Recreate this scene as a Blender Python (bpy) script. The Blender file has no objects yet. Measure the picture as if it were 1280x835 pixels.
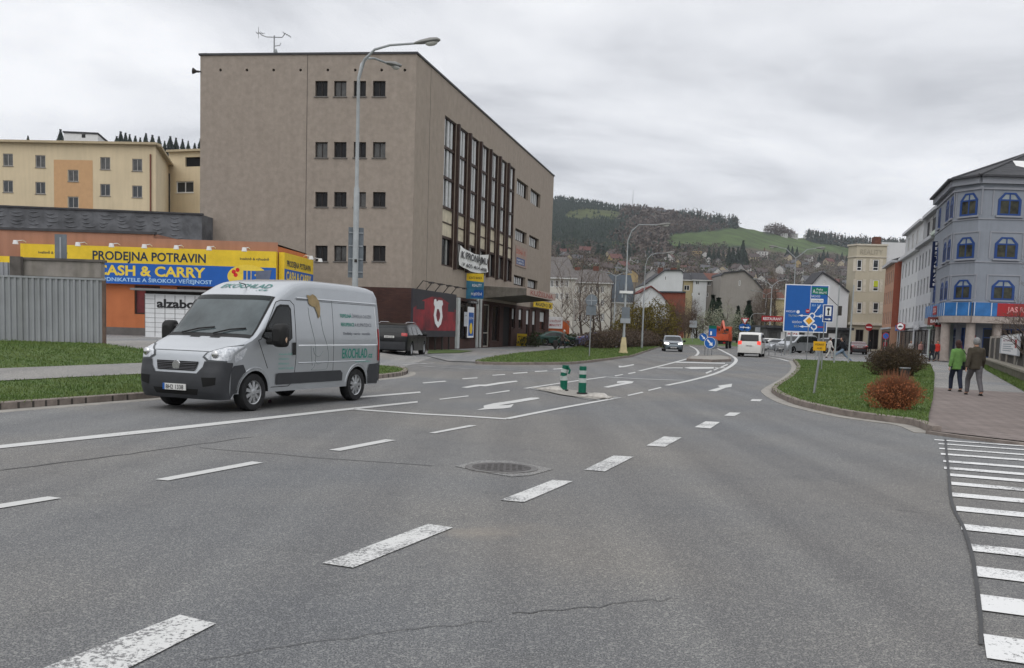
import bpy, bmesh, math, random
from mathutils import Vector, Matrix, noise
from mathutils.geometry import delaunay_2d_cdt
random.seed(7)
R = math.radians
scene = bpy.context.scene
COL = scene.collection

# ------------------------------------------------------------------ camera
F, CX, CY, HOR, ROLL, CAMH = 1200.0, 640.0, 520.0, 411.0, 0.032, 1.6
PITCH = math.atan((CY-HOR)/F)
cam = bpy.data.cameras.new('camera'); camo = bpy.data.objects.new('camera', cam); COL.objects.link(camo)
cam.sensor_width = 36; cam.lens = F/1280*36; cam.shift_y = (CY-417.5)/1280
cam.clip_start = .1; cam.clip_end = 12000
CM = Matrix.Rotation(math.pi/2-PITCH, 3, 'X') @ Matrix.Rotation(ROLL, 3, 'Z')
camo.matrix_world = Matrix.Translation((0,0,CAMH)) @ CM.to_4x4()
scene.camera = camo

# ------------------------------------------------------------------ world: nishita sky seen through a closed cloud cover
SUN_EL, SUN_ROT = R(48), R(200)
w = bpy.data.worlds.new('World'); scene.world = w; w.use_nodes = True
nt = w.node_tree; N = nt.nodes; L = nt.links; N.clear()
out = N.new('ShaderNodeOutputWorld'); bg = N.new('ShaderNodeBackground'); bg.inputs[1].default_value = 0.1
sky = N.new('ShaderNodeTexSky'); sky.sky_type = 'NISHITA'; sky.sun_disc = False
sky.sun_elevation = SUN_EL; sky.sun_rotation = SUN_ROT
tc = N.new('ShaderNodeTexCoord'); sep = N.new('ShaderNodeSeparateXYZ'); L.new(tc.outputs['Generated'], sep.inputs[0])
# project the direction on a flat cloud layer so clouds get flatter to the horizon
mx = N.new('ShaderNodeMath'); mx.operation = 'ADD'; mx.inputs[1].default_value = 0.16
ab = N.new('ShaderNodeMath'); ab.operation = 'ABSOLUTE'; L.new(sep.outputs[2], ab.inputs[0]); L.new(ab.outputs[0], mx.inputs[0])
dv = N.new('ShaderNodeVectorMath'); dv.operation = 'DIVIDE'; cmb = N.new('ShaderNodeCombineXYZ')
for i in range(3): L.new(mx.outputs[0], cmb.inputs[i])
L.new(tc.outputs['Generated'], dv.inputs[0]); L.new(cmb.outputs[0], dv.inputs[1])
mp = N.new('ShaderNodeMapping'); mp.inputs['Location'].default_value = (3.2,1.1,0); mp.inputs['Scale'].default_value = (.75,1.0,.2); L.new(dv.outputs[0], mp.inputs[0])
n1 = N.new('ShaderNodeTexNoise'); n1.inputs['Scale'].default_value = .85; n1.inputs['Detail'].default_value = 8; n1.inputs['Roughness'].default_value = .56; n1.inputs['Distortion'].default_value = .35
L.new(mp.outputs[0], n1.inputs[0])
cr = N.new('ShaderNodeValToRGB'); e = cr.color_ramp.elements
e[0].position = .34; e[0].color = (.42,.43,.455,1); e[1].position = .60; e[1].color = (.88,.885,.90,1)
e2 = cr.color_ramp.elements.new(.46); e2.color = (.67,.68,.705,1)
L.new(n1.outputs[0], cr.inputs[0])
# zenith brighter than horizon as under real overcast
zr = N.new('ShaderNodeMapRange'); zr.inputs['From Min'].default_value = .34; zr.inputs['From Max'].default_value = 1; zr.inputs['To Min'].default_value = 12.6; zr.inputs['To Max'].default_value = 21
L.new(ab.outputs[0], zr.inputs[0])
sc = N.new('ShaderNodeVectorMath'); sc.operation = 'SCALE'; L.new(cr.outputs[0], sc.inputs[0]); L.new(zr.outputs[0], sc.inputs['Scale'])
mix = N.new('ShaderNodeMix'); mix.data_type = 'RGBA'; mix.inputs[0].default_value = .94
L.new(sky.outputs[0], mix.inputs[6]); L.new(sc.outputs[0], mix.inputs[7]); L.new(mix.outputs[2], bg.inputs[0]); L.new(bg.outputs[0], out.inputs[0])
# ------------------------------------------------------------------ sun, veiled by cloud
sl = bpy.data.lights.new('sun', 'SUN'); sl.energy = .9; sl.angle = R(55); sl.color = (1,.97,.93)
so = bpy.data.objects.new('sun', sl); COL.objects.link(so); so.rotation_euler = (R(42), 0, R(-20))
so.location = (0,0,60)
scene.view_settings.view_transform = 'Standard'; scene.view_settings.look = 'None'
scene.view_settings.exposure = 0; scene.view_settings.gamma = 1
scene.render.engine = 'CYCLES'

# ------------------------------------------------------------------ helpers
def ray(px, py): return (CM @ Vector(((px-CX)/F, -(py-CY)/F, -1))).normalized()
def G(px, py, z=0.0):                       # point of the level z under a line of sight: used to survey the plan from the photo
    d = ray(px,py); t = (z-CAMH)/d.z; return Vector((d.x*t, d.y*t, z))
def AtY(px, py, Y):
    d = ray(px,py); t = Y/d.y; return Vector((d.x*t, Y, CAMH+d.z*t))
def XatY(px, Y):
    return AtY(px, HOR+ROLL*(px-CX), Y).x
def SS(a,b,x):
    t = max(0,min(1,(x-a)/(b-a))); return t*t*(3-2*t)

MATS = {}
def M(name, col, rough=.85, metal=0, var=.12, scale=2.5, bump=0, bscale=60, spec=.3, col2=None, coat=0, emis=None, streak=0, trans=0, hsv=None):
    if name in MATS: return MATS[name]
    m = bpy.data.materials.new(name); m.use_nodes = True; MATS[name] = m
    t = m.node_tree; b = t.nodes['Principled BSDF']; n = t.nodes; l = t.links
    b.inputs['Roughness'].default_value = rough; b.inputs['Metallic'].default_value = metal
    b.inputs['Specular IOR Level'].default_value = spec; b.inputs['Coat Weight'].default_value = coat
    b.inputs['Coat Roughness'].default_value = .06
    c = n.new('ShaderNodeTexCoord'); nz = n.new('ShaderNodeTexNoise'); nz.inputs['Scale'].default_value = scale; nz.inputs['Detail'].default_value = 6; nz.inputs['Roughness'].default_value=.6
    l.new(c.outputs['Object'], nz.inputs[0])
    mxx = n.new('ShaderNodeMix'); mxx.data_type = 'RGBA'
    if col2 is None: a = [x*(1-var) for x in col]; bb = [min(1,x*(1+var)) for x in col]
    else: a, bb = col, col2
    mxx.inputs[6].default_value = (*a[:3],1); mxx.inputs[7].default_value = (*bb[:3],1)
    mr = n.new('ShaderNodeMapRange'); mr.inputs[1].default_value=.32; mr.inputs[2].default_value=.68
    l.new(nz.outputs[0], mr.inputs[0]); l.new(mr.outputs[0], mxx.inputs[0])
    last = mxx.outputs[2]
    if streak:                                  # rain streaks: noise stretched downwards
        mpp = n.new('ShaderNodeMapping'); mpp.inputs['Scale'].default_value = (1.6,1.6,.12); l.new(c.outputs['Object'], mpp.inputs[0])
        ns = n.new('ShaderNodeTexNoise'); ns.inputs['Scale'].default_value = 2; ns.inputs['Detail'].default_value = 5; l.new(mpp.outputs[0], ns.inputs[0])
        m2 = n.new('ShaderNodeMix'); m2.data_type='RGBA'; m2.blend_type='MULTIPLY'; m2.inputs[7].default_value=(1-streak,1-streak,1-streak*1.1,1)
        r2 = n.new('ShaderNodeMapRange'); r2.inputs[1].default_value=.42; r2.inputs[2].default_value=.72
        l.new(ns.outputs[0], r2.inputs[0]); l.new(r2.outputs[0], m2.inputs[0]); l.new(last, m2.inputs[6]); last = m2.outputs[2]
    l.new(last, b.inputs['Base Color'])
    if bump:
        nb = n.new('ShaderNodeTexNoise'); nb.inputs['Scale'].default_value = bscale; nb.inputs['Detail'].default_value = 3; l.new(c.outputs['Object'], nb.inputs[0])
        bp = n.new('ShaderNodeBump'); bp.inputs['Strength'].default_value = bump; bp.inputs['Distance'].default_value = .02
        l.new(nb.outputs[0], bp.inputs['Height']); l.new(bp.outputs[0], b.inputs['Normal'])
    if emis: b.inputs['Emission Color'].default_value = (*emis[0],1); b.inputs['Emission Strength'].default_value = emis[1]
    if trans: b.inputs['Transmission Weight'].default_value = trans
    return m

def brick_mat(name, c1, c2, mortar, w=.25, h=.075, horiz=False, rough=.85):
    if name in MATS: return MATS[name]
    m = bpy.data.materials.new(name); m.use_nodes = True; MATS[name]=m
    t = m.node_tree; b = t.nodes['Principled BSDF']; n=t.nodes; l=t.links; b.inputs['Roughness'].default_value=rough; b.inputs['Specular IOR Level'].default_value=.25
    c = n.new('ShaderNodeTexCoord'); br = n.new('ShaderNodeTexBrick')
    if horiz:
        mp = n.new('ShaderNodeMapping'); mp.inputs['Rotation'].default_value=(0,0,horiz); l.new(c.outputs['Object'], mp.inputs[0]); l.new(mp.outputs[0], br.inputs[0])
    else:
        s = n.new('ShaderNodeSeparateXYZ'); l.new(c.outputs['Object'], s.inputs[0])
        ad = n.new('ShaderNodeMath'); ad.operation='ADD'; l.new(s.outputs[0],ad.inputs[0]); l.new(s.outputs[1],ad.inputs[1])
        cb = n.new('ShaderNodeCombineXYZ'); l.new(ad.outputs[0],cb.inputs[0]); l.new(s.outputs[2],cb.inputs[1]); l.new(cb.outputs[0], br.inputs[0])
    br.inputs['Scale'].default_value=1; br.inputs['Brick Width'].default_value=w; br.inputs['Row Height'].default_value=h; br.inputs['Mortar Size'].default_value=h*.08
    br.inputs['Color1'].default_value=(*c1,1); br.inputs['Color2'].default_value=(*c2,1); br.inputs['Mortar'].default_value=(*mortar,1)
    nz = n.new('ShaderNodeTexNoise'); nz.inputs['Scale'].default_value=1.3; nz.inputs['Detail'].default_value=6; l.new(c.outputs['Object'], nz.inputs[0])
    mx = n.new('ShaderNodeMix'); mx.data_type='RGBA'; mx.blend_type='MULTIPLY'; mx.inputs[0].default_value=.45
    l.new(br.outputs[0], mx.inputs[6]); rr = n.new('ShaderNodeValToRGB'); rr.color_ramp.elements[0].position=.3; rr.color_ramp.elements[0].color=(.5,.5,.5,1); rr.color_ramp.elements[1].position=.7
    l.new(nz.outputs[0], rr.inputs[0]); l.new(rr.outputs[0], mx.inputs[7]); l.new(mx.outputs[2], b.inputs['Base Color'])
    bp = n.new('ShaderNodeBump'); bp.inputs['Strength'].default_value=.4; bp.inputs['Distance'].default_value=.005; bp.invert=True
    l.new(br.outputs['Fac'], bp.inputs['Height']); l.new(bp.outputs[0], b.inputs['Normal'])
    return m

USED = {}
def tag(o, label=None, cat=None, group=None, kind=None):
    if label: o['label'] = label
    if cat: o['category'] = cat
    if group: o['group'] = group
    if kind: o['kind'] = kind
    return o
def thing(name, label, cat, loc=(0,0,0), rz=0, group=None):
    o = bpy.data.objects.new(name, None); COL.objects.link(o); o.location = loc; o.rotation_euler = (0,0,rz)
    o.empty_display_size = .3
    return tag(o, label, cat, group)
def rootmat(o):
    m = Matrix.Translation(o.location) @ o.rotation_euler.to_matrix().to_4x4()
    return rootmat(o.parent) @ m if o.parent else m

class MB:
    def __init__(s): s.v=[]; s.f=[]; s.m=[]; s.mats=[]
    def mi(s, mat):
        if mat is None: return 0
        if mat not in s.mats: s.mats.append(mat)
        return s.mats.index(mat)
    def add(s, vs, fs, mat=None):
        k=len(s.v); s.v += [tuple(v) for v in vs]; s.f += [tuple(i+k for i in f) for f in fs]; s.m += [s.mi(mat)]*len(fs); return s
    def box(s, x0,x1,y0,y1,z0,z1, T=None, mat=None):
        vs=[Vector(p) for p in ((x0,y0,z0),(x1,y0,z0),(x1,y1,z0),(x0,y1,z0),(x0,y0,z1),(x1,y0,z1),(x1,y1,z1),(x0,y1,z1))]
        if T: vs=[T@v for v in vs]
        return s.add(vs, [(0,3,2,1),(4,5,6,7),(0,1,5,4),(1,2,6,5),(2,3,7,6),(3,0,4,7)], mat)
    def quad(s,a,b,c,d,mat=None): return s.add([a,b,c,d],[(0,1,2,3)],mat)
    def tube(s, path, r, n=8, cap=True, mat=None, sq=1.0):
        path=[Vector(p) for p in path]; rs = r if isinstance(r,(list,tuple)) else [r]*len(path)
        up=None; rings=[]
        for i,p in enumerate(path):
            d=(path[min(i+1,len(path)-1)]-path[max(i-1,0)])
            if d.length<1e-9: d=Vector((0,0,1))
            d.normalize()
            if up is None:
                up = Vector((0,0,1)) if abs(d.z)<.9 else Vector((0,1,0))
            a = d.cross(up)
            if a.length<1e-6: a=d.orthogonal()
            a.normalize(); b=a.cross(d).normalized(); up=b
            rings.append([p+(a*math.cos(2*math.pi*k/n)+b*math.sin(2*math.pi*k/n)*sq)*rs[i] for k in range(n)])
        vs=[q for rg in rings for q in rg]; fs=[]
        for i in range(len(path)-1):
            for k in range(n):
                fs.append((i*n+k,i*n+(k+1)%n,(i+1)*n+(k+1)%n,(i+1)*n+k))
        if cap: fs.append(tuple(range(n))[::-1]); fs.append(tuple((len(path)-1)*n+k for k in range(n)))
        return s.add(vs,fs,mat)
    def cyl(s, p0,p1,r0,r1=None,n=16,mat=None): return s.tube([p0,p1],[r0,r0 if r1 is None else r1],n,True,mat)
    def prism(s, poly, z0, z1, T=None, mat=None):        # poly in xy
        n=len(poly); vs=[Vector((p[0],p[1],z0)) for p in poly]+[Vector((p[0],p[1],z1)) for p in poly]
        if T: vs=[T@v for v in vs]
        fs=[tuple(range(n))[::-1],tuple(range(n,2*n))]+[(i,(i+1)%n,n+(i+1)%n,n+i) for i in range(n)]
        return s.add(vs,fs,mat)
    def ball(s, c, r, n=10, sc=(1,1,1), mat=None, jit=0, rng=random):
        vs=[];fs=[];h=n//2
        for i in range(h+1):
            th=math.pi*i/h
            for k in range(n):
                ph=2*math.pi*k/n; q=1+(rng.uniform(-jit,jit) if jit else 0)
                vs.append((c[0]+r*sc[0]*q*math.sin(th)*math.cos(ph),c[1]+r*sc[1]*q*math.sin(th)*math.sin(ph),c[2]+r*sc[2]*q*math.cos(th)))
        for i in range(h):
            for k in range(n): fs.append((i*n+k,(i+1)*n+k,(i+1)*n+(k+1)%n,i*n+(k+1)%n))
        return s.add(vs,fs,mat)
    def build(s, name, mat=None, parent=None, world=False, smooth=False, bevel=0, weld=False):
        me=bpy.data.meshes.new(name)
        vs=s.v
        if parent is not None and world:
            inv=rootmat(parent).inverted(); vs=[tuple(inv@Vector(v)) for v in vs]
        me.from_pydata(vs,[],s.f); me.validate(verbose=False)
        if s.mats:
            for m in s.mats: me.materials.append(m)
            if len(me.polygons)==len(s.m): me.polygons.foreach_set('material_index', s.m)
        elif mat: me.materials.append(mat)
        if weld or bevel:
            bm=bmesh.new(); bm.from_mesh(me); bmesh.ops.remove_doubles(bm,verts=bm.verts,dist=.0005)
            bmesh.ops.recalc_face_normals(bm,faces=bm.faces); bm.to_mesh(me); bm.free()
        if smooth:
            me.polygons.foreach_set('use_smooth',[True]*len(me.polygons))
            try: me.set_sharp_from_angle(angle=R(40))
            except Exception: pass
        me.update()
        o=bpy.data.objects.new(name,me); COL.objects.link(o)
        if parent is not None: o.parent=parent
        if bevel:
            b=o.modifiers.new('bevel','BEVEL'); b.width=bevel; b.segments=2; b.limit_method='ANGLE'; b.angle_limit=R(40)
        return o
def MT(*a): m=MB(); return m

def dup(o, parent=None, label=None, loc=None, rz=None):
    c=o.copy(); COL.objects.link(c)
    if parent is not None: c.parent=parent
    for ch in list(o.children): dup(ch, c)
    if label: c['label']=label
    if loc is not None: c.location=loc
    if rz is not None: c.rotation_euler=(0,0,rz)
    return c

def pinp(x,y,poly):
    c=False; n=len(poly); j=n-1
    for i in range(n):
        xi,yi=poly[i][0],poly[i][1]; xj,yj=poly[j][0],poly[j][1]
        if (yi>y)!=(yj>y) and x<(xj-xi)*(y-yi)/(yj-yi)+xi: c=not c
        j=i
    return c
def tri(outer, holes=(), step=None, extra=()):
    vs=[]; es=[]
    for lp in [outer]+list(holes)+list(extra):
        k=len(vs); vs+=[Vector((p[0],p[1])) for p in lp]; es+=[(k+i,k+(i+1)%len(lp)) for i in range(len(lp))]
    if step:
        x0=min(p[0] for p in outer);x1=max(p[0] for p in outer);y0=min(p[1] for p in outer);y1=max(p[1] for p in outer)
        nx=int((x1-x0)/step);ny=int((y1-y0)/step)
        for i in range(1,nx+1):
            for j in range(1,ny+1):
                x=x0+i*step-.31*step+(j%2)*.4*step; y=y0+j*step-.27*step
                if pinp(x,y,outer) and not any(pinp(x,y,h) for h in holes): vs.append(Vector((x,y)))
    r=delaunay_2d_cdt(vs,es,[],0,1e-5)
    V,Fc=r[0],r[2]; out=[]
    for f in Fc:
        cx=sum(V[i].x for i in f)/3; cy=sum(V[i].y for i in f)/3
        if pinp(cx,cy,outer) and not any(pinp(cx,cy,h) for h in holes):
            a,b,c=(V[i] for i in f)
            if (b-a).cross(c-a)<0: f=f[::-1]
            out.append(tuple(f))
    return V,out
def sheet(name, poly, mat, z=0.0, zf=None, step=None, holes=(), kind='structure', skirt=None, label=None):
    V,T=tri(poly,holes,step)
    mb=MB(); mb.add([(v.x,v.y,z+(zf(v.x,v.y) if zf else 0)) for v in V],T)
    o=mb.build(name,mat)
    o['kind']=kind
    return o
def resample(poly, d, closed=True):
    out=[]; n=len(poly)
    for i in range(n if closed else n-1):
        a=Vector(poly[i][:2]); b=Vector(poly[(i+1)%n][:2]); k=max(1,int((b-a).length/d))
        out+=[a+(b-a)*j/k for j in range(k)]
    if not closed: out.append(Vector(poly[-1][:2]))
    return out
def spline(pts, k=6, closed=False):
    P=[Vector((p[0],p[1])) for p in pts]; out=[]; n=len(P)
    for i in range(n if closed else n-1):
        p1,p2=P[i],P[(i+1)%n]
        p0=P[i-1] if (closed or i>0) else p1*2-p2
        p3=P[(i+2)%n] if (closed or i+2<n) else p2*2-p1
        for j in range(k):
            t=j/k; out.append(.5*((2*p1)+(p2-p0)*t+(2*p0-5*p1+4*p2-p3)*t*t+(-p0+3*p1-3*p2+p3)*t**3))
    if not closed: out.append(P[-1])
    return out

FONT=bpy.data.fonts.load('<builtin>') if False else None
def text(s, name, mat, parent, T, h=.3, w=None, bold=0, th=.004, align='LEFT'):
    """lettering mesh: baseline origin, x right, y up in the local frame T (4x4, relative to parent)"""
    cu=bpy.data.curves.new('t','FONT'); cu.body=s; cu.size=1; cu.offset=bold; cu.extrude=0; cu.resolution_u=3
    o=bpy.data.objects.new('t',cu); COL.objects.link(o)
    me=bpy.data.meshes.new_from_object(o); bpy.data.objects.remove(o); bpy.data.curves.remove(cu)
    xs=[v.co.x for v in me.vertices]; ys=[v.co.y for v in me.vertices]
    if not xs: return None
    x0,x1,y0,y1=min(xs),max(xs),min(ys),max(ys)
    sy=h/ .73; sx=sy if w is None else w/(x1-x0)
    off={'LEFT':-x0,'CENTER':-(x0+x1)/2,'RIGHT':-x1}[align]
    for v in me.vertices: v.co=T@Vector(((v.co.x+off)*sx,v.co.y*sy,th))
    me.name=name; me.materials.clear(); me.materials.append(mat)
    ob=bpy.data.objects.new(name,me); COL.objects.link(ob)
    if parent is not None: ob.parent=parent
    return ob
def frame(origin, xdir, up=(0,0,1)):
    x=Vector(xdir).normalized(); z=Vector(up).normalized(); n=x.cross(z).normalized(); z=n.cross(x)*-1 if False else z
    m=Matrix.Identity(4)
    for i in range(3): m[i][0]=x[i]; m[i][1]=z[i]; m[i][2]=n[i]; m[i][3]=origin[i]
    return m
# ------------------------------------------------------------------ ground materials
def asphalt(name, base, wear=True, rough=.8):
    m=bpy.data.materials.new(name); m.use_nodes=True; MATS[name]=m; t=m.node_tree; n=t.nodes; l=t.links; b=n['Principled BSDF']
    b.inputs['Roughness'].default_value=rough; b.inputs['Specular IOR Level'].default_value=.35
    c=n.new('ShaderNodeTexCoord')
    # chippings
    v=n.new('ShaderNodeTexNoise'); v.inputs['Scale'].default_value=110; v.inputs['Detail'].default_value=2; v.inputs['Roughness'].default_value=.8; l.new(c.outputs['Object'],v.inputs[0])
    r1=n.new('ShaderNodeValToRGB'); e=r1.color_ramp.elements; e[0].position=.34; e[0].color=(base*.34,base*.35,base*.36,1); e[1].position=.72; e[1].color=(base*3.0,base*2.95,base*2.85,1)
    em=e.new(.5); em.color=(base,base,base*1.02,1); l.new(v.outputs[0],r1.inputs[0])
    # pale chippings polished out of the binder
    ch=n.new('ShaderNodeTexVoronoi'); ch.inputs['Scale'].default_value=85; l.new(c.outputs['Object'],ch.inputs[0])
    sh_=n.new('ShaderNodeSeparateColor'); l.new(ch.outputs['Color'],sh_.inputs[0])
    cm_=n.new('ShaderNodeMapRange'); cm_.inputs[1].default_value=.72; cm_.inputs[2].default_value=.95; cm_.inputs[4].default_value=.75; l.new(sh_.outputs[0],cm_.inputs[0])
    cx_=n.new('ShaderNodeMix'); cx_.data_type='RGBA'; cx_.inputs[7].default_value=(base*2.5,base*2.45,base*2.3,1); l.new(cm_.outputs[0],cx_.inputs[0]); l.new(r1.outputs[0],cx_.inputs[6])
    # broad wear, tyre lanes, dust
    g=n.new('ShaderNodeTexNoise'); g.inputs['Scale'].default_value=.22; g.inputs['Detail'].default_value=8; g.inputs['Roughness'].default_value=.62; l.new(c.outputs['Object'],g.inputs[0])
    r2=n.new('ShaderNodeValToRGB'); q=r2.color_ramp.elements; q[0].position=.3; q[0].color=(.84,.845,.86,1); q[1].position=.7; q[1].color=(1.12,1.11,1.08,1); l.new(g.outputs[0],r2.inputs[0])
    mx=n.new('ShaderNodeMix'); mx.data_type='RGBA'; mx.blend_type='MULTIPLY'; mx.inputs[0].default_value=1; l.new(cx_.outputs[2],mx.inputs[6]); l.new(r2.outputs[0],mx.inputs[7])
    # long streaks along the driving direction
    mp=n.new('ShaderNodeMapping'); mp.inputs['Rotation'].default_value=(0,0,R(20)); mp.inputs['Scale'].default_value=(1.3,.06,1); l.new(c.outputs['Object'],mp.inputs[0])
    s=n.new('ShaderNodeTexNoise'); s.inputs['Scale'].default_value=1; s.inputs['Detail'].default_value=4; l.new(mp.outputs[0],s.inputs[0])
    r3=n.new('ShaderNodeValToRGB'); q=r3.color_ramp.elements; q[0].position=.36; q[0].color=(.86,.86,.87,1); q[1].position=.66; q[1].color=(1.1,1.1,1.09,1); l.new(s.outputs[0],r3.inputs[0])
    m2=n.new('ShaderNodeMix'); m2.data_type='RGBA'; m2.blend_type='MULTIPLY'; m2.inputs[0].default_value=1; l.new(mx.outputs[2],m2.inputs[6]); l.new(r3.outputs[0],m2.inputs[7])
    # worn patches where the dark binder lies bare
    m3=n.new('ShaderNodeMix'); m3.data_type='RGBA'; m3.blend_type='MULTIPLY'
    g2=n.new('ShaderNodeTexNoise'); g2.inputs['Scale'].default_value=1.7; g2.inputs['Detail'].default_value=9; g2.inputs['Roughness'].default_value=.7; l.new(c.outputs['Object'],g2.inputs[0])
    r4=n.new('ShaderNodeMapRange'); r4.inputs[1].default_value=.55; r4.inputs[2].default_value=.75; l.new(g2.outputs[0],r4.inputs[0]); l.new(r4.outputs[0],m3.inputs[0])
    m3.inputs[7].default_value=(.8,.8,.8,1); l.new(m2.outputs[2],m3.inputs[6])
    # warm and cool areas of old surfacing, and a smear of spilled sand
    g3=n.new('ShaderNodeTexNoise'); g3.inputs['Scale'].default_value=.11; g3.inputs['Detail'].default_value=3; l.new(c.outputs['Object'],g3.inputs[0])
    r5=n.new('ShaderNodeValToRGB'); q=r5.color_ramp.elements; q[0].position=.40; q[0].color=(.97,1.0,1.03,1); q[1].position=.58; q[1].color=(1.03,1.0,.96,1); l.new(g3.outputs[0],r5.inputs[0])
    m4=n.new('ShaderNodeMix'); m4.data_type='RGBA'; m4.blend_type='MULTIPLY'; m4.inputs[0].default_value=1; l.new(m3.outputs[2],m4.inputs[6]); l.new(r5.outputs[0],m4.inputs[7])
    last=m4.outputs[2]
    if name=='road_asphalt':
        for (px,py,sx_,sy_,amt) in ((600,667,.42,.30,.5),(640,660,.6,.35,.2),(700,690,1.4,1.1,.12)):
            pt=G(px,py); mpp=n.new('ShaderNodeVectorMath'); mpp.operation='SUBTRACT'; mpp.inputs[1].default_value=(pt.x,pt.y,0); l.new(c.outputs['Object'],mpp.inputs[0])
            ms_=n.new('ShaderNodeVectorMath'); ms_.operation='DIVIDE'; ms_.inputs[1].default_value=(sx_,sy_,1); l.new(mpp.outputs[0],ms_.inputs[0])
            ln_=n.new('ShaderNodeVectorMath'); ln_.operation='LENGTH'; l.new(ms_.outputs[0],ln_.inputs[0])
            ma=n.new('ShaderNodeMath'); ma.operation='MULTIPLY_ADD'; ma.inputs[1].default_value=1.6; l.new(g2.outputs[0],ma.inputs[0]); l.new(ln_.outputs['Value'],ma.inputs[2])
            mr_=n.new('ShaderNodeMapRange'); mr_.inputs[1].default_value=1.75; mr_.inputs[2].default_value=.75; mr_.inputs[3].default_value=0; mr_.inputs[4].default_value=amt; l.new(ma.outputs[0],mr_.inputs[0])
            mm=n.new('ShaderNodeMix'); mm.data_type='RGBA'; l.new(mr_.outputs[0],mm.inputs[0]); l.new(last,mm.inputs[6]); mm.inputs[7].default_value=(.27,.235,.19,1); last=mm.outputs[2]
    l.new(last,b.inputs['Base Color'])
    bp=n.new('ShaderNodeBump'); bp.inputs['Strength'].default_value=.25; bp.inputs['Distance'].default_value=.004; l.new(v.outputs[0],bp.inputs['Height']); l.new(bp.outputs[0],b.inputs['Normal'])
    return m
ASPH=asphalt('road_asphalt',.112)
ASPH2=asphalt('path_asphalt',.165)
PAVE=asphalt('pavement_grit',.155)
def paint_mat(name, worn, col=(.50,.50,.485)):
    m=bpy.data.materials.new(name); m.use_nodes=True; MATS[name]=m; t=m.node_tree; n=t.nodes; l=t.links; b=n['Principled BSDF']; b.inputs['Roughness'].default_value=.6
    c=n.new('ShaderNodeTexCoord'); v=n.new('ShaderNodeTexNoise'); v.inputs['Scale'].default_value=38; v.inputs['Detail'].default_value=4; v.inputs['Roughness'].default_value=.8; l.new(c.outputs['Object'],v.inputs[0])
    g=n.new('ShaderNodeTexNoise'); g.inputs['Scale'].default_value=2.2; g.inputs['Detail'].default_value=3; l.new(c.outputs['Object'],g.inputs[0])
    ad=n.new('ShaderNodeMath'); ad.operation='MULTIPLY_ADD'; ad.inputs[1].default_value=.5; l.new(g.outputs[0],ad.inputs[0]); l.new(v.outputs[0],ad.inputs[2])
    r=n.new('ShaderNodeMapRange'); r.inputs[1].default_value=.66+worn; r.inputs[2].default_value=.72+worn; l.new(ad.outputs[0],r.inputs[0])
    mx=n.new('ShaderNodeMix'); mx.data_type='RGBA'; mx.inputs[6].default_value=(.14,.14,.14,1); mx.inputs[7].default_value=(*col,1); 
    l.new(r.outputs[0],mx.inputs[0]); l.new(mx.outputs[2],b.inputs['Base Color']); return m
P_NEW=paint_mat('fresh_road_paint',-.09); P_WORN=paint_mat('worn_road_paint',-.07); P_DOT=paint_mat('profiled_road_paint',.01,(.56,.56,.545)); P_FADE=paint_mat('faded_road_paint',.03,(.4,.4,.39)); P_ZEB=paint_mat('zebra_paint',-.03,(.66,.66,.65))
KERB=M('kerb_stone',(.20,.17,.15),.9,var=.25,scale=5,bump=.4,bscale=30)
KERBL=M('kerb_gutter',(.27,.255,.23),.9,var=.2,scale=3,bump=.3)
GRASSB=M('grass_soil',(.05,.085,.02),.95,col2=(.09,.13,.04),scale=2.5,bump=.6,bscale=20)
CONC=M('concrete',(.26,.24,.215),.9,var=.25,scale=1.5,bump=.3,bscale=15,streak=.25)

# ------------------------------------------------------------------ plan
KA=G(0,513); KB=G(507,469)
kd=(KB-KA).normalized(); kn=Vector((-kd.y,kd.x,0))
def zt(x,y):                                 # the left bank and the yard behind it stand a little higher than the road
    d=(Vector((x,y,0))-KA).dot(kn)
    return .62*SS(0.3,9,d)*SS(-4.5,-12,x)
def Gt(px,py,off=0):
    z=0
    for _ in range(25):
        p=G(px,py,z+off); z=z*.5+.5*zt(p.x,p.y)
    return G(px,py,z+off)
ASP_REG=None
# land: one sheet to the horizon
LAND=M('valley_ground',(.07,.075,.04),.95,col2=(.10,.09,.06),scale=.02)
sheet('ground',[(-3000,-300),(3000,-300),(3000,4500),(-3000,4500)],LAND,z=-.06)
sheet('road',[(-90,-12),(75,-12),(75,60),(90,240),(-60,240),(-90,60)],ASPH,z=0)
# side street / yard on the left
yard=[(-70,20),(-9,20),(-4.6,29.5),(-4.2,34),(-4.2,62),(-7,80),(-70,80)]
sheet('side_street',yard,ASPH2,z=.004,zf=zt,step=1.5)

def strip(name, pts, wid, z0, z1, mat, side=1, zf=None, closed=False, chunk=None):
    """kerb: cross-section swept along pts; lies on the `side` of the line"""
    P=[Vector((p[0],p[1],0)) for p in pts]; mb=MB(); rows=[]
    n=len(P)
    for i,p in enumerate(P):
        a=P[(i-1)%n] if (closed or i>0) else P[i]; b=P[(i+1)%n] if (closed or i<n-1) else P[i]
        d=(b-a).normalized(); nn=Vector((-d.y,d.x,0))*side
        h=zf(p.x,p.y) if zf else 0
        rows.append([p+Vector((0,0,z0+h)),p+Vector((0,0,z1+h-.012)),p+nn*.015+Vector((0,0,z1+h)),p+nn*wid+Vector((0,0,z1+h)),p+nn*wid+Vector((0,0,z0+h))])
    vs=[q for r in rows for q in r]; fs=[]
    for i in range(n if closed else n-1):
        for k in range(4):
            j=(i+1)%n; fs.append((i*5+k,j*5+k,j*5+k+1,i*5+k+1))
    if not closed: fs+=[(0,1,2,3,4),tuple((n-1)*5+k for k in (4,3,2,1,0))]
    mb.add(vs,fs); o=mb.build(name,mat,weld=True); o['kind']='structure'; return o

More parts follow.
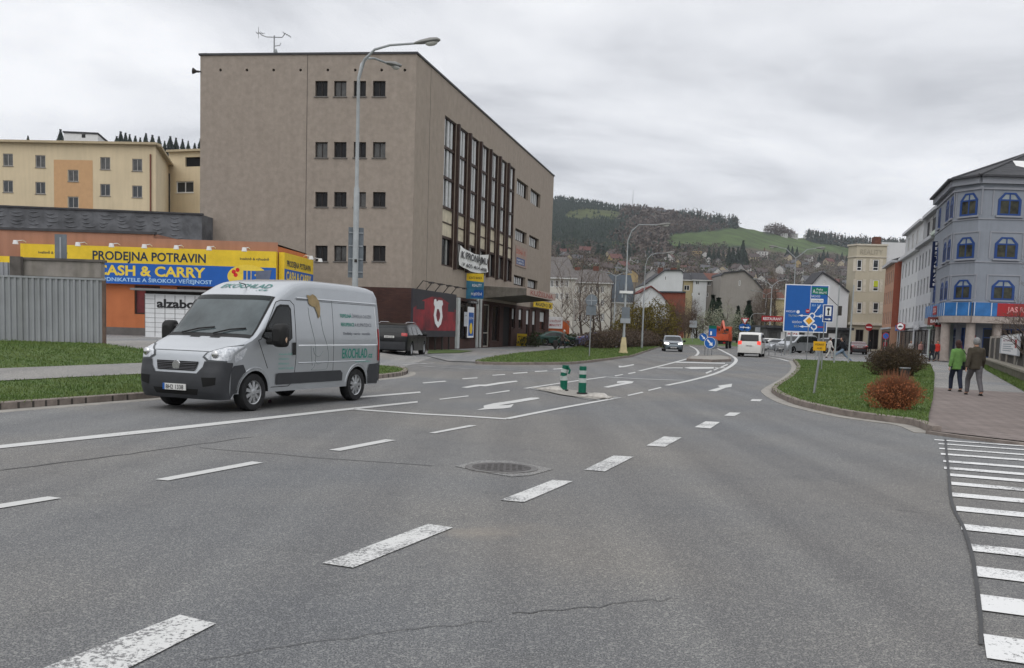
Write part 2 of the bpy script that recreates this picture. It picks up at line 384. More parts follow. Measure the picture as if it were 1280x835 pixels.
# left bank: two strips of grass with a footpath between
kerbL=[G(-420,550),G(-200,530),G(0,513),G(90,506),G(180,499),G(300,489),G(400,480.5),G(470,474),G(500,470.5),G(509,467.5),G(507,464),G(490,461.5)]
kerbL=spline(kerbL,5)
bank_back=[Gt(460,457.5),Gt(400,453),Gt(300,447),Gt(183,441.5),Gt(132,434.5),Gt(132,430),Gt(0,430),Gt(-260,425)]
def zb(x,y): return zt(x,y)
bank=[(p[0],p[1]) for p in kerbL]+[(p.x,p.y) for p in bank_back]
pathU=[Gt(-300,476),Gt(0,467),Gt(177,459),Gt(330,455),Gt(420,453.5)]
pathL=[Gt(440,456.5),Gt(330,463),Gt(177,473),Gt(0,483),Gt(-300,499)]
path=[(p.x,p.y) for p in pathU+pathL]
BANKG=sheet('grass_bank',bank,GRASSB,z=.10,zf=zb,step=.9)
sheet('footpath',path,ASPH2,z=.118,zf=zb,step=.9)
strip('kerb',kerbL,.16,-.01,.13,KERB,side=1,zf=zb)
# joints in the old kerb
mb=MB(); pp=resample([(p[0],p[1]) for p in kerbL],.5,False)
for a in pp[:70]:
    d=(a-Vector((KA.x,KA.y))).normalized() if False else Vector((kd.x,kd.y)); nn=Vector((-d.y,d.x))
    if random.random()<.9: mb.box(-.022,.022,-.004,.03,.0,.115,Matrix.Translation((a.x,a.y,zb(a.x,a.y)))@Matrix.Rotation(math.atan2(d.y,d.x),4,'Z'))
o=mb.build('kerb_joint',M('dark_joint',(.05,.045,.04))); o['kind']='structure'
o=strip('gutter',[Vector((p[0],p[1]))-Vector((-kd.y,kd.x))*.30 for p in kerbL[:-6]],.29,.0,.010,KERBL,side=1)

# lawn in front of the beige building
lawnM=[G(*p) for p in [(594,454.3),(625,456),(680,456),(719,455.2),(755,451),(781,447.5),(792,445.5),(812,438.5),(824,434.5),(829,431.5),(824,427),(790,425),(745,431),(700,438),(680,440.5),(650,443),(615,448.5)]]
lawnM=spline(lawnM,4,True)
sheet('lawn',[(p.x,p.y) for p in lawnM],GRASSB,z=.11,step=1.2)
strip('kerb',lawnM,.14,-.01,.12,KERB,side=1 if True else -1,closed=True)
# pavement by the building
pav=[G(*p) for p in [(536,446),(560,452),(597,453.2),(622,447),(655,441),(690,437),(745,430),(800,424.5)]]
pav=[(p.x,p.y) for p in pav]+[(16,135),(5.5,140),(3.6,104),(-5.4,62),(-6.2,59)]
sheet('pavement',pav,PAVE,z=.03)
wedge=[G(*p) for p in [(536,438.5),(560,438),(592,439.5),(575,442),(534,443)]]
sheet('grass_verge',[(p.x,p.y) for p in wedge],GRASSB,z=.06)

# lawn and pavement on the right
lawnR=[G(*p) for p in [(991,451),(996,458),(995,465),(986,474),(968,486),(966,492),(988,504),(1025,514),(1065,522),(1105,527.5),(1140,532.5),(1165,542)]]
kR=spline(lawnR,5)
lawnRf=[(p.x,p.y) for p in kR]
g_in=[G(*p) for p in [(1160,528),(1166,500),(1168,470),(1163,457),(1110,455.5),(1050,453.5)]]
sheet('lawn',lawnRf[:-1]+[(p.x,p.y) for p in g_in],GRASSB,z=.11,step=1.0)
strip('kerb',kR,.15,-.01,.135,KERB,side=1)
strip('gutter',[p for p in kR],.30,.0,.012,KERBL,side=-1)
kF=[G(1165,542),G(1200,547),G(1280,556.5),G(1500,583)]
strip('kerb',kF,.15,-.01,.05,KERB,side=-1)
PAVER=brick_mat('clay_pavers',(.235,.195,.18),(.195,.16,.145),(.11,.095,.085),w=.4,h=.2,horiz=R(62))
def PQ(*pts): return [(G(*p).x,G(*p).y) for p in pts]
sheet('brick_pavement',PQ((1163,542),(1160,526),(1166,500),(1167,486),(1240,491),(1400,500),(1700,560),(1500,582.5),(1280,556),(1200,546.5)),PAVER,z=.058)
far=PQ((1167,486.3),(1166,470),(1163,457.3),(1140,452))
sheet('pavement',far+[(34,72),(36.5,82),(48,120),(75,200),(100,200),(100,30),(G(1400,500.2).x,G(1400,500.2).y),(G(1240,491.2).x,G(1240,491.2).y)],PAVE,z=.054)
# far pavement between the lawn and the crossing road, car park
sheet('pavement',PQ((985,449),(992,450.6),(1050,453.2),(1110,455.2),(1163,457),(1140,452),(1085,447),(1000,444.5),(960,441),(952,443)),PAVE,z=.02)
# roundabout beyond: grass mound ringed by a kerb
ra=Vector((AtY(866,430,147).x,147)); ring=[Vector((ra.x+11*math.cos(a*math.pi/18),ra.y+11*math.sin(a*math.pi/18))) for a in range(36)]
def zmound(x,y):
    d=(Vector((x,y))-ra).length; return .9*SS(11,2,d)
sheet('roundabout_grass',[(p.x,p.y) for p in ring],GRASSB,z=.12,zf=zmound,step=1.5)
strip('kerb',ring,.5,-.01,.15,KERBL,side=1,closed=True)
# far verge beyond the roundabout
sheet('grass_verge',[(-40,168),(80,168),(120,236),(-60,236)],GRASSB,z=.1)

# ------------------------------------------------------------------ road markings
def marks(name, polys, mat, z=.008):
    mb=MB()
    for p in polys:
        q=[G(*a) for a in p]; P=[(a.x,a.y) for a in q]
        V,T=tri(P); mb.add([(v.x,v.y,z) for v in V],T)
    o=mb.build(name,mat); o['kind']='structure'; return o
marks('lane_marking',[
 [(225,770),(270,781),(135,850),(20,850)],[(535,656),(566,660.5),(441,711),(403,705)],
 [(691,600.5),(716,602.3),(655,628.5),(625,626)],[(767,570),(792,571.5),(756,590),(730,588)],
 [(830,546),(852,547.5),(831,559),(808,557.5)],[(882,527),(900,528),(888,536),(868,534.5)]],P_DOT)
marks('lane_marking',[[(912,516),(926,516.3),(918,520.5),(905,520)],[(940,499.3),(953,499.6),(950,502),(938,501.6)]],P_WORN)
def z3(*p): return [(400+a/4,420+b/4) for a,b in p]
def z4(*p): return [(700+a/4.267,400+b/4.267) for a,b in p]
def z8(*p): return [(560+a/5.333,430+b/5.333) for a,b in p]
marks('lane_marking',[
 [(60,621.5),(77,623.5),(-25,640.5),(-45,638)],[(315,577.5),(329,579),(210,601.5),(194,600)],
 [(482,549.7),(495,550.8),(425,564.3),(411,563)],
 z3((750,447),(784,450),(575,489),(545,486)),
 [(-30,560.2),(200,536),(380,516.5),(400,514.3),(522,501.8),(522,503.6),(400,517),(200,540),(-30,564.3)],
 z3((190,304),(500,279),(504,285),(200,312)),
 z3((595,316),(740,299),(745,303),(600,320)),z3((828,290),(945,272),(950,277),(832,293)),
 z3((512,234),(625,225),(633,229),(518,238)),z3((710,213),(785,208),(790,212),(714,217)),
 z3((860,196),(922,191),(928,195),(864,199)),z3((965,186),(1033,181),(1040,185),(968,190)),z3((1072,177),(1135,173),(1138,177),(1076,181)),z3((1165,165),(1215,161),(1218,165),(1168,168)),
 z4((358,402),(438,384),(447,388),(366,406)),z4((468,375),(535,359),(542,363),(475,379)),
 z4((290,297),(333,290),(338,293),(296,301)),z4((362,285),(400,278),(404,282),(367,289)),
 z4((775,282),(805,270),(812,274),(782,287)),z4((818,266),(847,254),(852,257),(824,270)),z4((855,251),(892,235),(897,239),(861,255)),
 z3((170,365),(500,388),(700,398),(930,413),(932,419),(700,404),(500,394),(170,371)),
 z4((520,254.5),(655,254.5),(655,258),(520,258)),z4((825,254),(880,254),(882,257),(825,257.5)),z4((660,255),(700,251),(820,252),(820,260),(700,262)),
 z4((610,223),(880,229),(880,234),(610,228)),
 ],P_NEW)
def ribbon(name, pts, w0, w1, mat, z=.009):
    P=spline([G(*p) for p in pts],6); mb=MB(); n=len(P); L_=[];R_=[]
    for i,p in enumerate(P):
        d=(P[min(i+1,n-1)]-P[max(i-1,0)]).normalized(); nn=Vector((-d.y,d.x)); w=w0+(w1-w0)*i/(n-1)
        L_.append((*(p+nn*w/2),z)); R_.append((*(p-nn*w/2),z))
    mb.add(L_+R_,[(n+i,n+i+1,i+1,i) for i in range(n-1)]); o=mb.build(name,mat); o['kind']='structure'; return o
ribbon('edge_line',z8((390,501),(760,428),(1140,359)),.14,.14,P_NEW)
ribbon('edge_line',z8((515,298),(780,258),(1055,220)),.14,.14,P_NEW)
ribbon('edge_line',z4((250,305),(460,316),(660,323)),.2,.2,P_NEW)
ribbon('edge_line',z4((568,350),(700,322),(830,286),(905,250),(937,222),(934,204),(900,182),(840,152)),.16,.25,P_NEW)
ribbon('edge_line',z4((425,272),(550,242),(670,210),(722,192),(737,172),(720,152),(690,137)),.16,.25,P_NEW)
ribbon('edge_line',z4((1110,197),(1170,207),(1222,221)),.2,.2,P_NEW)
ribbon('edge_line',z3((285,149),(430,143),(570,136)),.25,.25,P_FADE)
ribbon('edge_line',z3((500,150),(640,160),(900,170),(1190,178)),.2,.15,P_FADE)
marks('road_arrow',[
 z8((545,360),(600,359),(612,364),(590,370),(470,390),(335,411),(400,410),(438,402),(420,425),(370,432),(300,435),(190,443),(240,428),(236,414),(300,398),(420,381)),
 z8((1035,288),(1185,257),(1125,262),(1130,250),(1180,247),(1238,251),(1228,262),(1070,292)),
 z8((88,291),(190,273),(250,272),(350,256),(455,246),(466,252),(350,268),(250,284),(215,282),(130,294)),
 z4((312,244),(333,247),(392,236),(396,241),(340,252),(315,254)),
 z4((788,378),(855,360),(840,352),(918,341),(914,358),(885,362),(832,382)),
 ],P_NEW)
# zebra crossing
zs=[(1168,549.3,1.2),(1173,554.2,1.3),(1174,560.2,1.6),(1176,567,2.2),(1179,576,2.6),(1180,584.5,3),(1184,593,3.4),(1189,604,4),(1190,618,5),(1195,635.5,6),(1201,658.5,7.5),(1210,684,9),(1217,714,13),(1223,753,20),(1229,808,30)]
pl=[]
for i,(x,y,h) in enumerate(zs):
    a=G(x,y-h/2+1); c=G(x+2,y+h/2+1); dr=(G(1280,592.5)-G(1180,584.5)).normalized()
    wv=c-a; wv=wv-dr*wv.dot(dr)
    p=[a,a+dr*5.2,a+dr*5.2+wv,a+wv]; pl.append(p)
mb=MB()
for p in pl: 
    k=len(mb.v); mb.add([(q.x,q.y,.009) for q in p],[(0,1,2,3)] if (p[1]-p[0]).cross(p[3]-p[0]).z>0 else [(3,2,1,0)])
o=mb.build('zebra_crossing',P_ZEB); o['kind']='structure'
# tar seams and cracks
TAR=M('tar_seam',(.045,.045,.046),.6)
CRK=M('crack_fill',(.05,.05,.05),.7)
def bz(*p): return [(640+a/2,440+b/2) for a,b in p]
def zz1(*p): return [(a/2,540+b/2) for a,b in p]
ribbon('tar_seam',bz((1083,218),(1090,290),(1100,380),(1128,440),(1150,510),(1158,560),(1166,620),(1172,680),(1172,735)),.032,.022,TAR,.0125)
def jag(pts,a=1.5):
    r=random.Random(len(pts)*7); o=[]
    for i in range(len(pts)-1):
        for k in range(6):
            t=k/6; o.append((pts[i][0]+(pts[i+1][0]-pts[i][0])*t, pts[i][1]+(pts[i+1][1]-pts[i][1])*t+r.uniform(-a,a)))
    return o
CR2=M('hairline_crack',(.088,.088,.088),.85)
ribbon('road_crack',jag(bz((0,657),(140,645),(300,628),(445,612)),2.2),.012,.005,CR2,.0045)
ribbon('road_crack',jag(bz((960,395),(1020,402),(1100,412)),.7),.012,.006,CR2,.0045)
ribbon('road_crack',jag(zz1((500,575),(760,530),(1000,500),(1280,465)),1.8),.006,.006,CR2,.0045)
ribbon('road_crack',jag(zz1((0,97),(250,65),(400,45),(680,5)),.5),.03,.02,CR2,.0045)
ribbon('road_crack',jag(zz1((500,40),(800,65),(1140,90)),.5),.02,.02,CR2,.0045)
# patch round the manhole
def ell(cx,cy,rx,ry,n=24): return [(cx+rx*math.cos(2*math.pi*k/n),cy+ry*math.sin(2*math.pi*k/n)) for k in range(n)]
marks('road_patch',[[(568,583),(600,576),(640,576.5),(692,587),(664,594.5),(640,596.5),(600,590)]],asphalt('patch_asphalt',.15),z=.006)
c=G(627,585.5); ms=thing('manhole_cover','round iron manhole cover set in the asphalt beside the dashed line','manhole cover',(c.x,c.y,0))
MB().cyl((0,0,.0),(0,0,.013),.42,n=36).build('rim',M('worn_iron',(.15,.145,.14),.7,.1,var=.3,scale=20),ms)
mb=MB(); mb.cyl((0,0,.010),(0,0,.017),.34,n=36); 
for i in range(-4,5):
    for j in range(-4,5):
        if i*i+j*j<17: mb.box(i*.07-.02,i*.07+.02,j*.07-.02,j*.07+.02,.016,.021)
mb.build('lid',M('cover_iron',(.085,.08,.078),.75,.1,var=.3,scale=20,bump=.3,bscale=80),ms)
# pale dust on the road
# ------------------------------------------------------------------ building kit
GLASS=M('window_glass',(.025,.03,.035),.06,var=.4,scale=.6,spec=.6)
GLASSC=M('window_glass_curtain',(.10,.10,.095),.25,col2=(.03,.03,.03),scale=1.4,spec=.5)
GLASSD=M('dark_glass',(.012,.012,.013),.2,var=.3,spec=.2)
WHITE=M('white_plastic',(.68,.68,.67),.5,var=.05); DARKF=M('dark_frame',(.035,.03,.028),.7,var=.2)
BROWN=M('brown_frame',(.045,.026,.02),.6,var=.3)
BLIND=M('white_slat_blind',(.55,.56,.56),.6,var=.12,scale=5)
TRIM=M('roof_edge_metal',(.05,.05,.055),.6,var=.2)
def V2(p): return Vector((p[0],p[1]))
def fp(A,B,px,py):
    A,B=V2(A),V2(B); d=(B-A).normalized(); n=Vector((d.y,-d.x)); r=ray(px,py); k=A.dot(n)/(r.x*n.x+r.y*n.y)
    p=Vector((r.x*k,r.y*k)); return (p-A).dot(d), CAMH+r.z*k
def frect(A,B,x0,y0,x1,y1):
    """rectangle on a facade from its left/right columns and top/bottom seen at mid column"""
    xm=(x0+x1)/2
    t0=fp(A,B,x0,(y0+y1)/2)[0]; t1=fp(A,B,x1,(y0+y1)/2)[0]; zt_=fp(A,B,xm,y0)[1]; zb_=fp(A,B,xm,y1)[1]
    return (t0,t1,zb_,zt_)
def P3(A,B,t,z,off=0):
    A,B=V2(A),V2(B); d=(B-A).normalized(); n=Vector((d.y,-d.x)); p=A+d*t+n*off; return Vector((p.x,p.y,z))
def facade(mb,A,B,z0,z1,holes=(),depth=.16,mat=None,t0=0,t1=None,poly=None):
    Ln=(V2(B)-V2(A)).length; t1=Ln if t1 is None else t1
    hs=[[(h[0],h[2]),(h[1],h[2]),(h[1],h[3]),(h[0],h[3])] if len(h)==4 and not isinstance(h[0],tuple) else h for h in holes]
    V,T=tri(poly or [(t0,z0),(t1,z0),(t1,z1),(t0,z1)],hs)
    mb.add([P3(A,B,v.x,v.y) for v in V],T,mat)
    for h in hs:
        n=len(h)
        for i in range(n):
            a,b=h[i],h[(i+1)%n]; mb.quad(P3(A,B,*a),P3(A,B,*b),P3(A,B,*b,-depth),P3(A,B,*a,-depth),mat)
def fbox(mb,A,B,t0,t1,z0,z1,o0,o1,mat=None):
    vs=[P3(A,B,t,z,o) for z in (z0,z1) for (t,o) in ((t0,o1),(t1,o1),(t1,o0),(t0,o0))]
    mb.add(vs,[(3,2,1,0),(4,5,6,7),(0,1,5,4),(1,2,6,5),(2,3,7,6),(3,0,4,7)],mat)
def window(par,A,B,r,frame_m=WHITE,glass=GLASS,nv=1,nh=0,fw=.06,depth=.16,sill=None,pane=True,hsplit=None,name='window'):
    t0,t1,z0,z1=r; mb=MB(); o0,o1=-depth-.02,-depth+.06
    e=.012
    fbox(mb,A,B,t0+e,t1-e,z0+e,z0+fw,o0,o1); fbox(mb,A,B,t0+e,t1-e,z1-fw,z1-e,o0,o1)
    fbox(mb,A,B,t0+e,t0+fw,z0+fw,z1-fw,o0,o1); fbox(mb,A,B,t1-fw,t1-e,z0+fw,z1-fw,o0,o1)
    for i in range(nv):
        c=t0+(t1-t0)*(i+1)/(nv+1); fbox(mb,A,B,c-fw*.5,c+fw*.5,z0+fw,z1-fw,o0,o1-.005)
    for q in ([hsplit] if hsplit else [(i+1)/(nh+1) for i in range(nh)]):
        c=z0+(z1-z0)*q; fbox(mb,A,B,t0+fw,t1-fw,c-fw*.4,c+fw*.4,o0,o1-.008)
    f=mb.build(name,frame_m,par,world=True)
    if pane:
        m2=MB(); fbox(m2,A,B,t0+fw*.7,t1-fw*.7,z0+fw*.7,z1-fw*.7,-depth-.012,-depth+.008); m2.build('pane',glass,f,world=True)
    if sill:
        m3=MB(); fbox(m3,A,B,t0-.06,t1+.06,z0-.06,z0-.004,-.1,.07); m3.build('sill',sill,f,world=True)
    return f
def building(name,label,corners,z0,group=None,cat='building'):
    c=sum((V2(p) for p in corners),Vector((0,0)))/len(corners); return thing(name,label,cat,(c.x,c.y,z0),0,group)
def wtext(s,name,mat,par,A,B,t,z,h,w=None,off=.03,bold=0,align='LEFT'):
    o=P3(A,B,t,z,off); d=(V2(B)-V2(A)).normalized(); T=rootmat(par).inverted()@frame(o,(d.x,d.y,0)); return text(s,name,mat,par,T,h,w,bold,.006,align)
def board(name,label,cat,A,B,r,off,thick,mat,group=None,border=None,panel='panel'):
    """flat board parallel to a facade; local x along it, z up, -y outward"""
    t0,t1,z0,z1=r; o=P3(A,B,t0,z0,off+thick); d=V2(B)-V2(A)
    th=thing(name,label,cat,tuple(o),math.atan2(d.y,d.x),group)
    MB().box(0,t1-t0,0,thick,0,z1-z0).build(panel,mat,th)
    if border:
        mb=MB(); w,h=t1-t0,z1-z0; bw=.06
        for b in ((-bw,w+bw,-.01,thick,-bw,0),(-bw,w+bw,-.01,thick,h,h+bw),(-bw,0,-.01,thick,0,h),(w,w+bw,-.01,thick,0,h)): mb.box(*b)
        mb.build('frame',border,th)
    return th,t1-t0,z1-z0
def ltext(s,par,mat,x,z,h,w=None,bold=0,align='LEFT',y=-.004,name='lettering'):
    return text(s,name,mat,par,frame((x,y,z),(1,0,0)),h,w,bold,.002,align)
def lpoly(par,mat,poly,y=-.004,name='stripe',th=.002):
    V,T=tri(poly); return MB().add([(v.x,y-th,v.y) for v in V],T).build(name,mat,par)

# ------------------------------------------------------------------ the big beige building
STUC=M('beige_stucco',(.298,.256,.218),.95,var=.10,scale=3.0,bump=.6,bscale=14,streak=.07)
STUC2=M('beige_stucco_smooth',(.318,.268,.222),.95,var=.08,scale=2.0,bump=.3,bscale=25,streak=.08)
BRICK=brick_mat('dark_red_brick',(.085,.04,.032),(.06,.03,.026),(.045,.035,.03))
PANELC=M('cream_panel',(.56,.5,.38),.7,var=.18,scale=1.5,streak=.25)
FL,FR=AtY(250,240,61.9),AtY(517,240,60); FL=Vector((FL.x,61.9)); FR=Vector((FR.x,60))
BR=Vector((AtY(692.5,218,105).x,105)); BL=FL+(BR-FR)
HT=fp(FL,FR,517,67)[1]
bA=building('office_building','large beige rendered flat-roofed block with a tall glazed stair hall facing the road',[FL,FR,BR,BL],0)
mb=MB()
fw_=[]
for (x0,x1) in ((394,409.4),(417.5,433),(442,457.4),(466,481.8)):
    for (y0,y1) in ((101,120.5),(177.5,197),(240,258.5),(307,326.5)):
        fw_.append(frect(FL,FR,x0,y0,x1,y1))
zb_=fp(FL,FR,440,358)[1]; tb=fp(FL,FR,366,400)[0]
vents=[]
for x in (275.6,308.6,342,375.6,409.7,444,477,506):
    t,z=fp(FL,FR,x,87.5); vents.append([(t+.09*math.cos(k*math.pi/5),z+.09*math.sin(k*math.pi/5)) for k in range(10)])
facade(mb,FL,FR,0,zb_,(),mat=STUC,t1=tb)
facade(mb,FL,FR,0,zb_,(),mat=BRICK,t0=tb)
facade(mb,FL,FR,zb_,HT,fw_+vents,.22,mat=STUC)
# side facade
SA,SB=FR,BR; SL=(SB-SA).length
colx=[(555,569.3),(570.9,583.9),(586.8,597.8),(602,611),(614.2,622.9),(626,633.6),(637.2,643.9)]
t_a=fp(SA,SB,555,200)[0]; t_b=fp(SA,SB,644,250)[0]; step=(t_b-t_a)/7
cols=[(t_a+step*i,t_a+step*(i+.9)) for i in range(7)]
zT=fp(SA,SB,562,148)[1]; z3a=fp(SA,SB,562,261)[1]; z2a=fp(SA,SB,562,298)[1]; z1a=fp(SA,SB,562,334)[1]
bay_holes=[(a,b,z1a,zT) for a,b in cols]
hw=[]
for u in ((646.7,661,229,249),(663.7,676.6,238.5,256),(643.7,658.5,288,303),(661,673.5,296,310),(641.6,656,344.5,357),(659.5,671,350,361.5)):
    hw.append(frect(SA,SB,u[0],u[2],u[1],u[3]))
# regularise rows and columns
c1=(sum(hw[i][0] for i in (0,2,4))/3,sum(hw[i][1] for i in (0,2,4))/3); c2=(sum(hw[i][0] for i in (1,3,5))/3,sum(hw[i][1] for i in (1,3,5))/3)
hw2=[]
for i in (0,2,4):
    za=(hw[i][2]+hw[i+1][2])/2; zc=(hw[i][3]+hw[i+1][3])/2; hw2+= [(c1[0],c1[1],za,zc),(c2[0],c2[1],za,zc)]
zbr=zb_-.15
def sx(u): return 500+u/6.4
def sy(v): return 350+v/6.4
gl=[]
for u0,u1,v0,v1,kind in ((478,600,160,500,'shop'),(668,722,165,506,'door'),(742,797,172,462,'disp'),(826,890,170,500,'dark'),(896,922,203,386,'w'),(950,980,212,390,'w'),(1008,1036,232,450,'w'),(1058,1086,242,450,'w'),(1118,1160,250,400,'w')):
    r=frect(SA,SB,sx(u0),sy(v0),sx(u1),sy(v1)); zlo={'door':.05,'dark':.05,'shop':.7,'disp':.5}.get(kind,r[2]); 
    gl.append(((r[0],r[1],max(zlo,.05),min(r[3],zbr-.25)),kind))
facade(mb,SA,SB,0,zbr,[g[0] for g in gl],.25,mat=BRICK)
facade(mb,SA,SB,zbr,HT,bay_holes+hw2,.3,mat=STUC2)
facade(mb,BR,BL,0,HT,(),mat=STUC); facade(mb,BL,FL,0,HT,(),mat=STUC)
mb.build('wall',None,bA,world=True)
MB().add([(*FL,HT),(*FR,HT),(*BR,HT),(*BL,HT)],[(0,1,2,3)]).build('roof',M('bitumen_roof',(.06,.06,.062),.9),bA,world=True)
mb=MB()
for a,b in ((FL,FR),(FR,BR),(BR,BL),(BL,FL)):
    ln=(b-a).length; fbox(mb,a,b,-.08,ln+.08,HT-.02,HT+.1,-.5,.08)
mb.build('roof_edge',TRIM,bA,world=True)
for i,r in enumerate(fw_):
    window(bA,FL,FR,r,DARKF,[GLASSD,GLASSC][i%3==1],1,0,.05,.22,sill=M('stone_sill',(.16,.15,.14),.9))
mb=MB(); x=fp(FL,FR,383,200)[0]; fbox(mb,FL,FR,x-.02,x+.02,zb_,HT-.03,0,.006); mb.build('expansion_joint',M('joint_sealant',(.10,.085,.075),.9),bA,world=True)
t=fp(SA,SB,534,300)[0]; mb=MB(); fbox(mb,SA,SB,t-.02,t+.02,zbr,HT-.03,0,.006); mb.build('expansion_joint',MATS['joint_sealant'],bA,world=True)
# glazed bays
for i,(a,b) in enumerate(cols):
    mb=MB(); H3=(zT-z3a)/3
    for o in ((a,a+.10),(b-.10,b)): fbox(mb,SA,SB,o[0]+.01,o[1]-.01,z1a+.02,zT-.02,-.3,-.05)
    for k in range(4): zc=z3a+H3*k; fbox(mb,SA,SB,a+.1,b-.1,zc-.09,zc+.09,-.3,-.08)
    fbox(mb,SA,SB,a+.1,b-.1,z1a,z1a+.12,-.3,-.08); fbox(mb,SA,SB,a+.1,b-.1,z2a-.08,z2a+.08,-.3,-.08)
    zc=(z2a+z3a)/2; fbox(mb,SA,SB,a+.1,b-.1,zc-.04,zc+.04,-.3,-.1)
    f=mb.build('window',BROWN,bA,world=True)
    for k in range(3):
        p=MB(); fbox(p,SA,SB,a+.1,b-.1,z3a+H3*k+.09,z3a+H3*(k+1)-.09,-.29,-.27); p.build('pane',GLASSD,f,world=True)
        s=MB(); w=b-a-.2
        for q in (.06,.42,.72): fbox(s,SA,SB,a+.1+w*q,a+.1+w*(q+.16),z3a+H3*k+.12,z3a+H3*(k+1)-.12,-.26,-.16)
        s.build('white_mullion',BLIND,f,world=True)
    p=MB(); fbox(p,SA,SB,a+.1,b-.1,z1a+.12,z2a-.08,-.29,-.27); p.build('pane',GLASSC if i%2 else GLASSD,f,world=True)
    s=MB(); fbox(s,SA,SB,a+.55*(b-a),a+.68*(b-a),z1a+.14,z2a-.1,-.26,-.2); s.build('white_mullion',M('grey_mullion',(.25,.25,.24),.6),f,world=True)
    for lo,hi in ((z2a+.08,zc-.04),(zc+.04,z3a-.09)):
        p=MB(); fbox(p,SA,SB,a+.1,b-.1,lo,hi,-.28,-.16); p.build('spandrel',PANELC,f,world=True)
    # projecting pier beside each bay
    if i<6:
        p=MB(); fbox(p,SA,SB,b+.01,b+step*.1-.01,z1a-.1,zT,0,.22); p.build('pier',BROWN,bA,world=True)
for i,r in enumerate(hw2):
    f=window(bA,SA,SB,r,BROWN,GLASSD,5,0,.07,.3)
    s=MB(); w=r[1]-r[0]
    for q in range(5): fbox(s,SA,SB,r[0]+w*(q+.12)/6+.1,r[0]+w*(q+.5)/6+.12,r[2]+.15,r[3]-.15,-.28,-.2)
    s.build('white_mullion',BLIND,f,world=True)
POST=M('poster_paper',(.45,.47,.5),.7,var=.2,scale=4)
for r,k in gl:
    if k=='dark':
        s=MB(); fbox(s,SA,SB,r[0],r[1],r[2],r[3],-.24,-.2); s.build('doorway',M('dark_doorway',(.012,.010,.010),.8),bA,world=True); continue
    f=window(bA,SA,SB,r,{'door':M('cream_frame',(.4,.37,.32),.6),'shop':BROWN,'disp':BROWN,'w':BROWN}[k],GLASSD,0 if k in('w','door') else 1,0,.1,.2,hsplit=.33 if k=='door' else None,name='door' if k=='door' else 'window')
    if k=='w':
        s=MB(); fbox(s,SA,SB,r[0]+.15,r[1]-.15,r[2]+(r[3]-r[2])*.45,r[3]-.12,-.18,-.14); s.build('blind',BLIND,f,world=True)
# downpipes and the white strips beside the entrance
mb=MB()
for u in (606,632): 
    r=frect(SA,SB,sx(u),sy(150),sx(u+8),sy(508)); fbox(mb,SA,SB,r[0],r[1],.05,r[3],.02,.14)
mb.build('door_surround',M('grey_white_metal',(.45,.47,.46),.6),bA,world=True)
r=frect(SA,SB,sx(441),sy(140),sx(459),sy(500)); mb=MB(); fbox(mb,SA,SB,r[0],r[1],.05,r[3],.02,.2); mb.build('pilaster',MATS['grey_white_metal'],bA,world=True)
# canopy: deep at the wall, thin at the outer edge
can_a=fp(SA,SB,604.5,365)[0]; can_b=can_a+ (fp(SA,SB,683,372)[0]-can_a)*1.0
ztop=fp(SA,SB,605,357.5)[1]; zbt=fp(SA,SB,605,372.5)[1]
OUT=.5
while OUT<9:                                  # survey: reach of the canopy
    q=P3(SA,SB,can_a,0,OUT)
    if q.x/q.y*F+CX>=657-4: break
    OUT+=.05
can_b=can_a+3
while can_b<60:
    q=P3(SA,SB,can_b,0,OUT)
    if q.x/q.y*F+CX>=688: break
    can_b+=.1
mb=MB()
def cpt(t,o,z): return P3(SA,SB,t,z,o)
vs=[cpt(can_a,.02,ztop),cpt(can_a,.02,zbt),cpt(can_a,OUT,ztop-.62),cpt(can_a,OUT,ztop-.12),cpt(can_b,.02,ztop),cpt(can_b,.02,zbt),cpt(can_b,OUT,ztop-.62),cpt(can_b,OUT,ztop-.12)]
mb.add(vs,[(0,1,2,3),(7,6,5,4),(0,3,7,4),(1,5,6,2),(3,2,6,7),(0,4,5,1)])
mb.build('canopy',M('canopy_concrete',(.16,.145,.125),.9,var=.2,streak=.25),bA,world=True)
mb=MB(); q0=P3(SA,SB,can_a,0,OUT+.01);q1=P3(SA,SB,can_b,0,OUT+.01)
fbox(mb,q0,q1,-.05,(q1-q0).length+.05,ztop-.66,ztop-.06,0,.06)
cf=mb.build('canopy_fascia',M('pinkish_fascia',(.42,.33,.28),.8,var=.1),bA,world=True)
wtext('KUŽELNA','canopy_lettering',M('red_letters',(.3,.06,.05),.6),bA,q0,q1,1.2,ztop-.56,.4,(q1-q0).length*.8,.07,.01)
mb=MB()
for o in (0,.25): fbox(mb,P3(SA,SB,can_a-.02,0,.0),P3(SA,SB,can_a-.02,0,OUT),0,OUT,ztop-.02,ztop+.06,-.1,.02) if False else None
# billboard on the corner of the building
SA2,SB2=V2(P3(SA,SB,0,0,.8)),V2(P3(SA,SB,SL,0,.8))
bbr=frect(SA2,SB2,sx(92),sy(120),sx(440),sy(470)); bt0,bt1=bbr[0],bbr[1]; bz0=fp(SA2,SB2,sx(95),sy(455))[1]; bz1=fp(SA2,SB2,sx(95),sy(65))[1]
bz0=max(bz0,.9)
bb,bw,bh=board('billboard','large black and red billboard with a white horseshoe figure beside the beige block','billboard',SA,SB,(bt0,bt1,bz0,bz1),.75,.12,M('billboard_black',(.03,.028,.035),.5,var=.2,scale=.6))
RED=M('billboard_red',(.34,.025,.035),.5,col2=(.07,.015,.022),scale=.7)
V_,T_=tri([(bw*x,bh*y) for x,y in ((0.01,.14),(.99,.14),(.99,.62),(.8,.78),(.62,.88),(.4,.88),(.2,.78),(.01,.6))])
MB().add([(v.x,-.004,v.y) for v in V_],T_).build('red_glow_print',RED,bb)
